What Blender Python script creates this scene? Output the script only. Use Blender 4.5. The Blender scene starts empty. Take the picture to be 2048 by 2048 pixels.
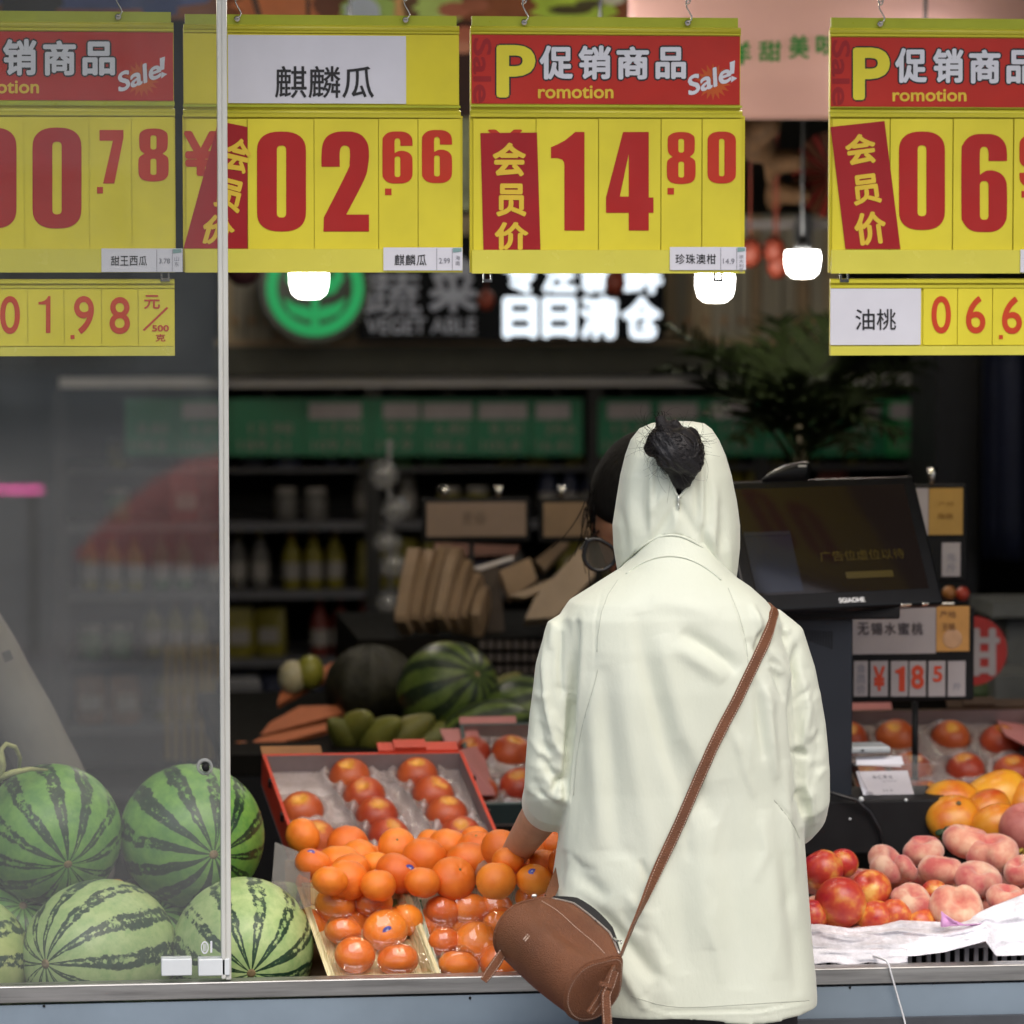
import bpy, bmesh, math, random
import numpy as np
from mathutils import Vector, Matrix, Quaternion, noise
from mathutils.bvhtree import BVHTree
from mathutils.geometry import tessellate_polygon

random.seed(7)
sc = bpy.context.scene
COL = sc.collection
R = math.radians
V = Vector

# ------------------------------------------------------------------ camera
YAW, PITCH, FPX = R(6.9), math.atan((1024 - 520) / 7800.0), 7800.0
CAM = V((-6.0 * math.sin(YAW), -6.0 * math.cos(YAW), 1.80))
FW = V((math.sin(YAW) * math.cos(PITCH), math.cos(YAW) * math.cos(PITCH), -math.sin(PITCH)))
RT = V((math.cos(YAW), -math.sin(YAW), 0))
UP = RT.cross(FW)
cd = bpy.data.cameras.new('camera')
cam = bpy.data.objects.new('camera', cd)
COL.objects.link(cam)
cam.location = CAM
cam.rotation_euler = (math.pi / 2 - PITCH, 0, -YAW)
cd.sensor_width = 36
cd.sensor_fit = 'HORIZONTAL'
cd.lens = 36 * FPX / 2048
cd.clip_start, cd.clip_end = 0.1, 500
cd.dof.use_dof = True
cd.dof.focus_distance = 5.93
cd.dof.aperture_fstop = 3.9
sc.camera = cam

# ------------------------------------------------------------------ light
SUN_EL, SUN_AZ = R(50), R(-22)          # azimuth measured from straight behind the photographer
w = bpy.data.worlds.new('World')
sc.world = w
w.use_nodes = True
nt = w.node_tree
sky = nt.nodes.new('ShaderNodeTexSky')
sky.sky_type = 'NISHITA'
sky.sun_disc = False
sky.sun_elevation = SUN_EL
sky.sun_rotation = math.pi + SUN_AZ
sky.air_density = 1.0
sky.dust_density = 4.0
sky.ozone_density = 0.6
nt.links.new(sky.outputs[0], nt.nodes['Background'].inputs[0])
nt.nodes['Background'].inputs[1].default_value = 0.15
sl = bpy.data.lights.new('sun', 'SUN')
sl.energy = 1.5
sl.angle = R(50)
sl.color = (1.0, 0.985, 0.97)
so = bpy.data.objects.new('sun', sl)
COL.objects.link(so)
so.location = (0, -8, 12)
sdir = V((math.sin(SUN_AZ) * math.cos(SUN_EL), -math.cos(SUN_AZ) * math.cos(SUN_EL), math.sin(SUN_EL)))
so.rotation_euler = (-sdir).to_track_quat('-Z', 'Y').to_euler()
sc.view_settings.view_transform = 'Standard'
sc.view_settings.look = 'None'
sc.view_settings.gamma = 1
sc.view_settings.use_curve_mapping = False
sc.view_settings.exposure = 0.25
sc.cycles.max_bounces = 8
sc.cycles.transparent_max_bounces = 16
sc.cycles.sample_clamp_indirect = 6
sc.cycles.caustics_reflective = False
sc.cycles.caustics_refractive = False
try:
    sc.cycles.use_denoising = True
except Exception:
    pass

# ------------------------------------------------------------------ helpers
def at(px, py, y):
    d = FW + RT * ((px - 1024) / FPX) + UP * ((1024 - py) / FPX)
    return CAM + d * ((y - CAM.y) / d.y)

def proj(p):
    d = V(p) - CAM
    t = d.dot(FW)
    return 1024 + FPX * d.dot(RT) / t, 1024 - FPX * d.dot(UP) / t

def pxm(y):
    return FPX / ((y - CAM.y) * math.cos(YAW))

def lerp(a, b, t):
    return a + (b - a) * t

def interp(tab, x):
    if x <= tab[0][0]:
        return tab[0][1:]
    for a, b in zip(tab, tab[1:]):
        if x <= b[0]:
            t = (x - a[0]) / (b[0] - a[0])
            return tuple(lerp(p, q, t) for p, q in zip(a[1:], b[1:]))
    return tab[-1][1:]

BASE = {}

def tag(o, label=None, cat=None, group=None, kind=None):
    if label: o['label'] = label
    if cat: o['category'] = cat
    if group: o['group'] = group
    if kind: o['kind'] = kind
    return o

def thing(name, label, cat, base, group=None):
    o = bpy.data.objects.new(name, None)
    o.empty_display_size = 0.05
    COL.objects.link(o)
    o.location = base
    BASE[o.name] = V(base)
    return tag(o, label, cat, group)

def frame_of(d):
    d = V(d).normalized()
    a = V((0, 0, 1)) if abs(d.z) < .9 else V((1, 0, 0))
    x = a.cross(d).normalized()
    return x, d.cross(x), d

def rot_to(d, roll=0):
    return V(d).to_track_quat('Z', 'Y').to_matrix() @ Matrix.Rotation(roll, 3, 'Z')

_gl = {}
def glyph2d(body, res=4):
    key = (body, res)
    if key in _gl: return _gl[key]
    c = bpy.data.curves.new('t', 'FONT')
    c.body = body
    c.resolution_u = res
    c.fill_mode = 'FRONT'
    o = bpy.data.objects.new('t', c)
    COL.objects.link(o)
    dg = bpy.context.evaluated_depsgraph_get()
    dg.update()
    me = o.evaluated_get(dg).to_mesh()
    vs = [(v.co.x, v.co.y) for v in me.vertices]
    fs = [tuple(p.vertices) for p in me.polygons]
    o.evaluated_get(dg).to_mesh_clear()
    bpy.data.objects.remove(o)
    bpy.data.curves.remove(c)
    xs = [v[0] for v in vs]; ys = [v[1] for v in vs]
    x0, x1, y0, y1 = min(xs), max(xs), min(ys), max(ys)
    vs = [((x - x0) / (x1 - x0), (y - y0) / (y1 - y0)) for x, y in vs]
    _gl[key] = (vs, fs, x1 - x0, y1 - y0)
    return _gl[key]

class M:
    def __init__(s):
        s.v, s.f, s.mi, s.sm = [], [], [], []
    def add(s, vs, fs, mi=0, smooth=False):
        n = len(s.v)
        s.v += [V(v) for v in vs]
        for f in fs:
            s.f.append(tuple(i + n for i in f)); s.mi.append(mi); s.sm.append(smooth)
        return s
    def box(s, x0, x1, y0, y1, z0, z1, mi=0, X=None):
        vs = [V((x, y, z)) for x in (x0, x1) for y in (y0, y1) for z in (z0, z1)]
        if X: vs = [X @ v for v in vs]
        return s.add(vs, [(0, 1, 3, 2), (4, 6, 7, 5), (0, 4, 5, 1), (2, 3, 7, 6), (0, 2, 6, 4), (1, 5, 7, 3)], mi)
    def rbox(s, c, size, r=0.004, rot=None, mi=0, seg=2, smooth=False):
        bm = bmesh.new()
        bmesh.ops.create_cube(bm, size=1)
        for v in bm.verts: v.co = V((v.co.x * size[0], v.co.y * size[1], v.co.z * size[2]))
        bmesh.ops.bevel(bm, geom=bm.edges[:], offset=r, segments=seg, affect='EDGES', profile=.5)
        bm.verts.index_update()
        Rm = rot if rot is not None else Matrix.Identity(3)
        vs = [Rm @ v.co + V(c) for v in bm.verts]
        fs = [tuple(v.index for v in f.verts) for f in bm.faces]
        bm.free()
        return s.add(vs, fs, mi, smooth)
    def quad(s, a, b, c, d, mi=0):
        return s.add([a, b, c, d], [(0, 1, 2, 3)], mi)
    def pxbox(s, x0, y0, x1, y1, ya, yb, mi=0):
        a = at(x0, y1, ya); b = at(x1, y0, ya); c = at(x0, y0, ya)
        return s.box((a.x + c.x) / 2, b.x, ya, yb, a.z, b.z, mi)
    def pxquad(s, pts, y, mi=0):
        return s.add([at(a, b, y) for a, b in pts], [tuple(range(len(pts)))], mi)
    def slab(s, pts, n, t, mi=0):
        "polygon (CCW seen from n) given thickness t against n"
        n = V(n).normalized(); k = len(pts)
        vs = [V(p) for p in pts] + [V(p) - n * t for p in pts]
        fs = [tuple(range(k)), tuple(range(2 * k - 1, k - 1, -1))]
        fs += [(i, i + k, (i + 1) % k + k, (i + 1) % k) for i in range(k)]
        return s.add(vs, fs, mi)
    def tube(s, pts, r, n=8, mi=0, smooth=True, caps=True, flat=1.0):
        pts = [V(p) for p in pts]; k = len(pts)
        rs = r if isinstance(r, (list, tuple)) else [r] * k
        vs, fs = [], []
        t0 = (pts[1] - pts[0]).normalized()
        x, yv, _ = frame_of(t0)
        for i, p in enumerate(pts):
            t = (pts[min(i + 1, k - 1)] - pts[max(i - 1, 0)]).normalized()
            x = (x - t * x.dot(t)).normalized()
            yv = t.cross(x)
            for j in range(n):
                a = 2 * math.pi * j / n
                vs.append(p + x * (math.cos(a) * rs[i]) + yv * (math.sin(a) * rs[i] * flat))
        for i in range(k - 1):
            for j in range(n):
                fs.append((i * n + j, i * n + (j + 1) % n, (i + 1) * n + (j + 1) % n, (i + 1) * n + j))
        if caps:
            fs.append(tuple(range(n - 1, -1, -1)))
            fs.append(tuple(range((k - 1) * n, k * n)))
        return s.add(vs, fs, mi, smooth)
    def loft(s, rings, mi=0, smooth=True, caps=(True, True), closed=True):
        n = len(rings[0]); vs = [V(p) for r in rings for p in r]; fs = []
        for i in range(len(rings) - 1):
            for j in range(n if closed else n - 1):
                fs.append((i * n + j, i * n + (j + 1) % n, (i + 1) * n + (j + 1) % n, (i + 1) * n + j))
        if caps[0]: fs.append(tuple(range(n - 1, -1, -1)))
        if caps[1]: fs.append(tuple(range((len(rings) - 1) * n, len(rings) * n)))
        return s.add(vs, fs, mi, smooth)
    def lathe(s, prof, n=24, X=None, mi=0, smooth=True, caps=(True, True)):
        rings = [[V((r * math.cos(2 * math.pi * j / n), r * math.sin(2 * math.pi * j / n), z)) for j in range(n)] for r, z in prof]
        if X is not None: rings = [[X @ p for p in r] for r in rings]
        return s.loft(rings, mi, smooth, caps)
    def grid(s, fn, nu, nv, mi=0, smooth=True):
        vs = [fn(i / nu, j / nv) for i in range(nu + 1) for j in range(nv + 1)]
        fs = [(i * (nv + 1) + j, (i + 1) * (nv + 1) + j, (i + 1) * (nv + 1) + j + 1, i * (nv + 1) + j + 1) for i in range(nu) for j in range(nv)]
        return s.add(vs, fs, mi, smooth)
    def ball(s, c, r, nu=20, nv=12, rot=None, mi=0, fn=None):
        r = r if isinstance(r, (tuple, list)) else (r, r, r)
        rings = []
        for j in range(nv + 1):
            th = math.pi * (j + .02) / (nv + .04)
            ring = []
            for i in range(nu):
                ph = 2 * math.pi * i / nu
                p = V((math.sin(th) * math.cos(ph), math.sin(th) * math.sin(ph), -math.cos(th)))
                if fn: p = fn(p)
                p = V((p.x * r[0], p.y * r[1], p.z * r[2]))
                if rot is not None: p = rot @ p
                ring.append(p + V(c))
            rings.append(ring)
        return s.loft(rings, mi, True)
    def text(s, body, fn, off=0.0, mi=0, res=4):
        "flat lettering; off (in em) thickens the strokes by laying slightly shifted copies over each other"
        vs, fs, w_, h_ = glyph2d(body, res)
        if off <= 0: return s.add([fn(a, b) for a, b in vs], fs, mi)
        for k in range(9):
            dx, dy = (0, 0) if k == 8 else (off * math.cos(k * math.pi / 4), off * math.sin(k * math.pi / 4))
            s.add([fn((a * w_ + off + dx) / (w_ + 2 * off), (b * h_ + off + dy) / (h_ + 2 * off)) + V((0, -k * 1.2e-5, 0)) for a, b in vs], fs, mi)
        return s
    def pxtext(s, body, x0, y0, x1, y1, y, off=0.0, mi=0, res=4):
        return s.text(body, lambda u, v: at(lerp(x0, x1, u), lerp(y1, y0, v), y), off, mi, res)
    def poly(s, loops, fn, mi=0):
        "2-D polygon with holes, mapped by fn"
        flat = [p for l in loops for p in l]
        tr = tessellate_polygon([[V((a, b, 0)) for a, b in l] for l in loops])
        vs = [fn(a, b) for a, b in flat]
        fs = []
        for t in tr:
            a, b, c = (flat[i] for i in t)
            cr = (b[0] - a[0]) * (c[1] - a[1]) - (b[1] - a[1]) * (c[0] - a[0])
            fs.append(t if cr > 0 else (t[0], t[2], t[1]))
        return s.add(vs, fs, mi)
    def build(s, name, mats, parent=None, base=None, remove_dup=False):
        me = bpy.data.meshes.new(name)
        b = V((0, 0, 0))
        if parent is not None: b = BASE[parent.name]
        elif base is not None: b = V(base)
        me.from_pydata([v - b for v in s.v], [], s.f)
        for m_ in (mats if isinstance(mats, (list, tuple)) else [mats]): me.materials.append(m_)
        me.polygons.foreach_set('material_index', s.mi)
        me.polygons.foreach_set('use_smooth', s.sm)
        me.update()
        o = bpy.data.objects.new(name, me)
        COL.objects.link(o)
        if parent is not None:
            o.parent = parent
            BASE[o.name] = b
        else:
            o.location = b
            BASE[o.name] = b
        return o

def inst(me, name, loc, rot=None, scale=None, parent=None):
    o = bpy.data.objects.new(name, me)
    COL.objects.link(o)
    o.location = loc
    if rot is not None: o.rotation_euler = rot.to_euler() if hasattr(rot, 'to_euler') else rot
    if scale is not None: o.scale = scale if isinstance(scale, (tuple, list)) else (scale,) * 3
    if parent is not None: o.parent = parent
    BASE[o.name] = V(loc)
    return o

def copy_thing(o, loc, rot=None, label=None):
    c = o.copy(); COL.objects.link(c); c.location = loc
    if rot is not None: c.rotation_euler = rot
    if label: c['label'] = label
    for ch in list(o.children):
        k = ch.copy(); COL.objects.link(k); k.parent = c
        for g in list(ch.children):
            q = g.copy(); COL.objects.link(q); q.parent = k
    BASE[c.name] = V(loc)
    return c

# ------------------------------------------------------------------ materials
def nodes(m):
    m.use_nodes = True
    t = m.node_tree
    return t, t.nodes, t.links, t.nodes['Principled BSDF']

def coords(N, L, scale=(1, 1, 1), kind='Object'):
    tc = N.new('ShaderNodeTexCoord'); mp = N.new('ShaderNodeMapping')
    L.new(tc.outputs[kind], mp.inputs[0]); mp.inputs['Scale'].default_value = scale
    return mp.outputs[0]

def ntex(N, L, co, scale, detail=4, rough=.6):
    n = N.new('ShaderNodeTexNoise'); L.new(co, n.inputs['Vector'])
    n.inputs['Scale'].default_value = scale; n.inputs['Detail'].default_value = detail; n.inputs['Roughness'].default_value = rough
    return n.outputs[0]

def ramp(N, L, fac, stops):
    r = N.new('ShaderNodeValToRGB'); L.new(fac, r.inputs[0])
    e = r.color_ramp.elements
    while len(e) < len(stops): e.new(.5)
    for k, (p, c) in zip(e, stops):
        k.position = p; k.color = (*c, 1) if len(c) == 3 else c
    return r.outputs[0]

def math_(N, L, op, a, b=None, clamp=False):
    m = N.new('ShaderNodeMath'); m.operation = op; m.use_clamp = clamp
    for i, x in enumerate((a, b)):
        if x is None: continue
        if isinstance(x, (int, float)): m.inputs[i].default_value = x
        else: L.new(x, m.inputs[i])
    return m.outputs[0]

def mixc(N, L, f, a, b, mode='MIX'):
    m = N.new('ShaderNodeMix'); m.data_type = 'RGBA'; m.blend_type = mode
    if isinstance(f, (int, float)): m.inputs[0].default_value = f
    else: L.new(f, m.inputs[0])
    for i, x in ((6, a), (7, b)):
        if isinstance(x, tuple): m.inputs[i].default_value = (*x, 1) if len(x) == 3 else x
        else: L.new(x, m.inputs[i])
    return m.outputs[2]

def bump(N, L, b, h, strength=.3, dist=.01):
    n = N.new('ShaderNodeBump'); L.new(h, n.inputs['Height'])
    n.inputs['Strength'].default_value = strength; n.inputs['Distance'].default_value = dist
    L.new(n.outputs[0], b.inputs['Normal'])

def mat(name, col, rough=.5, metal=0.0, var=.12, vs=14, bmp=0.0, bs=60, emit=None, es=0.0, spec=.5, scale=(1, 1, 1), sss=0.0, sheen=0.0, coat=0.0, rvar=.1):
    m = bpy.data.materials.new(name)
    t, N, L, b = nodes(m)
    b.inputs['Roughness'].default_value = rough
    b.inputs['Metallic'].default_value = metal
    b.inputs['Specular IOR Level'].default_value = spec
    b.inputs['Coat Weight'].default_value = coat
    b.inputs['Sheen Weight'].default_value = sheen
    if sss:
        b.inputs['Subsurface Weight'].default_value = sss
        b.inputs['Subsurface Radius'].default_value = (.012, .005, .002)
    co = coords(N, L, scale)
    if var:
        n = ntex(N, L, co, vs)
        lo = tuple(max(0, c * (1 - var * 1.6)) for c in col); hi = tuple(min(1, c * (1 + var)) for c in col)
        L.new(ramp(N, L, n, [(.3, lo), (.72, hi)]), b.inputs['Base Color'])
        if rvar:
            L.new(math_(N, L, 'ADD', math_(N, L, 'MULTIPLY', ntex(N, L, co, vs * 2.3), rvar * 2), max(0.02, rough - rvar)), b.inputs['Roughness'])
    else:
        b.inputs['Base Color'].default_value = (*col, 1)
    if bmp: bump(N, L, b, ntex(N, L, co, bs, 6), bmp)
    if emit:
        b.inputs['Emission Color'].default_value = (*emit, 1)
        b.inputs['Emission Strength'].default_value = es
    return m

def clear_mat(name, tint=(.93, .95, .94), rough=0.0, dust=.03, bmp=0.0, bs=30, refl=1.0, film=1.0, dustcol=(.75, .77, .76), ds=6):
    m = bpy.data.materials.new(name)
    m.use_nodes = True
    t = m.node_tree; N, L = t.nodes, t.links
    N.remove(N['Principled BSDF']); out = N['Material Output']
    tr = N.new('ShaderNodeBsdfTransparent'); tr.inputs[0].default_value = (*tint, 1)
    gl = N.new('ShaderNodeBsdfGlossy'); gl.inputs['Roughness'].default_value = rough
    gl.inputs['Color'].default_value = (refl, refl, refl, 1)
    fr = N.new('ShaderNodeFresnel'); fr.inputs[0].default_value = 1.5
    mx = N.new('ShaderNodeMixShader'); ge = N.new('ShaderNodeNewGeometry'); L.new(math_(N, L, 'MULTIPLY', math_(N, L, 'MULTIPLY', fr.outputs[0], film * 1.8), math_(N, L, 'SUBTRACT', 1.0, ge.outputs['Backfacing']), True), mx.inputs[0]); L.new(tr.outputs[0], mx.inputs[1]); L.new(gl.outputs[0], mx.inputs[2])
    df = N.new('ShaderNodeBsdfDiffuse'); df.inputs[0].default_value = (*dustcol, 1)
    m2 = N.new('ShaderNodeMixShader'); L.new(mx.outputs[0], m2.inputs[1]); L.new(df.outputs[0], m2.inputs[2])
    co = coords(N, L)
    d1 = math_(N, L, 'MULTIPLY', ramp(N, L, ntex(N, L, co, ds, 8, .72), [(.30, (.25, .25, .25)), (.50, (.5, .5, .5)), (.74, (1, 1, 1))]), dust * 2)
    sp = ramp(N, L, ntex(N, L, co, 330, 1, .4), [(.77, (0, 0, 0)), (.80, (.5, .5, .5))])
    L.new(math_(N, L, 'ADD', d1, math_(N, L, 'MULTIPLY', sp, min(.6, dust * 8)), True), m2.inputs[0])
    if bmp:
        n = N.new('ShaderNodeBump'); L.new(ntex(N, L, co, bs, 5), n.inputs['Height']); n.inputs['Strength'].default_value = bmp; n.inputs['Distance'].default_value = .01
        L.new(n.outputs[0], gl.inputs['Normal']); L.new(n.outputs[0], fr.inputs['Normal'])
    L.new(m2.outputs[0], out.inputs[0])
    return m

def emit_mat(name, col, s):
    m = bpy.data.materials.new(name); t, N, L, b = nodes(m)
    b.inputs['Base Color'].default_value = (*[c * .8 for c in col], 1)
    b.inputs['Emission Color'].default_value = (*col, 1); b.inputs['Emission Strength'].default_value = s
    return m

def fruit_mat(name, stops, scale=9, rough=.35, bmp=.1, bs=300, zstops=None, speck=None, sss=.15, stretch=(1, 1, 1), coat=0.0, zr=.035):
    m = bpy.data.materials.new(name); t, N, L, b = nodes(m)
    oi = N.new('ShaderNodeObjectInfo')
    tc = N.new('ShaderNodeTexCoord')
    ad = N.new('ShaderNodeVectorMath'); ad.operation = 'ADD'
    mp = N.new('ShaderNodeMapping'); mp.inputs['Scale'].default_value = stretch
    L.new(tc.outputs['Object'], mp.inputs[0]); L.new(mp.outputs[0], ad.inputs[0])
    cb = N.new('ShaderNodeCombineXYZ')
    for i in range(3): L.new(math_(N, L, 'MULTIPLY', oi.outputs['Random'], 13.7 + 5 * i), cb.inputs[i])
    L.new(cb.outputs[0], ad.inputs[1])
    co = ad.outputs[0]
    c = ramp(N, L, ntex(N, L, co, scale, 3, .55), stops)
    if zstops:
        sx = N.new('ShaderNodeSeparateXYZ'); L.new(tc.outputs['Object'], sx.inputs[0])
        z = math_(N, L, 'ADD', math_(N, L, 'MULTIPLY', sx.outputs[2], .5 / zr), .5)
        rr_ = math_(N, L, 'SQRT', math_(N, L, 'ADD', math_(N, L, 'MULTIPLY', sx.outputs[0], sx.outputs[0]), math_(N, L, 'MULTIPLY', sx.outputs[1], sx.outputs[1])))
        rn = math_(N, L, 'ADD', math_(N, L, 'DIVIDE', rr_, zr), math_(N, L, 'MULTIPLY', math_(N, L, 'SUBTRACT', ntex(N, L, co, 45, 3), .5), .8))
        f = math_(N, L, 'MULTIPLY', ramp(N, L, rn, zstops), math_(N, L, 'GREATER_THAN', z, .5))
        c = mixc(N, L, f, c, speck or (.75, .45, .06))
    mul = math_(N, L, 'ADD', math_(N, L, 'MULTIPLY', oi.outputs['Random'], .24), .86)
    hs = N.new('ShaderNodeHueSaturation'); L.new(mul, hs.inputs['Value']); L.new(c, hs.inputs['Color'])
    L.new(math_(N, L, 'ADD', math_(N, L, 'MULTIPLY', oi.outputs['Random'], .018), .491), hs.inputs['Hue'])
    L.new(hs.outputs[0], b.inputs['Base Color'])
    b.inputs['Roughness'].default_value = rough
    b.inputs['Coat Weight'].default_value = coat
    b.inputs['Subsurface Weight'].default_value = sss
    b.inputs['Subsurface Radius'].default_value = (.010, .004, .001)
    b.inputs['Subsurface Scale'].default_value = .6
    bump(N, L, b, ntex(N, L, co, bs, 2), bmp, .004)
    return m

def melon_mat(name, light, light2, dark, nstripe=11, w=.36, jag=2.2):
    m = bpy.data.materials.new(name); t, N, L, b = nodes(m)
    tc = N.new('ShaderNodeTexCoord'); oi = N.new('ShaderNodeObjectInfo')
    cb = N.new('ShaderNodeCombineXYZ')
    for i in range(3): L.new(math_(N, L, 'MULTIPLY', oi.outputs['Random'], 9.3 + 4 * i), cb.inputs[i])
    ad = N.new('ShaderNodeVectorMath'); ad.operation = 'ADD'; L.new(tc.outputs['Object'], ad.inputs[0]); L.new(cb.outputs[0], ad.inputs[1])
    co = ad.outputs[0]
    sx = N.new('ShaderNodeSeparateXYZ'); L.new(tc.outputs['Object'], sx.inputs[0])
    ang = math_(N, L, 'ARCTAN2', sx.outputs[1], sx.outputs[0])
    rad = math_(N, L, 'SQRT', math_(N, L, 'ADD', math_(N, L, 'MULTIPLY', sx.outputs[0], sx.outputs[0]), math_(N, L, 'MULTIPLY', sx.outputs[1], sx.outputs[1])))
    damp = math_(N, L, 'MULTIPLY', rad, 9.0, True)
    n1 = math_(N, L, 'MULTIPLY', math_(N, L, 'SUBTRACT', ntex(N, L, co, 13, 2, .5), .5), 4.6)
    n2 = math_(N, L, 'MULTIPLY', math_(N, L, 'SUBTRACT', ntex(N, L, co, 70, 6, .78), .5), jag * 2.0)
    ph = math_(N, L, 'ADD', math_(N, L, 'MULTIPLY', ang, nstripe), math_(N, L, 'MULTIPLY', n1, damp))
    s1 = math_(N, L, 'ADD', math_(N, L, 'SINE', ph), math_(N, L, 'MULTIPLY', n2, damp))
    fine = math_(N, L, 'MULTIPLY', math_(N, L, 'SINE', math_(N, L, 'ADD', math_(N, L, 'MULTIPLY', ang, nstripe * 3), math_(N, L, 'MULTIPLY', n1, 2.0))), .42)
    s1 = math_(N, L, 'ADD', math_(N, L, 'ADD', s1, fine), math_(N, L, 'MULTIPLY', math_(N, L, 'SUBTRACT', ntex(N, L, co, 7, 1, .5), .5), 1.6))
    st = ramp(N, L, math_(N, L, 'ADD', math_(N, L, 'MULTIPLY', s1, .25), .5), [(w - .03, (1, 1, 1)), (w + .03, (0, 0, 0))])
    mott = ramp(N, L, ntex(N, L, co, 42, 6, .68), [(.36, light2), (.62, light)])
    dk = ramp(N, L, ntex(N, L, co, 90, 4, .6), [(.35, dark), (.8, tuple(c * 1.9 + .01 for c in dark))])
    mott = mixc(N, L, ramp(N, L, ntex(N, L, co, 3.2, 2, .5), [(.52, (0, 0, 0)), (.72, (.6, .6, .6))]), mott, (.56, .52, .13))
    vein = ramp(N, L, ntex(N, L, co, 120, 3, .8), [(.60, (0, 0, 0)), (.66, (.5, .5, .5))])
    mott = mixc(N, L, vein, mott, light2)
    c = mixc(N, L, st, mott, dk)
    L.new(mixc(N, L, ramp(N, L, ntex(N, L, co, 210, 2, .5), [(.70, (0, 0, 0)), (.74, (.45, .45, .45))]), c, (.42, .44, .25)), b.inputs['Base Color'])
    L.new(math_(N, L, 'ADD', math_(N, L, 'MULTIPLY', ntex(N, L, co, 30), .2), .30), b.inputs['Roughness'])
    bump(N, L, b, ntex(N, L, co, 45, 4), .08, .006)
    return m
# ------------------------------------------------------------------ shared materials
STEEL = mat('brushed_steel', (.42, .42, .41), .38, .9, var=.25, vs=30, bmp=.05, bs=200, scale=(.15, 1, 3), rvar=.12)
PANEL = mat('grey_blue_sheet', (.205, .262, .318), .42, 0, var=.09, vs=5, bmp=.05, bs=5, rvar=.14)
DARK = mat('black_plastic', (.006, .006, .007), .32, var=.2, spec=.22)
DARKM = mat('black_matte', (.009, .009, .010), .6, var=.2, spec=.2)
FLOORM = mat('dark_tile', (.08, .08, .08), .35, var=.2, vs=3)
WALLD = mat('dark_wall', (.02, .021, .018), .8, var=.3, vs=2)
YEL = mat('yellow_plastic', (.69, .60, .030), .38, var=.07, vs=6, bmp=.06, bs=7)
YELC = mat('yellow_card', (.71, .62, .038), .40, var=.08, vs=5, bmp=.10, bs=6)
YELT = mat('yellow_rail', (.58, .53, .04), .3, var=.08, vs=8, scale=(.3, 1, 6))
YELG = mat('green_yellow_rail', (.42, .46, .035), .3, var=.08, vs=8)
YELP = mat('yellow_lip', (.66, .61, .09), .25, var=.04, vs=8)
REDP = mat('red_print', (.40, .012, .010), .4, var=.06, vs=9)
REDD = mat('dark_red_print', (.33, .008, .012), .4, var=.06, vs=9)
REDH = mat('header_red', (.47, .022, .012), .38, var=.10, vs=5)
REDS = mat('header_shadow_red', (.30, .010, .012), .4, var=.1)
REDL = mat('thin_red_print', (.55, .05, .012), .4, var=.05)
WHITEP = mat('white_print', (.66, .67, .72), .4, var=.04)
BLACKP = mat('black_print', (.012, .012, .014), .5, var=0)
PAPER = mat('white_paper', (.66, .66, .72), .55, var=.03, vs=9, bmp=.05, bs=14)
GREYP = mat('grey_print', (.22, .22, .26), .5, var=0)
TEALP = mat('teal_print', (.20, .34, .33), .5, var=0)
GOLDP = mat('gold_print', (.72, .50, .04), .45, var=.05)
ORANGEP = mat('orange_print', (.60, .20, .02), .45, var=.1)
LINE = mat('card_edge', (.30, .26, .03), .6, var=0)
CHROME = mat('chrome', (.62, .60, .55), .18, 1.0, var=.1)
CLEARP = clear_mat('clear_plastic', (.95, .95, .95), .05, .02)
WHITEPL = mat('white_plastic', (.62, .66, .68), .35, var=.05)

# ------------------------------------------------------------------ setting
def struct(name, m, mats):
    o = m.build(name, mats); o['kind'] = 'structure'; return o

PAVE = mat('pavement', (.30, .295, .285), .8, var=.15, vs=2, bmp=.2, bs=40)
struct('ground', M().box(-120, 120, -120, 120, -.3, 0), PAVE)
struct('shop_floor', M().box(-3.4, 4.2, 0.05, 8, 0.002, .012), FLOORM)
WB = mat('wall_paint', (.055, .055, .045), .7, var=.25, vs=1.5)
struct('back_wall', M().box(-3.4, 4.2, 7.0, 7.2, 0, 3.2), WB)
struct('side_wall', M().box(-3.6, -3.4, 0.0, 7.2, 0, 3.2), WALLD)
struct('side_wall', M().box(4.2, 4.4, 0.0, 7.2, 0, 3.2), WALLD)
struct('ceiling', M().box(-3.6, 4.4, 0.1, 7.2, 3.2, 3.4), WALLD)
FAC = mat('facade', (.30, .29, .27), .7, var=.1, vs=3)
struct('shop_front_wall', M().box(-9, -2.6, -.1, .0, 0, 5).box(3.4, 9, -.1, .0, 0, 5).box(-2.6, 3.4, -.1, .0, 2.62, 5), FAC)

aw = thing('awning', 'plain grey sheet awning above the shop front, out of the picture', 'awning', (.4, -.2, 2.75))
m = M(); m.slab([V((-5, -.101, 2.80)), V((-5, -.42, 2.77)), V((6, -.42, 2.77)), V((6, -.101, 2.80))], (0, 0, 1), .02); m.build('roof_sheet', mat('awning_grey', (.20, .20, .20), .7), aw)
m = M(); m.box(-5, 6, -.44, -.421, 2.68, 2.77); m.build('valance', mat('awning_valance', (.25, .24, .23), .7), aw)

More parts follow.
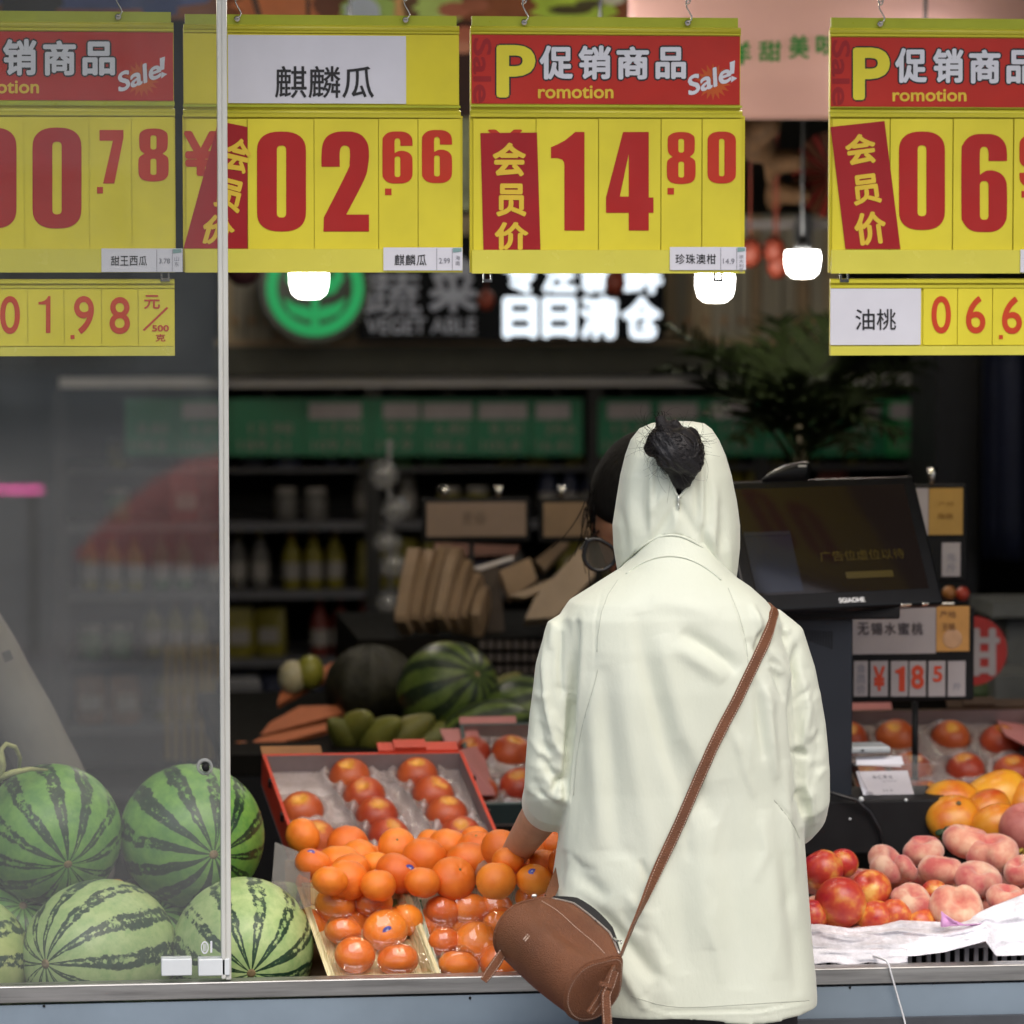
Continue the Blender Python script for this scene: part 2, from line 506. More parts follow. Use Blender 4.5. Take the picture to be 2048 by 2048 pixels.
# counter: sunken display bin behind a steel edged front
ZL = at(1024, 1950, 0).z
cnt = thing('stall_counter', 'long grey-blue shop front counter with a bare steel edge', 'counter', (0, .4, 0))
m = M(); m.box(-2.6, .232, .0, .03, .10, ZL - .030); m.build('front_panel', PANEL, cnt)
m = M(); m.box(.235, 1.9, .0, .03, .10, ZL - .030); m.build('front_panel', PANEL, cnt)
m = M(); m.box(1.903, 3.4, .0, .03, .10, ZL - .030); m.build('front_panel', PANEL, cnt)
m = M(); m.rbox((.4, .013, ZL - .013), (6.0, .034, .026), .002); m.build('steel_edge', STEEL, cnt)
for px, py in ((330, 1988), (88, 2012), (940, 1996), (1965, 1962), (1700, 1975), (1868, 1966)):
    m = M(); p = at(px, py, -.001); m.ball(p, (.0022, .0012, .0022), 8, 5); m.build('screw', DARKM, cnt)
m = M(); m.box(-2.6, 3.4, -.012, -.001, .585, .612); m.build('trim_strip', mat('dark_trim', (.06, .065, .075), .4), cnt)
m = M(); m.box(-2.6, 3.4, -.009, -.001, .10, .584); m.build('lower_panel', mat('dark_red_panel', (.16, .02, .03), .5), cnt)
m = M(); m.box(-2.6, 3.4, .031, 1.6, .55, .58); m.build('display_bed', mat('bin_liner', (.02, .022, .022), .5), cnt)
m = M(); m.box(-2.6, 3.4, .02, 1.6, .0, .09); m.build('plinth', DARKM, cnt)

# ------------------------------------------------------------------ glass screen
gl = thing('glass_screen', 'tall clear glass screen standing on the counter in front of the watermelons', 'glass screen', at(300, 1960, .015))
xe = at(452, 1000, .012).x
zt = 2.45
m = M(); m.box(-2.58, xe - .006, .009, .017, ZL + .001, zt); m.build('pane', clear_mat('dusty_hazy_glass', (.965, .972, .966), 0, .024, refl=1.0, film=1.6, dustcol=(.62, .66, .64), ds=2.2), gl)  # diffuse veil: part dust, part reflected street haze put into the colour
m = M()
ee = mat('edge_strip_plastic', (.52, .53, .50), .3, var=.12, vs=12, scale=(1, 1, .2))
m.rbox((xe, .011, (ZL + zt) / 2), (.009, .016, zt - ZL - .002), .002); m.rbox((xe - .0075, .010, (ZL + zt) / 2 + .001), (.007, .020, zt - ZL - .004), .002)
m.build('edge_strip', ee, gl)
for a, b in ((323, 384), (397, 460)):
    m = M(); p0, p1 = at(a, 1955, .0), at(b, 1920, .0)
    m.rbox(((p0.x + p1.x) / 2, .004, (p0.z + p1.z) / 2 + .002), (p1.x - p0.x, .008, p1.z - p0.z), .0015)
    m.rbox(((p0.x + p1.x) / 2, .024, (p0.z + p1.z) / 2 + .002), (p1.x - p0.x, .010, p1.z - p0.z), .0015)
    m.build('clip', WHITEPL, gl)
m = M(); c = at(410, 1535, .0)
for k, (r0, r1) in enumerate(((.0085, .0125),)):
    m.lathe([(r0, 0), (r0, .014), (r1, .014), (r1, 0), (r0, 0)], 24, Matrix.Translation(c + V((0, .006, 0))) @ Matrix.Rotation(R(90), 4, 'X') @ Matrix.Translation((0, 0, -.012)), caps=(False, False))
m.build('hole_rim', clear_mat('rim_plastic', (.6, .62, .6), .1, .25), gl)
m = M(); m.lathe([(.001, 0), (.0055, 0), (.0055, .012), (.001, .012)], 20, Matrix.Translation(c + V((.001, .006, 0))) @ Matrix.Rotation(R(90), 4, 'X')); m.build('dark_hole', DARKM, gl)  # black disc put in for the dark seen through the hole
m = M(); c = at(410, 1897, .0); f = lambda u, v: V((c.x + (u - .5) * .012, .0082, c.z + (v - .5) * .020))
m.poly([[(.5 + .5 * math.cos(a), .5 + .5 * math.sin(a)) for a in [i * math.pi / 12 for i in range(24)]], [(.5 + .38 * math.cos(a), .5 + .38 * math.sin(a)) for a in [i * math.pi / 12 for i in range(24)]]], f)
m.text('III', lambda u, v: f(.3 + u * .4, .2 + v * .6), .02)
m.box(c.x + .0085, c.x + .0115, .0078, .0084, c.z - .008, c.z + .010)
m.build('etched_mark', WHITEP, gl)

# ------------------------------------------------------------------ price signs
def rr(x0, x1, y0, y1, rx, ry, n=8):
    out = []
    for cx, cy, a0 in ((x1 - rx, y1 - ry, 0), (x0 + rx, y1 - ry, 90), (x0 + rx, y0 + ry, 180), (x1 - rx, y0 + ry, 270)):
        for i in range(n + 1):
            a = R(a0 + 90 * i / n); c, s_ = math.cos(a), math.sin(a)
            e = .8
            out.append((cx + rx * math.copysign(abs(c) ** e, c), cy + ry * math.copysign(abs(s_) ** e, s_)))
    return out

def arc(pts):  # catmull-rom smoothing of an open outline, closed polygons get corners by repeating a point
    out = []
    n = len(pts)
    for i in range(n):
        p0, p1, p2, p3 = pts[i - 1], pts[i], pts[(i + 1) % n], pts[(i + 2) % n]
        if p1 == p2: continue
        if p0 == p1: p0 = (2 * p1[0] - p2[0], 2 * p1[1] - p2[1])
        if p2 == p3: p3 = (2 * p2[0] - p1[0], 2 * p2[1] - p1[1])
        for k in range(4):
            t = k / 4
            out.append(tuple(.5 * (2 * b + (c - a) * t + (2 * a - 5 * b + 4 * c - d) * t * t + (3 * b - a - 3 * c + d) * t ** 3) for a, b, c, d in zip(p0, p1, p2, p3)))
    return out

D = {}
D['0'] = [rr(0, 1, 0, 1, .5, .20), rr(.405, .595, .14, .86, .095, .045)]
D['1'] = [[(1, 1), (.72, 1), (.6, .965), (.42, .915), (.2, .875), (0, .845), (0, .735), (.2, .735), (.34, .72), (.39, .69), (.4, .66), (.4, 0), (1, 0)]]
two = [(0, .648), (0, .648), (.385, .648), (.385, .648), (.385, .79), (.42, .845), (.5, .86), (.58, .84), (.6, .78), (.59, .69), (.54, .6), (.05, .14), (.05, .14), (.04, 0), (.04, 0), (1, 0), (1, 0), (1, .17), (1, .17), (.52, .17), (.52, .17), (.90, .52), (.98, .66), (1, .78), (.97, .88), (.85, .96), (.68, .995), (.5, 1), (.3, .993), (.13, .955), (.03, .88), (0, .77)]
D['2'] = [arc(two)]
D['4'] = [[(0, .18), (.48, .18), (.48, 0), (.9, 0), (.9, .18), (1, .18), (1, .335), (.9, .335), (.9, 1), (.36, 1), (0, .335)], [(.29, .345), (.48, .345), (.48, .78)]]
six = [(1, .725), (1, .725), (.595, .725), (.595, .725), (.595, .81), (.56, .86), (.5, .87), (.44, .86), (.405, .81), (.405, .585), (.405, .585), (.55, .625), (.72, .625), (.88, .59), (.98, .52), (1, .43), (1, .2), (.97, .11), (.86, .04), (.7, .005), (.5, 0), (.3, .005), (.14, .04), (.03, .11), (0, .2), (0, .8), (.03, .89), (.14, .96), (.3, .995), (.5, 1), (.7, .995), (.86, .96), (.97, .89), (1, .8)]
D['6'] = [arc(six), rr(.405, .595, .125, .52, .09, .05)]
D['9'] = [[(1 - x, 1 - y) for x, y in l] for l in D['6']]
eight = [(.5, 1), (.72, .99), (.88, .95), (.97, .88), (.97, .66), (.92, .58), (.80, .525), (.80, .525), (.94, .475), (1, .40), (1, .17), (.95, .08), (.8, .02), (.5, 0), (.2, .02), (.05, .08), (0, .17), (0, .40), (.06, .475), (.20, .525), (.20, .525), (.08, .58), (.03, .66), (.03, .88), (.12, .95), (.28, .99)]
D['8'] = [arc(eight), rr(.40, .60, .605, .87, .095, .045), rr(.40, .60, .125, .43, .095, .045)]
D['7'] = [[(0, 1), (1, 1), (1, .86), (.62, 0), (.15, 0), (.56, .80), (0, .80)]]

def pxdigit(m, ch, x0, y0, x1, y1, y, mi=0):
    m.poly(D[ch], lambda u, v: at(lerp(x0, x1, u), lerp(y1, y0, v), y), mi)

EPS = .0009
ONE = [(1, 1), (.80, 1), (.70, .93), (.5, .875), (.25, .85), (0, .84), (0, .77), (.62, .77), (.62, 0), (1, 0)]
def header_print(root, card, y, P, chars, rom, sale, lead=None, burst=None):
    m = M()
    if P: m.pxtext('P', *P[:4], y - EPS, .03, 0); 
    o = None
    if P:
        m2 = M(); m2.pxtext('P', P[0] - 3, P[1] - 3, P[2] + 3, P[3] + 3, y - EPS * .5, .052, 0)
        m2.build('lettering', BLACKP, card); m.build('lettering', GOLDP if False else YELC, card)
    m = M(); m2 = M()
    for ch, x0, y0, x1, y1 in chars:
        m2.pxtext(ch, x0 - 3.5, y0 - 3.5, x1 + 3.5, y1 + 3.5, y - EPS * .5, .080, 0)
        m.pxtext(ch, x0, y0, x1, y1, y - EPS, .034, 0)
    m2.build('lettering', BLACKP, card); m.build('lettering', WHITEP, card)
    if rom:
        m = M(); m.pxtext(rom[0], *rom[1:], y - EPS, .022, 0); m.build('lettering', GOLDP, card)
    if burst:
        m = M(); bx, by, br = burst
        pts = []
        for i in range(36):
            a = 2 * math.pi * i / 36; r_ = br * (1 if i % 2 else .62)
            pts.append((bx + r_ * math.cos(a), by + r_ * math.sin(a)))
        m.add([at(a, b, y - EPS * .4) for a, b in pts] + [at(bx, by, y - EPS * .4)], [((i + 1) % 36, i, 36) for i in range(36)])
        m.build('starburst', mat('burst_orange', (.56, .10, .015), .4, var=.1), card)
    if sale:
        x0, y0, x1, y1 = sale   # slanted word runs from lower left to upper right
        m = M(); m2 = M()
        def fs(e):
            def f(u, v):
                px = lerp(x0, x1 - 8, u) + (v - .5) * -2; py = lerp(y1 - 20, y0 + 16, u) + lerp(20, -20, v) * (1 if True else 1)
                return at(px, py, y - e)
            return f
        m2.text('Sale', fs(EPS * .7), .05); m.text('Sale', fs(EPS), .026)
        f2 = lambda a, b: at(lerp(x1 - 14, x1, a) + (1 - b) * 2, lerp(y0 + 38, y0 - 6, b), y - EPS)
        m.poly([[(.2, .36), (.8, .42), (1, 1.0), (.25, .92)]], f2); m.poly([[(.3, .0), (1.2, .2), (.4, .3)]], f2)
        m2.build('lettering', REDS, card); m.build('lettering', WHITEP, card)
    if lead:
        x0, y0, x1, y1 = lead
        m = M(); m.text('Sale', lambda u, v: at(lerp(x0, x1, v), lerp(y0, y1, u), y - EPS * .5), .02)
        for k, f in enumerate(m.f): m.f[k] = tuple(f)
        m.build('lettering', REDS, card)

def tag_label(y, x0, y0, x1, y1, name, tx, price, px_, side, sx):
    return dict(y=y, box=(x0, y0, x1, y1), name=name, tx=tx, price=price, px=px_, side=side, sx=sx)

def price_sign(label, y, xl, xr, ytop, yh0, yh1, yrail, ybot, dx, cards, member, tagd, header, hooks, header_mat=REDH, paper=None, yen=None, clips=(), back=None):
    """xl,xr header edges; dx extra width of the lower half; cards: (x0,x1,[(digit,x0,y0,x1,y1,mat)..],dot)"""
    root = thing('price_sign', label, 'price sign', at((xl + xr) / 2, ytop, y), 'yellow price signs hanging over the counter')
    # backing frame
    m = M(); m.pxbox(xl, yh0 - 12, xr, yrail + 8, y, y + .012); m.pxbox(xl - 1, yrail + 6, xr + dx, ybot - 2, y + .001, y + .013)
    m.build('frame', YEL, root)
    m = M()
    ym = ytop + 26
    a, b = at(xl + 3, ytop, y - .001), at(xr - 5, ym, y - .001)
    m.box(a.x, b.x, y - .001, y + .009, b.z, a.z)
    m.build('top_rail', YELG, root)
    m = M(); a, b = at(xl, ym, y), at(xr, yh0 - 2, y)
    zc = (a.z + b.z) / 2
    m.tube([V((a.x, y + .001, zc + .0035)), V((b.x, y + .001, zc + .0035))], .0055, 10)
    m.box(a.x, b.x, y - .004, y + .004, b.z, zc - .001)
    m.build('top_rail', YELT, root)
    m = M(); a, b = at(xl - 1, yh1 + 2, y), at(xr + 2, yrail - 6, y)
    m.box(a.x, b.x, y - .006, y + .004, b.z + .003, a.z)
    m.build('middle_rail', YELG, root)
    m = M(); a, b = at(xl - 1, yrail - 7, y), at(xr + 3, yrail + 10, y)
    m.tube([V((a.x, y + .000, a.z - .004)), V((b.x, y + .000, a.z - .004))], .0045, 8); m.box(a.x, b.x, y - .005, y + .003, b.z, a.z - .006)
    m.build('middle_rail', YELT, root)
    # header card
    m = M(); m.pxbox(xl + 2, yh0, xr - 1, yh1, y - .0015, y - .0003)
    hc = m.build('header_card', header_mat, root)
    if paper:
        m = M(); m.pxbox(*paper[:4], y - .0028, y - .0017); pp = m.build('paper_label', PAPER, root)
        m = M(); m.pxtext(paper[4], *paper[5:9], y - .0028 - EPS, .008); m.build('lettering', BLACKP, pp)
    if header: header_print(root, hc, y - .0015, **header)
    # digit cards
    for x0, x1, digs, dot in cards:
        m = M(); m.pxbox(x0 + .8, yrail + 12, x1 - .8, ybot - 47, y - .0035, y - .0012)
        dc = m.build('digit_card', YELC, root)
        m = M(); k = 0
        for ch, a0, b0, a1, b1 in digs:
            if ch == '¥': m.pxtext('¥', a0, b0, a1, b1, y - .0035 - EPS, .03)
            else: pxdigit(m, ch, a0, b0, a1, b1, y - .0035 - EPS)
            k = a0
        if dot: m.pxquad([(dot[0], dot[3]), (dot[2], dot[3]), (dot[2], dot[1]), (dot[0], dot[1])], y - .0035 - EPS)
        if m.v: m.build('digit', REDP if digs and digs[0][3] - 0 and (digs[0][4] - digs[0][2]) > 150 else REDL2, dc)
    if member:
        q, txt, yo = member      # quad px: tl,tr,br,bl ; optional clip polygon
        pts = [at(a, b, y - yo) for a, b in q]
        n = (pts[1] - pts[0]).cross(pts[3] - pts[0]); n = V((0, -1, 0))
        m = M(); m.slab([pts[3], pts[2], pts[1], pts[0]], n, .0006)
        mc = m.build('member_card', REDD, root)
        m = M()
        for ch, cq in txt:
            def f(u, v, cq=cq):
                t = V(cq[0]).lerp(V(cq[1]), u); b_ = V(cq[3]).lerp(V(cq[2]), u); p = b_.lerp(t, v)
                return at(p.x, p.y, y - yo - EPS)
            m.text(ch, f, .034)
        m.build('lettering', GOLDP, mc)
    # bottom lip
    m = M(); m.pxbox(xl + 3, ybot - 47, xr + dx, ybot, y - .010, y - .0042); m.build('lower_lip', YELP, root)
    if tagd:
        x0, y0, x1, y1 = tagd['box']; yy = y - .0125
        m = M(); m.pxbox(x0, y0, x1, y1, yy, y - .0102); tg = m.build('product_tag', PAPER, root)
        m = M()
        n = len(tagd['name']); a0, b0, a1, b1 = tagd['tx']; wch = (a1 - a0) / n
        for i, ch in enumerate(tagd['name']): m.pxtext(ch, a0 + wch * i + 1, b0, a0 + wch * (i + 1) - 1, b1, yy - EPS, .006)
        m.build('lettering', BLACKP, tg)
        m = M()
        if tagd['price']: m.pxtext(tagd['price'], *tagd['px'], yy - EPS, .004)
        for i, ch in enumerate(tagd['side']):
            sx = tagd['sx']; hh = 9 if len(tagd['side']) > 2 else 11
            m.pxtext(ch, sx, y0 + 16 + i * hh, sx + 9, y0 + 16 + i * hh + hh - 2, yy - EPS)
        for gx in (tagd['px'][0] - 5, tagd['px'][2] + 4): m.pxquad([(gx, y1 - 1), (gx + 1, y1 - 1), (gx + 1, y0 + 2), (gx, y0 + 2)], yy - EPS)
        m.build('lettering', GREYP, tg)
        m = M(); m.pxquad([(tagd['px'][2] + 6, y0 + 10), (x1 - 2, y0 + 8), (x1 - 2, y0 + 1), (tagd['px'][2] + 6, y0 + 1)], yy - EPS); m.build('print_band', TEALP, tg)
    for cx_ in clips:
        m = M(); a, b = at(cx_ - 9, ybot - 1, y), at(cx_ + 9, ybot + 15, y)
        for xx in (a.x, b.x - .0028): m.box(xx, xx + .0028, y - .003, y + .003, b.z, a.z + .004)
        m.box(a.x, b.x, y - .004, y + .004, b.z - .002, b.z + .003)
        m.build('clip', CHROME, root)
    if back:
        m = M(); m.pxbox(xl + 8, yrail + 14, xr - 8, ybot - 20, y + .0135, y + .0155); bc = m.build('back_card', YELC, root)
        m = M()
        for x0, x1 in back:
            m.poly(D['0'], lambda u, v: at(lerp(x0, x1, 1 - u), lerp(465, 263, v), y + .0165))
        m.build('digit', REDP, bc)
    # hooks and chains
    for hx, hy in hooks:
        ch = thing('hanging_chain', None, 'chain', at(hx, hy, y), 'thin metal chains that hold the price signs')
        ch['label'] = CH_LABEL.pop(0)
        m = M(); p = at(hx, hy, y - .003)
        m.lathe([(.0025, 0), (.005, .001), (.005, .003), (.0025, .004)], 14, Matrix.Translation(p) @ Matrix.Rotation(R(90), 4, 'X')); m.build('eyelet', CHROME, ch)
        m = M(); q = p + V((0, -.004, .002))
        hk = [q + V((math.sin(a) * .006, -.002, .006 - math.cos(a) * .006)) for a in [i * .5 - .5 for i in range(6)]]
        hk += [q + V((-.002, 0, .022)), q + V((-.003, 0, .028)), q + V((-.001, 0, .033)), q + V((.002, 0, .034))]
        m.tube(hk, .0012, 6); m.build('hook', CHROME, ch)
        for i in range(26):
            m = M(); zc = q.z + .038 + i * .0135
            if zc > 2.62: break
            if i == 0:
                rp = [V((math.cos(a) * .0038, 0, math.sin(a) * .0085)) for a in [j * math.pi / 6 for j in range(13)]]
                m.tube([p_ + q for p_ in rp], .0011, 5, caps=False)
                lk = m.build('link', CHROME, ch); lm = lk.data; lk.location = (0, 0, .036)
            else:
                lk = inst(lm, 'link', (0, 0, .036 + i * .0135), Matrix.Rotation(R(70 * (i % 2)), 3, 'Z') if False else None, None, ch)
    return root

REDL2 = mat('small_red_print', (.50, .030, .010), .4, var=.06)
CH_LABEL = ['thin chain hooked to the leftmost price sign, behind the glass', 'thin chain over the sign reading 02.66, just right of the glass edge', 'thin chain over the right part of the sign reading 02.66',
            'thin chain over the left part of the sign reading 14.80', 'hooked wire over the right part of the sign reading 14.80', 'faint hook over the sign with the tilted red member card']
YS = .16

def qb(x0, y0, x1, y1): return [(x0, y0), (x1, y0), (x1, y1), (x0, y1)]

price_sign('leftmost yellow price sign behind the glass, ending in .78, with a red promotion header', YS, -198, 347, 20, 65, 199, 222, 545, 3,
           [(-190, -70, [], None), (-70, 48, [('0', -62, 255, 33, 457)], None), (48, 178, [('0', 65, 255, 163, 457)], None), (178, 263, [('7', 199, 260, 247, 367)], (194, 374, 206, 387)), (263, 348, [('8', 277, 257, 337, 363)], None)],
           None, tag_label(YS, 203, 497, 365, 544, '甜王西瓜', (221, 512, 295, 531), '3.78', (318, 517, 340, 527), '山东', 349),
           dict(P=None, chars=[('促', -72, 78, -6, 151), ('销', 6, 78, 73, 151), ('商', 86, 81, 152, 151), ('品', 165, 83, 230, 151)], rom=('romotion', -75, 161, 78, 187), sale=(236, 119, 330, 186), burst=(283, 158, 37)), [(236, 34)], clips=(330,))
price_sign('yellow price sign reading 02.66 with a white name paper, half behind the glass', YS + .012, 367, 918, 28, 70, 207, 226, 545, 7,
           [(372, 494, [('¥', 367, 262, 436, 352)], None), (495, 628, [('0', 514, 263, 612, 463)], None), (628, 757, [('2', 643, 263, 738, 463)], None), (757, 836, [('6', 765, 263, 825, 367)], (770, 377, 783, 390)), (836, 922, [('6', 844, 260, 904, 366)], None)],
           ([(437, 242), (495, 254), (495, 497), (367, 497)], [('会', [(459, 271), (507, 283), (493, 350), (446, 338)]), ('员', [(440, 352), (493, 366), (478, 428), (425, 412)]), ('价', [(414, 425), (476, 440), (460, 494), (396, 486)])], .005),
           tag_label(YS, 767, 495, 925, 541, '麒麟瓜', (788, 509, 854, 531), '2.99', (878, 516, 900, 527), '海南', 911),
           None, [(474, 38), (811, 40)], header_mat=YEL, paper=(456, 72, 812, 206, '麒麟瓜', 550, 132, 748, 196))
price_sign('yellow price sign reading 14.80 with red header and upright member card', YS + .004, 941, 1481, 32, 73, 207, 226, 547, 9,
           [(946, 1072, [('¥', 975, 259, 1045, 300)], None), (1072, 1197, [('1', 1102, 264, 1169, 461)], None), (1197, 1322, [('4', 1212, 264, 1307, 461)], None), (1322, 1404, [('8', 1334, 264, 1391, 368)], (1335, 376, 1348, 389)), (1404, 1484, [('0', 1415, 263, 1472, 367)], None)],
           ([(961, 266), (1074, 265), (1081, 499), (967, 500)], [('会', qb(985, 285, 1052, 353)), ('员', qb(992, 367, 1053, 433)), ('价', qb(989, 444, 1057, 500))], .005),
           tag_label(YS, 1340, 494, 1492, 540, '珍珠澳柑', (1350, 508, 1433, 528), '14.9', (1446, 517, 1469, 528), '澳大利亚', 1478),
           dict(P=(993, 90, 1071, 195), chars=[('促', 1079, 91, 1146, 159), ('销', 1157, 91, 1222, 159), ('商', 1233, 93, 1298, 159), ('品', 1311, 94, 1372, 158)], rom=('romotion', 1076, 171, 1227, 197), sale=(1376, 127, 1470, 193), burst=(1426, 164, 37), lead=(946, 76, 983, 206)), [(1048, 45), (1375, 46)], clips=(975, 1436))
price_sign('yellow price sign cut by the right edge, with a strongly tilted red member card', YS + .008, 1660, 2205, 35, 78, 213, 226, 547, 6,
           [(1664, 1780, [], None), (1780, 1906, [('0', 1798, 263, 1890, 460)], None), (1906, 2027, [('6', 1923, 268, 2014, 464)], None), (2027, 2120, [('9', 2039, 270, 2096, 374)], (2043, 382, 2056, 395)), (2120, 2205, [('8', 2128, 270, 2186, 374)], None)],
           ([(1661, 254), (1769, 242), (1801, 498), (1691, 498)], [('会', [(1687, 272), (1748, 264), (1756, 325), (1695, 333)]), ('员', [(1702, 352), (1757, 345), (1765, 405), (1708, 412)]), ('价', [(1705, 428), (1768, 420), (1777, 486), (1713, 493)])], .005),
           tag_label(YS, 2041, 499, 2190, 545, '油桃', (2060, 512, 2110, 532), '6.68', (2140, 517, 2162, 528), '山东', 2172),
           dict(P=(1706, 95, 1780, 200), chars=[('促', 1790, 96, 1854, 166), ('销', 1866, 97, 1927, 166), ('商', 1938, 99, 2001, 167), ('品', 2013, 100, 2074, 167)], rom=('romotion', 1785, 178, 1933, 203), sale=(2085, 134, 2180, 200), burst=(2134, 170, 37), lead=(1664, 80, 1700, 211)), [(1760, 48)], clips=(1688,))

CH_LABEL.append('chain over the sign beyond the right edge of the picture')
price_sign('yellow double sided price sign beyond the right edge, mirrored in the dark screen', YS + .006, 2262, 2807, 36, 78, 213, 226, 547, 6,
           [(2266, 2382, [], None), (2382, 2508, [('0', 2400, 263, 2492, 460)], None), (2508, 2629, [('8', 2525, 268, 2616, 464)], None), (2629, 2722, [('9', 2641, 270, 2698, 374)], (2645, 382, 2658, 395)), (2722, 2807, [('8', 2730, 270, 2788, 374)], None)],
           None, None, dict(P=(2308, 95, 2382, 200), chars=[('促', 2392, 96, 2456, 166), ('销', 2468, 97, 2529, 166), ('商', 2540, 99, 2603, 167), ('品', 2615, 100, 2676, 167)], rom=('romotion', 2387, 178, 2535, 203), sale=None, burst=None, lead=None), [(2362, 48)], back=((2330, 2440), (2480, 2590)))

def small_sign(label, y, x0, x1, y0, y1, cards, white, unit):
    root = thing('price_strip', label, 'price sign', at((x0 + x1) / 2, y0, y))
    m = M(); m.pxbox(x0, y0, x1, y1, y, y + .010); m.build('frame', YEL, root)
    m = M(); m.pxbox(x0, y0 + 2, x1, y0 + 9, y - .005, y - .001); m.pxbox(x0, y0 + 13, x1, y0 + 19, y - .004, y - .001); m.build('top_rail', YELT, root)
    m = M(); m.pxbox(x0, y1 - 20, x1, y1, y - .006, y - .001); m.build('lower_lip', YELP, root)
    for a, b, ch, r_ in cards:
        m = M(); m.pxbox(a + .7, y0 + 20, b - .7, y1 - 21, y - .003, y - .0005); dc = m.build('digit_card', YELC, root)
        m = M()
        if ch:
            if ch == '1': m.poly([ONE], lambda u, v, q=r_: at(lerp(q[0], q[2], u), lerp(q[3], q[1], v), y - .003 - EPS))
            else: m.pxtext(ch, *r_[:4], y - .003 - EPS, .012, 0, 8)
            if len(r_) > 4: m.pxquad([(r_[4], r_[5] + 8), (r_[4] + 8, r_[5] + 8), (r_[4] + 8, r_[5]), (r_[4], r_[5])], y - .003 - EPS)
            m.build('digit', REDL, dc)
    if unit:
        m = M(); m.pxbox(277, y0 + 20, x1 - 1, y1 - 21, y - .003, y - .0005); u = m.build('unit_card', YELC, root)
        m = M(); yy = y - .003 - EPS
        m.pxtext('元', 288, 590, 320, 618, yy, .02); m.pxtext('500', 304, 650, 338, 663, yy, .03); m.pxtext('克', 311, 668, 331, 683, yy, .02)
        m.pxquad([(285, 660), (289, 662), (337, 616), (333, 614)], yy); m.build('lettering', REDL, u)
    if white:
        m = M(); m.pxbox(*white[:4], y - .004, y - .001); p = m.build('paper_label', PAPER, root)
        m = M(); a0, b0, a1, b1 = white[5:9]; mid = (a0 + a1) / 2
        m.pxtext(white[4][0], a0, b0, mid - 2, b1, y - .004 - EPS, .006); m.pxtext(white[4][1], mid + 2, b0, a1, b1, y - .004 - EPS, .006); m.build('lettering', BLACKP, p)
    return root

small_sign('small yellow price strip reading 01.98 under the leftmost sign behind the glass', YS + .004, -190, 349, 558, 713,
           [(-190, -60, None, None), (-60, 55, '0', (0, 592, 40, 668)), (55, 128, '1', (77, 592, 101, 666)), (128, 203, '9', (148, 592, 188, 668, 141, 670)), (203, 276, '8', (219, 594, 260, 668))], None, True)
small_sign('small yellow price strip with a white paper naming nectarines, hung under the rightmost sign', YS + .010, 1661, 2205, 557, 711,
           [(1846, 1915, '0', (1863, 592, 1902, 667)), (1915, 1985, '6', (1932, 592, 1971, 667)), (1985, 2062, '6', (2004, 593, 2044, 668, 1998, 670)), (2062, 2130, '8', (2075, 593, 2115, 668))], (1661, 577, 1842, 690, '油桃', 1711, 618, 1792, 660), False)
# ------------------------------------------------------------------ watermelons
MEL_A = melon_mat('melon_green', (.175, .36, .068), (.09, .245, .05), (.009, .028, .012), 12, .36, 3.0)
MEL_B = melon_mat('melon_pale', (.44, .56, .24), (.28, .43, .16), (.012, .038, .018), 12, .34, 3.0)
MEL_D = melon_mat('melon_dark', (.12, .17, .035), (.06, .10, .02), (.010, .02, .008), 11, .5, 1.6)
SCAR = mat('melon_scar', (.24, .17, .08), .8, var=.3, vs=80)
VINE = mat('vine', (.30, .32, .12), .6, var=.25, vs=40)

def melon(label, px, py, y, r, pole, mt, long=1.06, stalk=False, seed=0, group='watermelons in the display bin'):
    c = at(px, py, y)
    m = M()
    ax = V(pole).normalized()
    def wob(p):
        k = 1 + .018 * noise.noise(p * 1.3 + V((seed * 3.1, 0, 0))) 
        q = p * k
        rho = math.hypot(p.x, p.y)
        q.z += (.030 * math.exp(-(rho / .16) ** 2)) * (-1 if p.z > 0 else 1)
        return q
    m.ball((0, 0, 0), (r, r, r * long), 48, 30, fn=wob)
    o = m.build('watermelon', mt, None)
    o.location = c; o.rotation_euler = rot_to(ax, seed * 1.3).to_euler()
    tag(o, label, 'watermelon', group); BASE[o.name] = V((0, 0, 0))
    m = M(); m.lathe([(.001, r * long * .968 + .002), (r * .03, r * long * .968 + .0022), (r * .062, r * long * .968 + .0008), (r * .075, r * long * .968 - .003)], 14)
    m.build('blossom_scar', SCAR, o)
    if stalk:
        m = M(); z = r * long
        pts = [V((0, 0, -z * .96)), V((.004, .004, -z - .012))]
        m.tube(pts, [.006, .0035], 8); m.build('stalk', VINE, o)
    return o

melon('large green upper watermelon at the left edge, a curled vine on top', 104, 1668, .40, .114, (.22, -.93, -.30), MEL_A, 1.02, seed=1)
melon('large green watermelon in the upper row, half behind the edge of the glass', 384, 1672, .42, .118, (.26, -.96, -.12), MEL_A, 1.03, seed=2)
melon('pale striped watermelon lying in the front row, second from the left edge, behind the glass', 200, 1908, .20, .118, (-.68, -.72, .02), MEL_B, 1.10, seed=3)
melon('pale striped watermelon in the front row beside the orange trays, half out from the glass', 486, 1898, .19, .113, (.06, -.97, -.16), MEL_B, 1.04, seed=4)
melon('pale striped watermelon of the front row that only just shows at the left edge', -78, 1925, .21, .110, (-.3, -.9, .1), MEL_B, 1.05, seed=5)
for k, (px, py, y) in enumerate(((30, 1880, .46), (300, 1890, .47), (560, 1900, .42))):
    melon('watermelon buried under the upper row of the display bin', px, py, y, .112, (.1, -.6, .5), MEL_A, 1.03, seed=7 + k, group='buried watermelons')
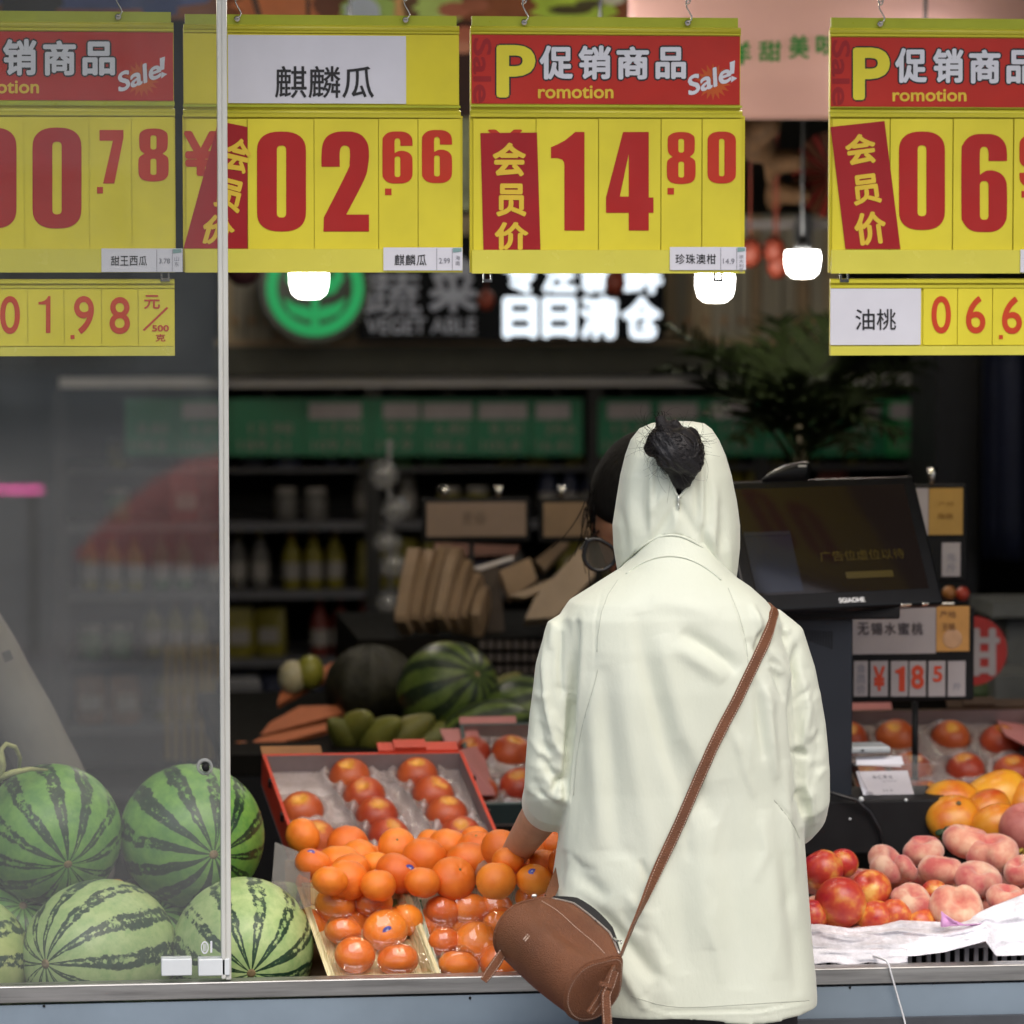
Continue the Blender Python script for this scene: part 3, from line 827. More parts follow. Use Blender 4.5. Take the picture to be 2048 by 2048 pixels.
# loose vine curl
v0 = at(-6, 1560, .34)
vine = M()
pts = [at(-40, 1560, .35), at(0, 1560, .32), at(6, 1530, .30), at(2, 1500, .30), at(12, 1488, .31), at(30, 1494, .32), at(40, 1515, .34), at(38, 1535, .35)]
vine.tube(pts, [.004, .005, .0055, .0045, .004, .004, .0035, .003], 8); vine.tube([at(-10, 1560, .32), at(25, 1545, .30), at(60, 1538, .33), at(95, 1540, .36)], [.006, .005, .004, .002], 8)
tag(vine.build('vine_stalk', VINE, None, v0), 'curled dry vine stalk on top of the leftmost large watermelon', 'vine')
leafm = M(); leafm.ball(at(232, 1768, .28), (.014, .010, .008), 12, 8); leafm.ball(at(240, 1772, .275), (.010, .01, .007), 12, 8)
tag(leafm.build('dry_leaf', mat('dry_leaf', (.42, .27, .08), .8, var=.3, vs=60, bmp=.3), None, at(232, 1768, .28)), 'small dry yellow leaf scrap between the large and the pale watermelons', 'leaf')

# ------------------------------------------------------------------ oranges
OR = fruit_mat('orange_peel', [(.3, (.78, .170, .014)), (.7, (.90, .255, .026))], 1.1, .33, .30, 26, sss=.06)
CAL = mat('calyx', (.16, .15, .05), .8, var=.3, vs=90)
STK = mat('sticker_blue', (.06, .07, .36), .35, var=.05)

def orange_mesh(seed, ob=.86):
    m = M()
    def fn(p):
        rho = math.hypot(p.x, p.y)
        k = 1 + .025 * noise.noise(p * 1.6 + V((seed * 5.3, 1, 2)))
        q = p * k
        if p.z > 0: q.z -= .11 * math.exp(-(rho / .22) ** 2); 
        else: q.z += .06 * math.exp(-(rho / .2) ** 2)
        a = math.atan2(p.y, p.x)
        q.z *= 1 + .012 * math.cos(5 * a) * math.exp(-(rho - .3) ** 2 / .06)
        return V((q.x, q.y, q.z * ob))
    m.ball((0, 0, 0), 1.0, 26, 18, fn=fn)
    me = bpy.data.meshes.new('orange')
    me.from_pydata(m.v, [], m.f); me.materials.append(OR)
    me.polygons.foreach_set('use_smooth', [True] * len(m.f)); me.update()
    return me
OM = [orange_mesh(i, .80 + .045 * i) for i in range(4)]
def star_mesh():
    m = M(); n = 10; vs = []
    for i in range(n):
        a = 2 * math.pi * i / n; r_ = .19 if i % 2 == 0 else .065
        vs.append(V((r_ * math.cos(a), r_ * math.sin(a), .0 + (.02 if i % 2 == 0 else .035))))
    m.add(vs + [V((0, 0, .055))], [(i, (i + 1) % n, n) for i in range(n)])
    m.lathe([(.05, .02), (.045, .07), (.02, .085), (.001, .085)], 8)
    me = bpy.data.meshes.new('calyx'); me.from_pydata(m.v, [], m.f); me.materials.append(CAL); me.update(); return me
STAR = star_mesh()
def sticker_mesh():
    m = M(); n = 16
    rings = [[V((.22 * t * math.cos(2 * math.pi * i / n), .17 * t * math.sin(2 * math.pi * i / n), 0)) for i in range(n)] for t in (.01, .5, 1)]
    for r_ in rings:
        for p in r_: p.z = math.sqrt(max(0, 1.006 ** 2 - p.x ** 2 - p.y ** 2))
    m.loft(rings, 0, True, (True, False))
    c = [V((x * .11, y * .06, 0)) for x, y in ((-.9, -.6), (-.1, -.15), (.6, -.9), (.25, .1), (1, .7), (0, .45), (-.6, 1), (-.3, .2))]
    for p in c: p.z = math.sqrt(1.014 ** 2 - p.x ** 2 - p.y ** 2)
    m.add(c, [(0, 1, 7), (1, 2, 3), (3, 4, 5), (5, 6, 7), (1, 3, 5), (1, 5, 7)], 1)
    me = bpy.data.meshes.new('sticker'); me.from_pydata(m.v, [], m.f); me.materials.append(STK); me.materials.append(WHITEP)
    me.polygons.foreach_set('material_index', m.mi); me.update(); return me
STM = sticker_mesh()

def orange(label, group, c, r, up=(0, 0, 1), star=False, sticker=None, k=None, sq=1.0, roll=None):
    o = inst(OM[k if k is not None else random.randrange(4)], 'orange', c, rot_to(up, random.random() * 6 if roll is None else roll), (r, r, r * sq))
    tag(o, label, 'orange', group)
    if star:
        z = .74 if True else 1
        s_ = inst(STAR, 'calyx', (0, 0, (o.data.vertices[-1].co.z) - .03), None, None, o)
    if sticker is not None:
        d = o.rotation_euler.to_matrix().inverted() @ V(sticker).normalized()
        s_ = inst(STM, 'sticker', (0, 0, 0), rot_to(d, 0.4), (1.0, 1.0, .985), o)
        s_.scale = (1, 1, 1.0)
        # press on to the flattened peel
        loc = BVHTree.FromPolygons([v.co for v in o.data.vertices], [p.vertices for p in o.data.polygons]).ray_cast(d * 2, -d)[0]
        s_.location = loc - d * 1.0
    return o

def relax(items, ymin, k=.97, it=120):
    "slide fruits along the line of sight until they only touch: items = [px, py, radius px, y]"
    for _ in range(it):
        P_ = [at(a[0], a[1], a[3]) for a in items]; R_ = [a[2] / pxm(a[3]) for a in items]
        for i in range(len(items)):
            for j in range(i):
                d = (P_[i] - P_[j]).length; need = k * (R_[i] + R_[j])
                if d < need:
                    f, b_ = (i, j) if items[i][3] <= items[j][3] else (j, i)
                    s_ = (need - d) * .25
                    if items[f][3] - s_ > ymin: items[f][3] -= s_
                    items[b_][3] += s_
    return items

GH = 'loose oranges heaped on the counter'
LH = 'plain loose orange in the heap behind the wrapped trays'
toC = V((-.1, -.98, .18))
def hy(py): return .15 + (1800 - py) / 130 * .27
heap = [  # px, py, r px, special label, up, star, sticker
    (606, 1673, 35, 'upright orange standing alone at the far left end of the heap', (.9, .2, .4), 0, None),
    (696, 1691, 40, 'orange in the back row, next to the upright one at the far left', (.2, .3, 1), 0, None), (679, 1725, 41, 'orange in the left slope of the heap, right of the shoulder sticker one', (0, .2, 1), 0, None), (721, 1708, 33, 'small orange tucked in the back of the left slope, behind two others', (.3, -.2, 1), 0, None),
    (627, 1729, 36, 'orange with a small sticker on its shoulder, right above the clear divider', (.5, .2, 1), 0, (-.2, -.6, .8)),
    (700, 1741, 38, 'orange in the lower left slope, above the big front left one', (-.3, .1, 1), 0, None), (694, 1760, 41, 'big orange at the front left of the heap, over the cream tray', (.1, .1, 1), 0, None),
    (794, 1693, 36, 'orange in the back row with its dark stem star facing out', (-.05, -.75, .55), 1, None),
    (849, 1717, 42, 'wide flattened orange lying in the middle of the heap', (.2, -.1, 1), 0, None),
    (796, 1747, 44, 'big loose orange with a blue oval sticker, just above the gap of the trays', (.6, .2, .8), 0, (.45, -.82, .35)),
    (752, 1730, 30, 'small orange showing left of the big sticker orange', (.1, .4, 1), 0, None), (861, 1684, 26, 'small orange peeking out in the back row, right of the stem star one', (.1, .2, 1), 0, None), (897, 1693, 39, 'round orange in the middle of the back row, below the red crate', (.3, .2, 1), 0, None),
    (950, 1676, 27, 'small orange highest in the back row, below the crate corner', (0, .3, 1), 0, None), (954, 1700, 40, 'orange near the top with a scarred green stem end', (-.1, -.35, .95), 1, None),
    (1003, 1699, 40, 'round orange at the fingertips side of the forearm of the shopper', (.5, .5, .6), 0, None), (938, 1724, 44, 'largest plain orange in the middle of the heap, above the starred one', (.1, .3, 1), 0, None),
    (907, 1757, 43, 'orange with its dark stem star facing up and out, right behind the second tray', (.3, -.72, .62), 1, None),
    (1063, 1703, 26, 'small orange with a dark stem star, beside the jacket of the shopper', (0, -.8, .6), 1, None),
    (1108, 1690, 31, 'orange at the right end of the heap, touching the jacket edge', (.2, .2, 1), 0, None), (1040, 1741, 28, 'small orange left of the sticker orange at the third tray', (0, .3, 1), 0, None), (1090, 1728, 30, 'orange right below the small starred one, beside the jacket', (.2, .1, 1), 0, None),
    (992, 1762, 38, 'orange at the front right of the heap, above the leafy tray', (0, .2, 1), 0, None), (1068, 1760, 34, 'orange with a sticker at the rim of the third tray', (.2, .5, .8), 0, (-.2, -.75, .6)),
    (845, 1765, 34, 'orange at the front between the sticker orange and the starred one', (.2, .2, 1), 0, None), (1016, 1722, 30, 'orange below the wrist of the shopper', (0, .2, 1), 0, None), (1028, 1712, 24, 'smallest orange against the wrist of the shopper', (.3, .2, 1), 0, None),
    (756, 1771, 34, 'orange at the front above the sticker orange of the cream tray', (.1, .2, 1), 0, None), (660, 1762, 34, 'leftmost orange at the front of the heap, above the cream tray corner', (.1, .3, 1), 0, None), (1130, 1725, 32, 'orange half behind the jacket at the right end of the heap', (0, .3, 1), 0, None)]
rl = relax([[h[0], h[1], h[2], hy(h[1]) if h[0] < 985 else .072 + (1800 - h[1]) / 130 * .05] for h in heap], .06)
for (px, py, r_, lb, up, st, sk), q_ in zip(heap, rl):
    y = q_[3]
    orange(lb or LH, GH, at(px, py, y), r_ / pxm(y) * 1.10, up, st, sk)
# lower layers of the same heap
for i in range(7):
    for j in range(4):
        px = 630 + 78 * i + random.uniform(-12, 12) + (j % 2) * 38; y = .20 + .085 * j
        c = at(px, 1800 - (y - .15) / .27 * 130, y) - V((0, -.04, .066))
        orange('orange buried under the top layer of the heap', 'buried oranges', c, .031, (random.uniform(-.5, .5), random.uniform(-.5, .5), 1))
CARD = mat('cardboard', (.25, .16, .085), .8, var=.12, vs=20)
box = thing('orange_bin', 'shallow cardboard bin that carries the loose oranges', 'fruit box', at(850, 1800, .35))
a, b = at(598, 1800, .15), at(1170, 1800, .15)
m = M(); n = V((0, -.5, .87))
m.slab([V((a.x, .14, .645)), V((b.x, .14, .645)), V((b.x, .50, .735)), V((a.x, .50, .735))], V((0, -.24, .97)), .006); m.build('floor_panel', CARD, box)
m = M(); m.box(a.x, b.x, .50, .506, .585, .80); m.build('back_panel', CARD, box)
m = M(); m.box(a.x, a.x + .005, .14, .50, .585, .68); m.build('side_panel', CARD, box)
m = M(); m.box(b.x - .005, b.x, .14, .50, .585, .68); m.build('side_panel', CARD, box)
# clear divider
dv = M()
dp = [at(538, 1838, .17), at(622, 1812, .17), at(619, 1712, .30), at(550, 1684, .36)]
dv.slab([dp[0], dp[1], dp[2], dp[3]], (-.2, -1, .3), .003)
tag(dv.build('clear_divider', clear_mat('scratched_acrylic', (.80, .72, .66), .12, .10), None, dp[0]), 'scratched clear acrylic divider between the watermelons and the oranges', 'divider')

# wrapped trays of oranges
FILM = clear_mat('cling_film', (.985, .985, .985), .035, .004, bmp=0, bs=40, refl=1.0, film=.9)
def tray_mat(name, c1, c2, c3):
    m = bpy.data.materials.new(name); t, N, L, b = nodes(m)
    co = coords(N, L)
    wv = N.new('ShaderNodeTexWave'); L.new(co, wv.inputs[0]); wv.inputs['Scale'].default_value = 34; wv.inputs['Distortion'].default_value = 9; wv.inputs['Detail'].default_value = 1; wv.inputs['Detail Scale'].default_value = .6
    L.new(ramp(N, L, wv.outputs[1], [(.25, c1), (.45, c2), (.7, c3), (.9, c1)]), b.inputs['Base Color']); b.inputs['Roughness'].default_value = .3
    return m
TR1 = tray_mat('tray_cream', (.70, .62, .36), (.74, .68, .45), (.46, .36, .10))
TR2 = tray_mat('tray_leafy', (.70, .72, .58), (.10, .36, .10), (.68, .72, .56))

def tray(label, TL, TR_, BL, ya, yb, mt, lst, glab, trough=1.0):
    tl, tr, bl = at(*TL, ya), at(*TR_, ya), at(*BL, yb)
    U = tr - tl; W = tl - bl
    n = U.cross(W).normalized()
    if n.y > 0: n = -n
    root = thing('fruit_tray', label, 'fruit tray', bl, 'cling wrapped trays of oranges at the counter edge')
    d = .030
    fl = [bl - n * d, bl + U - n * d, bl + U + W - n * d, bl + W - n * d]
    rim = [bl, bl + U, bl + U + W, bl + W]
    m = M()
    m.slab([p - n * .0 for p in fl], n, .003); m.build('tray_floor', mt, root)
    un, wn = U.normalized(), W.normalized()
    ctr = bl + U * .5 + W * .5
    for i in range(4):
        p0, p1 = fl[i], fl[(i + 1) % 4]; q0, q1 = rim[i], rim[(i + 1) % 4]
        m = M()
        out = ((p0 + p1) / 2 - ctr); out = (out - n * out.dot(n)).normalized()
        ins = [p0 + (ctr - p0) * .10, p1 + (ctr - p1) * .10]
        m.add([ins[0], ins[1], q1, q0, ins[0] + out * .004, ins[1] + out * .004, q1 + out * .004, q0 + out * .004],
              [(0, 1, 2, 3), (7, 6, 5, 4), (3, 2, 6, 7), (0, 4, 5, 1), (0, 3, 7, 4), (1, 5, 6, 2)])
        e = (q1 - q0).normalized()
        m.slab([q0 - out * .001, q1 - out * .001, q1 + out * .010, q0 + out * .010] if True else [], n, .002)
        m.build('tray_wall', mt, root)
    sph = []
    for px, py, r_, lb, up, sk, sq in lst:
        t = (BL[1] - py) / (BL[1] - TL[1]); y = lerp(yb, ya, t)
        rm = r_ / pxm(y) * 1.02
        c = at(px, py, y) - n * .0
        sph.append((c, rm))
        orange(lb or glab, 'oranges inside the wrapped trays', c, rm, up, False, sk, sq=sq)
    nu, nv = 90, 110
    cre = [(V((random.uniform(.1, .9), random.uniform(.1, .9), 0)), V((random.uniform(.1, .9), random.uniform(.1, .9), 0)), random.uniform(.0015, .004)) for _ in range(9)]
    H = {}
    def hgt(u, v):
        p = bl + U * u + W * v
        h = -.004; acc = 0
        for c, rm in sph:
            q = c - p; hn = q.dot(n); dd = (q - n * hn).length
            if dd < rm * 1.25:
                k = math.sqrt(max(0, rm * rm - min(dd, rm) ** 2)) + hn
                if dd > rm: k -= (dd - rm) * 2.2
                acc += math.exp(k * 260)
        if acc > 0: h = max(h, math.log(acc) / 260)
        q2 = V((u, v * 1.5, 0))
        for a_, b_, hh in cre:
            a2, b2 = V((a_.x, a_.y * 1.5, 0)), V((b_.x, b_.y * 1.5, 0)); t = max(0, min(1, (q2 - a2).dot(b2 - a2) / (b2 - a2).length_squared))
            h += hh * math.exp(-((q2 - a2.lerp(b2, t)).length / .022) ** 2) * (.3 + .7 * math.sin(math.pi * t))
        e = min(u, 1 - u, v, 1 - v)
        h = max(h + .0025, 0)
        h += .0016 * noise.noise(V((u * 7, v * 9, 3))) + .0010 * noise.noise(V((u * 19, v * 5, 8)))
        return lerp(.002, h, min(1, e / .06))
    m = M(); m.grid(lambda u, v: bl + U * u + W * v + n * hgt(u, v), nu, nv)
    m.build('cling_film', FILM, root)
    return root

tray('cream paper fruit tray wrapped in film, nearest the watermelons', (606, 1773), (800, 1768), (668, 1952), .27, .065, TR1,
     [(671, 1808, 41, 'wrapped orange at the top left of the cream tray', (.2, .2, 1), None, 1), (744, 1800, 43, 'wrapped orange with a blue sticker at the top of the cream tray', (.3, -.2, .9), (-.1, -.85, .45), 1),
      (771, 1860, 46, 'wrapped orange with a blue sticker in the centre of the cream tray', (-.2, -.5, .8), (.0, -.95, .15), 1), (686, 1863, 37, 'flattened wrapped orange at the left middle of the cream tray', (.1, .3, 1), None, .85),
      (710, 1910, 41, 'wrapped orange at the bottom left of the cream tray', (.1, -.4, 1), None, 1), (796, 1920, 42, 'flattened wrapped orange at the bottom right of the cream tray', (-.1, .1, 1), None, .85), (812, 1840, 34, 'wrapped orange against the right wall of the cream tray', (0, .3, 1), None, 1)], 'plain orange under the film of the cream tray')
tray('fruit tray with a green leaf print wrapped in film, in front of the brown bag', (832, 1783), (1015, 1773), (882, 1952), .27, .065, TR2,
     [(886, 1822, 37, 'wrapped orange at the top left of the leafy tray', (.2, .2, 1), None, 1), (938, 1818, 41, 'flattened wrapped orange with double lamp glints, at the top of the leafy tray', (.1, .1, 1), None, .86), (992, 1814, 36, 'wrapped orange at the top right of the leafy tray', (.3, .1, 1), None, 1),
      (889, 1884, 33, 'small wrapped orange at the left middle of the leafy tray', (0, .3, 1), None, 1), (952, 1886, 45, 'largest wrapped orange of the leafy tray', (-.1, -.6, .8), None, 1), (917, 1931, 41, 'wrapped orange at the bottom left of the leafy tray', (.2, .2, 1), None, .9), (1000, 1850, 36, 'wrapped orange half behind the bag, right middle of the leafy tray', (0, .2, 1), None, 1), (1000, 1925, 42, 'wrapped orange behind the leather tab of the bag', (0, .1, 1), None, 1)], 'plain orange under the film of the leafy tray')
tray('leafy fruit tray mostly hidden behind the brown bag and the shopper', (1022, 1772), (1200, 1765), (1072, 1945), .27, .065, TR2,
     [(1066, 1800, 37, 'wrapped orange with a sticker just above the brown bag', (.3, .2, .9), (.2, -.7, .55), 1), (1130, 1805, 42, None, (.1, .2, 1), None, 1), (1090, 1870, 42, None, (.1, .2, 1), None, 1), (1170, 1870, 42, None, (.1, .2, 1), None, 1)], 'plain orange in the hidden leafy tray')
# green padded mat in the gap between trays
m = M()
g0 = at(795, 1955, .09); 
for i in range(5):
    for j in range(9):
        p = at(800 + 14 * i + j * -4, 1950 - 18 * j, .10 + .02 * j); m.ball(p - V((0, -.01, .012)), (.008, .008, .006), 8, 5)
m.slab([at(775, 1975, .095), at(880, 1975, .095), at(840, 1790, .28), at(735, 1790, .28)], (0, -.5, .8), .004)
tag(m.build('bubble_mat', mat('green_foam', (.02, .13, .03), .4, var=.2), None, g0), 'green dimpled foam mat in the gap between the wrapped trays', 'mat')

# ------------------------------------------------------------------ red crate of apples and friends
APR = fruit_mat('red_apple', [(.3, (.32, .028, .010)), (.7, (.48, .085, .024))], 16, .42, .03, 200, zstops=[(.16, (1, 1, 1)), (.46, (0, 0, 0))], speck=(.66, .30, .05), sss=.08, zr=.037)
def apple_mesh():
    m = M(); prof = []
    n = 22
    pr = []
    for i in range(n + 1):
        t = math.pi * i / n
        rad = math.sin(t) * (1 + .06 * math.cos(t)); z = -math.cos(t) * .88
        if t > math.pi * .5: z -= .24 * math.exp(-(rad / .28) ** 2)
        else: z += .10 * math.exp(-(rad / .25) ** 2)
        pr.append((max(rad, .004), z))
    m.lathe(pr, 28)
    me = bpy.data.meshes.new('apple'); me.from_pydata(m.v, [], m.f); me.polygons.foreach_set('use_smooth', [True] * len(m.f))
    for v in me.vertices: v.co *= .037
    me.materials.append(APR); me.update(); return me
APM = apple_mesh()
STEMM = mat('stem', (.12, .09, .04), .8, var=.2)
m_ = M(); m_.tube([V((0, 0, .020)), V((.001, 0, .030)), V((.004, .001, .037))], [.0016, .0013, .0018], 6)
_o = m_.build('stem', STEMM); STEMD = _o.data; bpy.data.objects.remove(_o)

CRED = mat('red_card', (.50, .045, .020), .45, var=.10, vs=12)
CINN = mat('card_inner', (.24, .19, .19), .7, var=.1)
INS = clear_mat('tray_insert', (.90, .86, .84),   .06, .28, bmp=.25, bs=50, dustcol=(.70, .60, .58))

def apple_crate(label, FL, FR, yf, depth, tilt, wall, mats, apples, alabel, agroup, insert=True, yaw=0.0):
    fl, fr = at(*FL, yf), at(*FR, yf)
    U = fr - fl; U.z = 0
    W = V((math.sin(yaw), math.cos(yaw), 0)) * math.cos(tilt) * depth + V((0, 0, math.sin(tilt) * depth))
    n = U.cross(W).normalized()
    root = thing('fruit_crate', label, 'fruit crate', fl - n * wall)
    c0 = fl - n * wall
    un, wn = U.normalized(), W.normalized()
    th = .006
    P = lambda u, v, h: c0 + U * u + W * v + n * h
    m = M(); m.slab([P(0, 0, 0), P(1, 0, 0), P(1, 1, 0), P(0, 1, 0)], n, .004); m.build('floor_panel', mats[1], root)
    for nm, a, b, inn in (('front_panel', (0, 0), (1, 0), wn), ('back_panel', (0, 1), (1, 1), -wn), ('side_panel', (0, 0), (0, 1), un), ('side_panel', (1, 0), (1, 1), -un)):
        p0, p1 = P(*a, .0005), P(*b, .0005)
        hgt = wall * (1.0 if nm != 'front_panel' else .8)
        m = M()
        e = (p1 - p0).normalized() * (th if nm in ('front_panel', 'back_panel') else 0) * 0
        vs = [p0, p1, p1 + n * hgt, p0 + n * hgt]
        if nm == 'side_panel': vs = [p + wn * s_ * (th + .0005) for p, s_ in zip(vs, (1, -1, -1, 1))]
        ou = [v for v in vs]; iv = [v + inn * th for v in vs]
        m.add(ou + iv, [(0, 1, 2, 3), (0, 4, 5, 1), (1, 5, 6, 2), (3, 2, 6, 7), (0, 3, 7, 4)], 0); m.add(iv, [(3, 2, 1, 0)], 1)
        m.build(nm, [mats[0], mats[1]], root)
    # folded top flaps at the back
    for u0, u1, hh in ((.0, .30, .006), (.58, .98, .010), (.66, .82, .016)):
        m = M(); m.slab([P(u0, 1, wall + hh - .006), P(u1, 1, wall + hh - .006), P(u1, 1.06, wall + hh), P(u0, 1.06, wall + hh)], n, .004)
        m.build('top_flap', mats[0] if u0 > .1 else mats[2], root)
    for v in (.35, .72):
        for u in (0, 1):
            m = M(); m.rbox(P(u, v, wall - .008), (.010, .010, .016), .002, rot_to(n)); m.build('lock_tab', DARKM, root)
    if insert:
        cells = [(a[0], a[1]) for a in apples]
        def hf(u, v):
            h = .030
            for a in cells:
                p = P(u, v, 0) - P(a[0], a[1], 0); d_ = p.length
                h -= .024 * math.exp(-(d_ / .028) ** 2)
                h += .013 * math.exp(-((d_ - .045) / .007) ** 2)
            return h
        m = M(); m.grid(lambda u, v: P(.02 + .96 * u, .03 + .94 * v, hf(.02 + .96 * u, .03 + .94 * v)), 60, 48); m.build('plastic_insert', INS, root)
    cols = []
    for u, v, s_ in sorted(apples):
        if not cols or u - cols[-1][-1][0] > .09: cols.append([])
        cols[-1].append((u, v, s_))
    order = {a: (ci, sorted([q[1] for q in cl], reverse=True).index(a[1])) for ci, cl in enumerate(cols) for a in cl}
    for a_ in apples:
        u, v, s_ = a_; ci, ri = order[a_]
        lab = alabel % (('first', 'second', 'third', 'fourth', 'fifth')[ri] if ri else 'rearmost', ('left', 'middle', 'right', 'far right')[ci] if len(cols) != 4 else ('leftmost', 'second', 'third', 'rightmost')[ci])
        up = (n + V((random.uniform(-.3, .3), random.uniform(-.3, .3), 0))).normalized()
        o = inst(APM, 'apple', P(u, v, .0) + n * .032 * s_, rot_to(up, random.random() * 6), s_)
        tag(o, lab, 'apple', agroup)
    return root, P

ap = [(.12, .52, 1.03), (.14, .22, 1.0), (.42, .90, .98), (.455, .68, 1.0), (.48, .46, 1.0), (.50, .24, .98), (.51, .04, .98), (.76, .90, .98), (.80, .68, 1.0), (.825, .46, 1.0), (.85, .24, .98), (.86, .04, .98)]
apple_crate('open red cardboard crate of apples tipped towards the counter, behind the oranges', (590, 1692), (1004, 1665), .60, .285, R(26), .062, [CRED, CINN, mat('brown_red_card', (.24, .10, .03), .6)], ap, '%s red apple in the %s column of the open red crate', 'apples in the red crate', yaw=-.16)
CTEAL = mat('teal_card', (.055, .085, .085), .5); CPINK = mat('pink_card', (.52, .20, .19), .6, var=.06)
r2, P2 = apple_crate('dark teal crate of apples with a pink flap, left of the shopper', (945, 1600), (1330, 1590), .98, .24, R(28), .055, [CTEAL, mat('pale_card', (.30, .22, .20), .7), CPINK],
            [(.05, .75, .95), (.26, .72, 1.05), (.27, .28, 1.05), (.06, .25, .9), (.50, .72, 1), (.50, .28, 1), (.74, .72, 1), (.74, .28, 1)], '%s red apple in the %s column of the dark teal crate', 'apples in the teal crate')
m = M(); m.slab([at(893, 1492, 1.14), at(962, 1490, 1.16), at(955, 1455, 1.2), at(880, 1458, 1.2)], (0, -.8, .5), .004); m.slab([at(918, 1500, 1.0), at(962, 1490, 1.16), at(990, 1590, 1.0), at(958, 1590, .99)], (-.5, -.5, .6), .003)
m.build('open_flap', CPINK, r2)
apple_crate('dim crate of tomatoes with a pink lid edge at the right, behind the price board', (1715, 1592), (2120, 1572), .95, .26, R(30), .06, [mat('brown_card', (.05, .025, .012), .6), CINN, CPINK],
            [(.06, .80, 1), (.10, .30, 1.05), (.30, .80, 1.03), (.33, .42, 1.03), (.36, .10, .98), (.58, .80, .98), (.60, .42, .98), (.63, .10, .98), (.82, .72, 1.05), (.83, .36, 1.05), (.86, .10, 1)], '%s dark red fruit in the %s column of the dim right crate', 'fruits in the dim right crate')
m = M(); m.slab([at(1985, 1425, 1.25), at(2110, 1440, 1.25), at(2110, 1520, 1.05), at(2010, 1470, 1.03)], (-.2, -.6, .7), .004)
tag(m.build('card_flap', CPINK, None, at(2000, 1450, 1.2)), 'pink folded carton flap at the right edge above the dim crate', 'carton flap')

# ------------------------------------------------------------------ peaches and nectarines on the right
PCH = fruit_mat('flat_peach_skin', [(.32, (.74, .50, .34)), (.48, (.64, .27, .19)), (.66, (.52, .10, .09))], 1.1, .75, .2, 30, sss=.12)
NEC = fruit_mat('nectarine_skin', [(.36, (.42, .020, .028)), (.50, (.55, .075, .035)), (.58, (.66, .22, .05)), (.68, (.76, .46, .12))], .85, .30, .04, 8, sss=.1)
MNG = fruit_mat('mango_skin', [(.34, (.55, .11, .015)), (.50, (.68, .27, .02)), (.75, (.72, .40, .045))], 14, .32, .05, 90, sss=.1)
PCH.node_tree.nodes['Principled BSDF'].inputs['Sheen Weight'].default_value = .35

def flat_peach_mesh(seed, notch):
    m = M()
    def fn(p):
        a = math.atan2(p.y, p.x); rho = math.hypot(p.x, p.y)
        k = 1 - notch * math.exp(-((abs(a) - 0) / .30) ** 2) * rho
        k *= 1 + .05 * noise.noise(p * 1.5 + V((seed * 4.2, 0, 0)))
        q = V((p.x * k, p.y * k, p.z * .72))
        d = .42 * math.exp(-(rho / .36) ** 2)
        q.z += -d if p.z > 0 else d * .7
        q.z *= (1 - .35 * notch * math.exp(-(a / .35) ** 2) * rho) * (1 + .10 * noise.noise(V((p.x, p.y, seed * 2.1)) * 1.4))
        return q
    m.ball((0, 0, 0), 1, 36, 24, fn=fn)
    me = bpy.data.meshes.new('flat_peach'); me.from_pydata(m.v, [], m.f); me.polygons.foreach_set('use_smooth', [True] * len(m.f)); me.materials.append(PCH); me.update(); return me
FP = [flat_peach_mesh(i, n_) for i, n_ in enumerate((.30, .12, .22, .05))]
def nect_mesh(seed):
    m = M()
    def fn(p):
        a = math.atan2(p.y, p.x); rho = math.hypot(p.x, p.y)
        k = 1 - .05 * math.exp(-(a / .22) ** 2) * rho
        q = V((p.x * k, p.y * k, p.z * .96)); q *= 1 + .03 * noise.noise(p * 1.2 + V((seed * 3, 0, 0)))
        if p.z > 0: q.z -= .26 * math.exp(-(rho / .24) ** 2)
        return q
    m.ball((0, 0, 0), 1, 32, 22, fn=fn)
    me = bpy.data.meshes.new('nectarine'); me.from_pydata(m.v, [], m.f); me.polygons.foreach_set('use_smooth', [True] * len(m.f)); me.materials.append(NEC); me.update(); return me
NM = [nect_mesh(i) for i in range(2)]
def ry(py): return .10 + (1850 - py) / 160 * .26
for px, py, r_, lb, up, k in [
    (1645, 1740, 44, 'deep red nectarine against the jacket of the shopper', (-.5, .1, .9), 0), (1686, 1727, 32, 'yellow-orange nectarine peeking out behind the deep red one', (.2, .6, .8), 1),
    (1681, 1806, 55, 'largest red and yellow nectarine at the front of the pile', (.5, .6, .3), 1), (1741, 1781, 44, 'red nectarine with its stem hollow facing out', (-.35, -.65, .65), 0),
    (1752, 1838, 40, 'orange-red nectarine low at the front on the white sheet', (.3, .5, .7), 1), (1790, 1830, 36, 'red nectarine wedged between the largest nectarine and the flat peaches', (.2, .3, .8), 0), (1622, 1832, 36, 'dark red nectarine low beside the jacket hem', (0, .4, .8), 0),
    (1840, 1846, 36, 'red nectarine under the front flat peaches', (0, .5, .7), 0), (1868, 1785, 28, 'dark red nectarine in the gap under the flat peaches', (0, .4, .8), 0)]:
    y = max(ry(py), .165); o = inst(NM[k], 'nectarine', at(px, py, y), rot_to(up, random.random() * 6), r_ / pxm(y)); tag(o, lb, 'nectarine', 'nectarines piled on the white sheet')
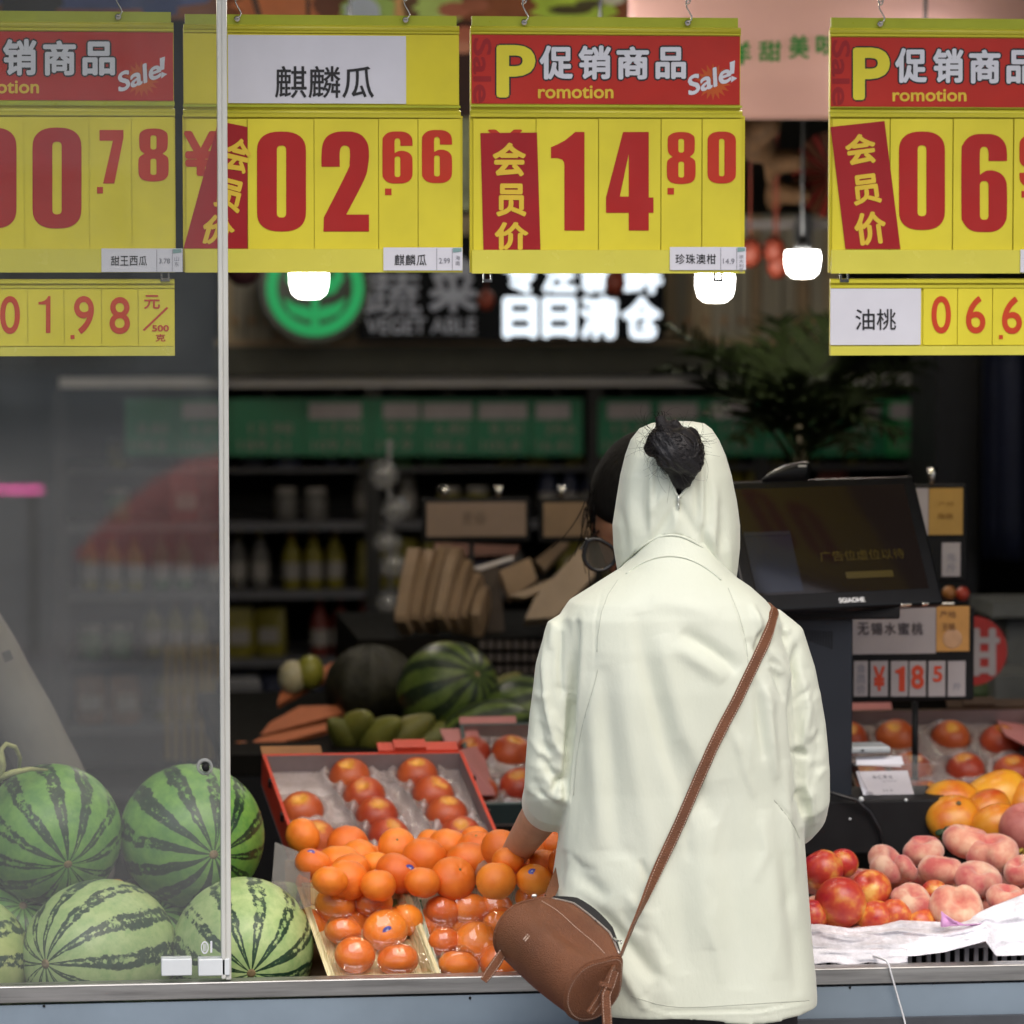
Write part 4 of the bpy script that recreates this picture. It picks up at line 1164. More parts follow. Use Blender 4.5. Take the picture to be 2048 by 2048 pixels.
for px, py, w_, lb, up, k, roll in [
    (1772, 1728, 45, 'flat peach standing on edge, showing its deep hollow, beside the red nectarine', (.55, -.45, .6), 0, 2.4), (1812, 1735, 30, 'flat peach squeezed behind the one standing on edge', (.6, -.1, .5), 1, 1),
    (1846, 1702, 44, 'flat peach at the back edge next to the black machine base', (-.1, -.2, 1), 2, 3), (1881, 1740, 48, 'broad flat peach in the middle of the pile', (.15, .1, 1), 3, 2),
    (1934, 1684, 52, 'topmost flat peach of the pile, pale cream and red', (.25, -.10, .9), 3, 1), (1984, 1706, 55, 'long looking flat peach with a red blush, leaning on the topmost one', (-.15, -.25, 1), 0, 4.7),
    (1956, 1760, 50, 'flat peach lying across with a pink right lobe, right of centre', (.1, -.42, .9), 0, 4.8), (1822, 1801, 43, 'flat peach with a soft hollow at the front, right of the nectarines', (.15, -.55, .8), 1, 2),
    (1913, 1813, 56, 'heart shaped flat peach at the front, above the pink scrap of netting', (.0, -.72, .65), 0, 1.57), (2012, 1797, 42, 'flat peach at the front right partly under the white sheet', (.1, -.3, .9), 2, 1),
    (2042, 1740, 38, 'flat peach cut by the right edge of the picture', (-.4, -.3, .8), 3, 0), (2075, 1800, 45, 'flat peach hidden by the raised sheet at the right', (0, 0, 1), 1, 0)]:
    y = ry(py); o = inst(FP[k], 'flat_peach', at(px, py, y), rot_to(up, roll), w_ / pxm(y)); tag(o, lb, 'flat peach', 'flat peaches piled on the white sheet')
for i in range(6):
    for j in range(3):
        y = .16 + .09 * j; o = inst(FP[(i + j) % 4], 'flat_peach', at(1650 + 85 * i, 1850 - (y - .10) / .26 * 160, y) - V((0, -.01, .055)), rot_to((.2, 0, 1), i * 1.3), .037)
        tag(o, 'flat peach buried in the lower layer of the pile', 'flat peach', 'buried flat peaches')
# mangoes behind
def mango(px, py, y, r3, up, lb, roll=0):
    m = M(); m.ball((0, 0, 0), r3, 28, 18, fn=lambda p: V((p.x + .16 * p.z * p.z, p.y, p.z)))
    o = m.build('mango', MNG); o.location = at(px, py, y); o.rotation_euler = rot_to(up, roll).to_euler(); tag(o, lb, 'mango', 'red and yellow mangoes behind the flat peaches'); return o
o = mango(1906, 1640, .50, (.048, .046, .040), (.1, -.6, .8), 'orange mango with a small stem eye, right of the black machine base')
m = M(); m.lathe([(.0045, .0385), (.004, .042), (.001, .0425)], 10); m.build('stem', STEMM, o)
mango(1910, 1606, .58, (.040, .040, .055), (.9, .2, -.2), 'red-orange mango lying behind the one with the stem eye')
mango(1990, 1600, .62, (.048, .046, .062), (.9, 0, .45), 'big yellow mango with a red tip at the back of the pile', 1)
mango(1968, 1632, .54, (.040, .040, .052), (.5, -.3, .7), 'golden mango in the middle, in front of the big yellow one')
mango(1992, 1650, .46, (.036, .036, .046), (.8, -.1, .3), 'small golden mango just behind the topmost flat peach')
mango(2052, 1615, .6, (.042, .042, .05), (.2, 0, 1), 'orange mango cut by the right edge, at the back')
# peach in a yellow foam net
y = .42; pn = inst(NM[1], 'peach', at(2048, 1655, y), rot_to((-.2, -.3, .9), 1), .043); pn.data = nect_mesh(5); pn.data.materials[0] = fruit_mat('dusky_peach', [(.3, (.34, .08, .07)), (.7, (.52, .20, .17))], 1.2, .6, .1, 20)
tag(pn, 'dusky peach in a yellow foam net at the right edge', 'peach')
m = M()
for i in range(26):
    a = 2 * math.pi * i / 26
    pts = [V((math.cos(a + z * 3) * math.sqrt(max(.01, 1.07 ** 2 - (z * 8.0 / .36) ** 2 * .1)) , math.sin(a + z * 3) * math.sqrt(max(.01, 1.07 ** 2 - (z * 8 / .36) ** 2 * .1)), -.72 + z * 3.2)) for z in (0, .08, .16, .24, .30)]
    pts = [V((p.x * s_, p.y * s_, p.z)) for p, s_ in zip(pts, (.75, .97, 1.05, 1.02, 1.02))]
    m.tube(pts, .075, 6)
net = m.build('foam_net', mat('yellow_foam', (.74, .60, .10), .7, var=.08), None); net.location = (0, 0, 0); net.parent = pn
# green leaf scraps
m = M()
for i in range(9):
    p = at(1890 + random.uniform(-12, 25), 1672 + random.uniform(-14, 12), .40); m.ball(p, (.010, .004, .008), 8, 5, rot_to((random.random(), random.random(), random.random())))
tag(m.build('leaf_scraps', mat('leaf_dark', (.015, .04, .012), .6), None, at(1895, 1670, .40)), 'dark green leaf scraps beside the black machine base', 'leaves')

# ------------------------------------------------------------------ white sheet, basket, string
SHEET = clear_mat('thin_white_plastic', (.95, .95, .97), .22, .72, bmp=.5, bs=26, dustcol=(.90, .89, .94), ds=9)
top = [(1500, 1842), (1560, 1848), (1640, 1848), (1700, 1856), (1760, 1850), (1800, 1840), (1890, 1844), (1940, 1832), (1985, 1812), (2048, 1788), (2110, 1768), (2180, 1765)]
bot = [(1500, 1918), (1560, 1920), (1625, 1922), (1690, 1920), (1750, 1914), (1830, 1912), (1890, 1904), (1935, 1892), (1972, 1882), (1992, 1912), (2048, 1910), (2110, 1905), (2180, 1905)]
def sheet(u, v):
    px = 1500 + 680 * u
    ty, = interp(top, px); by, = interp(bot, px)
    if v < .3:
        w_ = v / .3; y = lerp(.40, .135, w_); py = lerp(ty - 70, ty, w_); p = at(px, py, y); p.z -= .05 * (1 - w_) + .0
        if w_ < 1: p.z -= .03
        return p
    w_ = (v - .3) / .7
    y = lerp(.135, .048, w_ ** .8)
    p = at(px, lerp(ty, by, w_), y)
    n1 = noise.noise(V((px * .006 + w_ * 1.2, w_ * 5 - px * .004, 3)))
    n2 = noise.noise(V((px * .004 + w_ * .6, w_ * 13 - px * .018, 7)))
    p += V((0, -1, .25)) * (.015 * n1 + .008 * n2 + .0035 * noise.noise(V((px * .035 + w_ * 9, w_ * 6 - px * .02, 2))) + .002 * noise.noise(V((px * .09 - w_ * 9, w_ * 14, 5)))) * min(1, w_ * 5) * (1.1 - w_ * .5)
    return p
m = M(); m.grid(sheet, 190, 60)
so_ = m.build('white_sheet', SHEET, None, at(1850, 1880, .1)); tag(so_, 'crumpled white plastic sheet under the peaches, hanging over the counter edge', 'plastic sheet')
m = M(); 
lw = [at(1640 + 20 * i, 1893 + 8 * math.sin(i * .9), .035) for i in range(9)]
def low(u, v):
    px = 1600 + 215 * u; py = 1898 + 30 * v + 3 * math.sin(u * 17) * (v)
    return at(px, py, .06 - .022 * v) + V((0, -.006 * noise.noise(V((u * 5, v * 6, 1))), 0))
m.grid(low, 30, 8)
o = m.build('sheet_hem', SHEET, None, at(1700, 1905, .04)); o.name = 'paper_liner'; tag(o, 'creased white paper liner below the plastic sheet, right of the jacket', 'paper liner'); o.modifiers.new('s', 'SOLIDIFY').thickness = .001
m = M()
pk = lambda a, b, y: at(a, b, y)
m.grid(lambda u, v: at(1882 + 88 * u, lerp(1822 + 30 * math.sin(u * 2.2), 1846 + 8 * (1 - u), v), .092) + V((0, -.008 * noise.noise(V((u * 6, v * 4, 9))), 0)), 20, 6)
o = m.build('net_scrap', mat('pink_net', (.68, .34, .62), .5, var=.1), None, at(1920, 1835, .09)); tag(o, 'scrap of pink netting at the foot of the heart shaped peach', 'netting'); o.modifiers.new('s', 'SOLIDIFY').thickness = .001
bk = thing('plastic_basket', 'white slatted plastic basket that shows under the raised sheet', 'basket', at(1930, 1900, .08))
WB_ = mat('basket_white', (.42, .40, .42), .4)
for i in range(30):
    a = at(1610 + 19 * i, 1918, .10); m = M(); m.box(a.x - .0035, a.x + .0035, .098, .104, .60, at(1972, 1886, .10).z)
    m.build('slat', WB_, bk)
for zz in (.600, at(1972, 1890, .10).z - .004):
    a, b = at(1600, 1900, .1), at(2190, 1900, .1); m = M(); m.box(a.x, b.x, .0965, .1055, zz, zz + .008); m.build('rail', WB_, bk)
m = M(); a = at(1600, 1900, .1); b = at(2190, 1900, .1); m.box(a.x, b.x, .12, .125, .60, .70); m.build('liner', DARKM, bk)
m = M()
sp = [at(1745, 1912, .05), at(1762, 1917, .02), at(1772, 1921, -.002), at(1778, 1930, -.009), at(1783, 1950, -.009), at(1795, 1992, -.008), at(1806, 2030, -.014), at(1818, 2080, -.016), at(1830, 2160, -.016)]
m.tube(sp, .0016, 6)
tag(m.build('string', mat('white_string', (.75, .76, .78), .6), None, sp[0]), 'thin white string hanging down over the counter edge', 'string')
m = M(); m.pxtext('I', 1, 1, 2, 2, 0) if False else None
# ------------------------------------------------------------------ cash machine
POSB = mat('pos_blue_black', (.016, .020, .028), .5, spec=.3, var=.15, vs=3)
SCRG = mat('screen_glass', (.006, .006, .007), .06, var=0, spec=.35, emit=(.030, .012, .004), es=.15, rvar=0)  # faint brown glow in the glass stands in for a reflection
yp = .56
pos = thing('cash_machine', 'black cash machine with a tilted touch screen, right of the shopper', 'cash machine', at(1720, 1690, yp))
tilt_, yw = R(25), R(20)
c = at(1664, 1085, yp)
ex = V((math.cos(yw), math.sin(yw), 0)); nb = V((-math.sin(yw), math.cos(yw), 0))
ez = nb * math.sin(tilt_) + V((0, 0, 1)) * math.cos(tilt_); ey = ez.cross(ex)
if ey.y < 0: ey = -ey
RM = Matrix((ex, ey, ez)).transposed()
W_, H_ = .394, .238
Q = lambda u, v, d=0: c + ex * (u - .5) * W_ + ez * (v - .5) * H_ + ey * d
m = M(); m.rbox(c + ey * .012, (W_, .024, H_), .006, RM, seg=3); m.build('monitor_body', DARK, pos)
m = M(); m.slab([Q(.065, .12, -.0008), Q(.935, .12, -.0008), Q(.935, .93, -.0008), Q(.065, .93, -.0008)], -ey, .0005); scr = m.build('screen', SCRG, pos)
m = M(); m.text('广告位虚位以待', lambda u, v: Q(lerp(.42, .85, u), lerp(.355, .435, v), -.0016), .0); m.slab([Q(.53, .22, -.0014), Q(.77, .22, -.0014), Q(.77, .27, -.0014), Q(.53, .27, -.0014)], -ey, .0002)
m.build('lettering', mat('screen_text', (.02, .015, .002), .2, var=0, emit=(.16, .10, .01), es=.16), scr)
m = M(); m.slab([Q(.068, .14, -.0013), Q(.30, .14, -.0013), Q(.30, .57, -.0013), Q(.068, .57, -.0013)], -ey, .0002); m.build('reflection_panel', mat('screen_blue', (.01, .012, .02), .1, var=0, emit=(.02, .025, .055), es=.07), scr)  # bluish part of the screen reflection, put in as glowing panels
m = M(); m.slab([Q(.068, .565, -.0013), Q(.30, .565, -.0013), Q(.30, .60, -.0013), Q(.068, .60, -.0013)], -ey, .0002); m.build('reflection_panel', mat('screen_grey', (.01, .012, .02), .1, var=0, emit=(.06, .06, .07), es=.06), scr)
m = M(); m.text('SGIAOHE', lambda u, v: Q(lerp(.465, .595, u), lerp(.038, .075, v), -.0012), .035); m.build('logo', mat('logo_white', (.8, .8, .8), .3, var=0), pos)
for u in (.80, .90):
    m = M(); m.rbox(Q(u, .005, .004), (.022 if u < .85 else .014, .012, .004), .0015, RM); m.build('button', CHROME, pos)
# camera hump on top
hp = []
for i in range(9):
    t = i / 8; hh = .006 + .030 * math.sin(min(1, t * 1.08) ** .8 * 1.45) ; 
    base = Q(0, 1.0, .012) + ex * (.090 + t * .090 + .0)
    hp.append((base, hh))
m = M(); rings = []
for b_, hh in hp:
    rings.append([b_ + ey * .022 * math.cos(a) + V((0, 0, 1)) * (hh * (.45 + .55 * math.sin(a)) - .004) for a in [2 * math.pi * k / 14 for k in range(14)]])
m.loft(rings); m.build('scanner_hump', DARK, pos)
m = M(); b_, hh = hp[6]; m.rbox(b_ - ey * .0225 + V((.004, 0, hh * .5)), (.016, .0015, .003), .0005, RM); m.build('logo', mat('logo_grey', (.5, .5, .5), .4, var=0), pos)
# stand column
a = at(1585, 1600, yp); b = at(1709, 1215, yp)
m = M(); m.rbox(((a.x + b.x) / 2, yp + .045, (a.z + b.z) / 2 + .02), (b.x - a.x, .075, b.z - a.z + .04), .006, seg=3); m.build('column', POSB, pos)
m = M(); p0, p1 = at(1575, 1225, yp - .02), at(1805, 1205, yp - .02); m.rbox(((p0.x + p1.x) / 2, yp + .03, p0.z - .004), (p1.x - p0.x, .07, .022), .004); m.build('hinge_bracket', DARKM, pos)
m = M()
for i in range(13):
    u0 = at(1598 + i * 5.6, 1262 + i * 1.2, yp); m.rbox((u0.x, yp + .0072, u0.z - .004), (.0018, .002, .012 + .0015 * i), .0005)
v_ = m.build('vent_slots', DARKM, pos); v_['kind'] = 'stuff'
a = at(1560, 1712, yp - .06); b = at(1904, 1598, yp - .06)
m = M(); m.rbox(((a.x + b.x) / 2, yp + .03, (a.z + b.z) / 2), (b.x - a.x, .18, b.z - a.z), .004, seg=3); m.build('base_box', DARKM, pos)
m = M(); p = at(1722, 1603, yp - .06); m.ball(p + V((0, -.002, .004)), .0045, 12, 8); p = at(1700, 1638, yp - .062); m.ball(p, (.0022, .001, .0022), 8, 6); p = at(1812, 1600, yp - .06); m.ball(p, (.0030, .003, .003), 8, 6); m.build('screw', WHITEPL, pos)
m = M(); m.tube([at(1610, 1565, yp - .03), at(1660, 1585, yp - .065), at(1712, 1600, yp - .075), at(1740, 1625, yp - .068), at(1760, 1660, yp - .068), at(1768, 1712, yp - .068)], .0030, 6); m.build('cable', mat('cable_black', (.01, .01, .012), .3), pos)

# clear tray with cards, and a white phone-like device
tb = thing('card_tray', 'clear plastic tray holding printed white cards on the black machine base', 'tray', at(1790, 1600, yp))
zb = at(1790, 1598, yp - .02).z; 
m = M(); b0, b1 = at(1742, 1592, yp), at(1848, 1592, yp); t0, t1 = at(1712, 1530, yp), at(1868, 1530, yp)
ring = lambda x0, x1, y0, y1, z: [V((x0, y0, z)), V((x1, y0, z)), V((x1, y1, z)), V((x0, y1, z))]
m.loft([ring(b0.x, b1.x, yp + .005, yp + .07, zb + .002), ring(t0.x, t1.x, yp - .012, yp + .09, t0.z), ring(t0.x - .006, t1.x + .006, yp - .018, yp + .096, t0.z + .001), ring(t0.x - .006, t1.x + .006, yp - .018, yp + .096, t0.z + .003)], smooth=False, caps=(True, False))
m.build('tray_body', clear_mat('tray_clear', (.90, .87, .86), .12, .10), tb)
cardq = [at(1728, 1594, yp + .005), at(1829, 1592, yp + .005), at(1815, 1541, yp + .018), at(1712, 1543, yp + .018)]
PC = lambda u, v, d=0: (cardq[0].lerp(cardq[1], u)).lerp(cardq[3].lerp(cardq[2], u), v) + V((0, -d, 0))
m = M(); m.slab(cardq, (0, -1, .2), .001); cdp = m.build('card', PAPER, tb)
m = M()
for i, ch in enumerate('海C果业'): m.text(ch, lambda u, v, i=i: PC(.28 + .105 * (i + u * .75), .70 + .14 * v, .0008), .01)
m.text('www', lambda u, v: PC(.44 + .3 * u, .58 + .03 * v, .0008)); m.text('24 8', lambda u, v: PC(.40 + .2 * u, .2 + .08 * v, .0008)); m.text('oo', lambda u, v: PC(.06 + .14 * u, .06 + .14 * v, .0008), .02)
m.build('lettering', GREYP, cdp)
m = M(); m.slab([at(1712, 1532, yp + .04), at(1808, 1530, yp + .04), at(1803, 1512, yp + .045), at(1712, 1514, yp + .045)], (0, -1, .3), .001); m.slab([at(1713, 1530, yp + .03), at(1803, 1534, yp + .03), at(1798, 1518, yp + .035), at(1713, 1520, yp + .035)], (0, -1, .3), .001); m.build('card', PAPER, tb)
m = M(); p0, p1 = at(1700, 1508, yp + .02), at(1783, 1494, yp + .02); m.rbox(((p0.x + p1.x) / 2, yp + .06, (p0.z + p1.z) / 2), (p1.x - p0.x, .07, p1.z - p0.z), .003)
dv_ = m.build('card_reader', mat('silver_grey', (.42, .46, .48), .35), None, at(1740, 1500, yp)); tag(dv_, 'slim silver device lying on the cards behind the machine column', 'device')
m = M(); p = at(1726, 1501, yp + .02); m.box(p.x - .002, p.x + .003, yp + .0235, yp + .026, p.z - .002, p.z + .001); k = m.build('button', DARKM, None, at(1740, 1500, yp)); k.parent = dv_; k.location = (0, 0, 0)

# ------------------------------------------------------------------ price displays behind the machine
ORG = mat('orange_label', (.60, .30, .08), .6, var=.12, vs=12)
PAPD = mat('grey_white_paper', (.40, .36, .37), .6, var=.05)
def frame_board(root, x0, y0, x1, y1, y, name='frame'):
    m = M(); a, b = at(x0, y1, y), at(x1, y0, y); m.rbox(((a.x + b.x) / 2, y + .007, (a.z + b.z) / 2), (b.x - a.x, .012, b.z - a.z), .004); return m.build(name, DARKM, root)
yd = .85
pd = thing('price_board', 'black framed price board reading 18.5 behind the cash machine', 'price board', at(1800, 1410, yd))
frame_board(pd, 1690, 1213, 1950, 1404, yd)
m = M(); m.pxbox(1695, 1212, 1872, 1309, yd - .002, yd); lc = m.build('label_card', PAPD, pd)
m = M(); m.pxbox(1873, 1212, 1939, 1303, yd - .002, yd); lo = m.build('label_card', ORG, pd)
m = M()
for i, ch in enumerate('无锡水蜜桃'): m.pxtext(ch, 1715 + 27 * i, 1245, 1738 + 27 * i, 1270, yd - .003, .02)
m.build('lettering', mat('dim_black', (.05, .04, .05), .6, var=0), lc)
m = M(); m.pxtext('产地', 1880, 1222, 1912, 1235, yd - .003, .01); m.pxtext('无锡', 1884, 1246, 1910, 1262, yd - .003, .01); m.build('lettering', mat('dim_brown', (.18, .08, .03), .6, var=0), lo)
m = M(); m.ball(at(1905, 1278, yd - .002), (.018, .001, .018), 16, 8); m.build('print_spot', mat('print_peach', (.62, .36, .2), .6), lo)
for x0, x1, tx, r_, mt in ((1708, 1736, '会员价', None, GREYP), (1741, 1776, '¥', (1747, 1332, 1770, 1382), REDL), (1782, 1816, '1', (1790, 1333, 1810, 1383), REDL), (1819, 1852, '8', (1822, 1330, 1848, 1378), REDL), (1857, 1891, '5', (1866, 1332, 1885, 1364), REDL), (1896, 1931, '斤', (1906, 1366, 1922, 1380), GREYP)):
    m = M(); m.pxbox(x0, 1322, x1, 1393, yd - .002, yd); dc = m.build('digit_card', PAPD, pd)
    m = M()
    if tx == '1': m.poly([D['1'][0]], lambda u, v, q=r_: at(lerp(q[0], q[2], u), lerp(q[3], q[1], v), yd - .003))
    elif r_: m.pxtext(tx, *r_, yd - .003, .03)
    else:
        for i, ch in enumerate(tx): m.pxtext(ch, x0 + 5, 1328 + 21 * i, x1 - 5, 1345 + 21 * i, yd - .003, .01)
    m.build('digit', mt, dc)
m = M(); m.tube([at(1830, 1404, yd + .01), at(1830, 1560, yd + .01)], .006, 8); m.build('post', DARKM, pd)
m = M(); p = at(1800, 1212, yd); m.rbox((p.x, yd + .006, p.z + .003), (.20, .008, .004), .001); m.build('hanging_bar', CHROME, pd)
ye = 1.0
p2 = thing('price_board', 'small black price board with an amber and a white card beside the screen', 'price board', at(1890, 1170, ye))
frame_board(p2, 1800, 968, 1935, 1165, ye)
m = M(); m.pxbox(1800, 976, 1857, 1070, ye - .002, ye); m.build('label_card', PAPD, p2)
m = M(); m.pxbox(1858, 976, 1926, 1070, ye - .002, ye); la = m.build('label_card', mat('amber_label', (.46, .27, .06), .6, var=.08), p2)
m = M(); m.pxtext('产地', 1876, 1003, 1908, 1012, ye - .003); m.pxtext('海南', 1874, 1026, 1906, 1038, ye - .003, .01); m.build('lettering', mat('amber_text', (.26, .13, .02), .6, var=0), la)
m = M(); m.pxbox(1884, 1085, 1921, 1153, ye - .002, ye); lw_ = m.build('digit_card', PAPD, p2)
m = M(); m.pxtext('元', 1893, 1108, 1912, 1122, ye - .003); m.pxtext('斤', 1893, 1128, 1912, 1144, ye - .003, .01); m.build('lettering', GREYP, lw_)
m = M(); p = at(1863, 968, ye); m.tube([p, p + V((0, 0, .030))], [.004, .010], 8); m.build('clip', CHROME, p2)
yf_ = 1.35
rd = thing('round_sign', 'round red sweetness sign cut by the dark price board', 'sign', at(1950, 1360, yf_))
c = at(1946, 1302, yf_); rr_ = 72 / pxm(yf_)
m = M(); m.lathe([(.001, 0), (rr_, 0), (rr_, .004), (.001, .004)], 40, Matrix.Translation(c) @ Matrix.Rotation(R(90), 4, 'X') @ Matrix.Translation((0, 0, -.004)), smooth=False); m.build('disc', mat('sign_red', (.42, .025, .02), .5, var=.05), rd)
m = M(); m.pxtext('甜', 1893, 1256, 2000, 1352, yf_ - .002, .03); m.build('lettering', PAPD, rd)

# ------------------------------------------------------------------ deep interior: back shelf
yb = 4.6
SHM = mat('shelf_metal', (.10, .10, .115), .5, var=.1)
RAILM = mat('rail_white', (.75, .72, .72), .4, var=.08, vs=2)
sh = thing('shelf_unit', 'long dark shelf unit with a pale top rail at the back of the shop', 'shelf', at(1100, 1500, yb))
xa, xb = at(120, 1000, yb).x, at(1878, 1000, yb).x
def zpx(py, y=yb): return at(1000, py, y).z
m = M(); m.box(xa, xb, yb - .02, yb + .01, zpx(772), zpx(752)); m.build('top_rail', RAILM, sh)
m = M(); m.box(xa, xb, yb + .45, yb + .48, .02, zpx(752)); m.build('back_panel', mat('shelf_back', (.006, .006, .007), .8, var=0), sh)
shz = []
for py in (1042, 1178, 1312, 1440, 1570):
    m = M(); z = zpx(py); m.box(xa, xb, yb, yb + .44, z - .014, z - .002); m.box(xa, xb, yb - .012, yb - .001, z - .020, z + .002); m.build('shelf_board', SHM, sh); shz.append(z)
for px in (120, 745, 1188, 1520, 1870):
    x = at(px, 1000, yb).x; m = M(); m.box(x - .02, x + .02, yb - .03, yb - .013, .02, zpx(775)); m.build('upright', mat('upright_dark', (.012, .012, .013), .6), sh)
m = M(); m.box(xa, xb, yb + .02, yb + .44, zpx(935) - .01, zpx(935)); m.build('shelf_board', SHM, sh); shz.insert(0, None)
# goods
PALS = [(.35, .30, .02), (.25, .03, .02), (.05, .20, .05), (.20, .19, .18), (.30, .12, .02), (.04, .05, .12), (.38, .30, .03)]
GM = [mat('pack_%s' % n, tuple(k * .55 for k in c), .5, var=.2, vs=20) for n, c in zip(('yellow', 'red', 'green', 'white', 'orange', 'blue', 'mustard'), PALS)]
LBM = mat('pack_label', (.30, .28, .26), .6)
def bottle_me(mt):
    m = M(); m.lathe([(.001, 0), (.034, 0), (.036, .01), (.036, .13), (.03, .155), (.013, .18), (.013, .20)], 14)
    m.lathe([(.015, .20), (.015, .225), (.001, .226)], 10, None, 1); m.lathe([(.0366, .04), (.0366, .105)], 14, None, 2, caps=(False, False))
    me = bpy.data.meshes.new('bottle'); me.from_pydata(m.v, [], m.f); me.polygons.foreach_set('material_index', m.mi); me.polygons.foreach_set('use_smooth', m.sm)
    for k in (mt, GM[random.randrange(7)], LBM): me.materials.append(k)
    me.update(); return me
def pouch_me(mt):
    m = M()
    m.loft([[V((x * sx, y * sy, z)) for x, y in ((-1, -.6), (-.5, -1), (.5, -1), (1, -.6), (1, .6), (.5, 1), (-.5, 1), (-1, .6))] for z, sx, sy in ((0, .055, .03), (.05, .06, .034), (.13, .058, .026), (.175, .056, .008), (.19, .056, .003))], 0, False)
    m.box(-.04, .04, -.036, -.0335, .05, .11, 1)
    me = bpy.data.meshes.new('pouch'); me.from_pydata(m.v, [], m.f); me.polygons.foreach_set('material_index', m.mi)
    for k in (mt, LBM): me.materials.append(k)
    me.update(); return me
def jar_me(mt):
    m = M(); m.lathe([(.001, 0), (.045, 0), (.048, .01), (.048, .09), (.036, .105)], 16); m.lathe([(.042, .105), (.042, .128), (.001, .129)], 14, None, 1)
    me = bpy.data.meshes.new('jar'); me.from_pydata(m.v, [], m.f); me.polygons.foreach_set('material_index', m.mi); me.polygons.foreach_set('use_smooth', m.sm)
    for k in (mt, LBM): me.materials.append(k)
    me.update(); return me
BOT = [bottle_me(k) for k in GM]; POU = [pouch_me(k) for k in GM]; JAR = [jar_me(k) for k in GM]
rows = [(zpx(935), 'upper'), (zpx(1042), 'second'), (zpx(1178), 'third'), (zpx(1312), 'fourth'), (zpx(1440), 'lowest')]
ONES = 'first second third fourth fifth sixth seventh eighth ninth tenth eleventh twelfth thirteenth fourteenth fifteenth sixteenth seventeenth eighteenth nineteenth'.split()
def ordw(i):
    if i < 19: return ONES[i]
    t = ('twenty', 'thirty', 'forty')[(i + 1) // 10 - 2]
    return t.replace('ty', 'tieth') if (i + 1) % 10 == 0 else t + '-' + ONES[(i + 1) % 10 - 1]
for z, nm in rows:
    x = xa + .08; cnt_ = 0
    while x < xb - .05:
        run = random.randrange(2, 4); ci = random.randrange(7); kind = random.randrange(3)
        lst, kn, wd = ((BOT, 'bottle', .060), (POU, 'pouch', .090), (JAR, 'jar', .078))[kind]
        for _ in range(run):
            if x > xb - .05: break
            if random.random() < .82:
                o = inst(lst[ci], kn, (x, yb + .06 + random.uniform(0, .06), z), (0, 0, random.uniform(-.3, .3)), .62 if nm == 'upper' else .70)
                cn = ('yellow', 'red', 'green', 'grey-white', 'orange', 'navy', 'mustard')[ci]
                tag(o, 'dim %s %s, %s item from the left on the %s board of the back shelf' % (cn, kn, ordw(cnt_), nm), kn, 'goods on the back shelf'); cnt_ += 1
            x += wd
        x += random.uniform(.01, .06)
# green price cards under the rail
GRN = mat('price_green', (.006, .17, .075), .5, var=.08, vs=4)
GLB = mat('pale_strip', (.40, .36, .38), .6, var=.1)
GTX = mat('pale_text', (.22, .24, .20), .6, var=0)
yg = yb - .05
gc = [(462, 608, None, '12.98'), (610, 744, (618, 722), '17.90'), (746, 842, (766, 838), '9.9'), (844, 950, (846, 944), '6.80'), (952, 1062, (958, 1054), '8.50'), (1064, 1165, (1072, 1140), '24.6'),
      (1197, 1310, (1215, 1300), '15.8'), (1312, 1412, (1320, 1395), '7.60'), (1414, 1522, (1424, 1502), '10.5'), (1524, 1640, (1540, 1630), '11.9'), (1642, 1770, (1660, 1760), '9.80'), (1772, 1872, (1780, 1872), '5.60'),
      (250, 352, None, '8.80'), (354, 460, (365, 440), '6.60')]
GLAB = ['green price card without a pale strip, just right of the glass edge', 'green price card second from the glass edge, with the longest pale strip', 'narrow green price card third from the glass edge', 'green price card fourth from the glass edge, above the left kraft board', 'green price card fifth from the glass edge', 'green price card at the right end of the left block, before the dark upright',
        'green price card just right of the dark upright, left of the hood', 'green price card directly above the hood', 'green price card right above the edge of the hood, beside the palm', 'green price card half covered by the palm, above the scanner hump', 'green price card covered by the palm fronds, above the screen', 'brighter green price card at the right end of the rail', 'leftmost green price card, dim behind the glass', 'green price card behind the glass, beside the edge strip']
for i, (x0, x1, st, tx) in enumerate(gc):
    g = thing('green_price_card', GLAB[i], 'price card', at((x0 + x1) / 2, 800, yg), 'green price cards on the back shelf')
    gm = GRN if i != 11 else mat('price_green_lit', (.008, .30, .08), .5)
    m = M(); m.pxbox(x0, 797, x1, 912, yg, yg + .006); m.build('card', gm, g)
    if st: m = M(); m.pxbox(st[0], 806, st[1], 838, yg - .003, yg - .001); m.build('label_strip', GLB, g)
    m = M(); w_ = x1 - x0
    m.pxtext(tx, x0 + w_ * .25, 846, x0 + w_ * .85, 868, yg - .003, .01); m.pxtext('1' + tx[::-1], x0 + w_ * .1, 880, x0 + w_ * .8, 902, yg - .003, .01); m.build('lettering', GTX, g)
    m = M(); p = at((x0 + x1) / 2, 797, yg); m.box(p.x - .01, p.x + .01, yg + .0, yg + .004, p.z, p.z + .03); m.build('clip', DARKM, g)
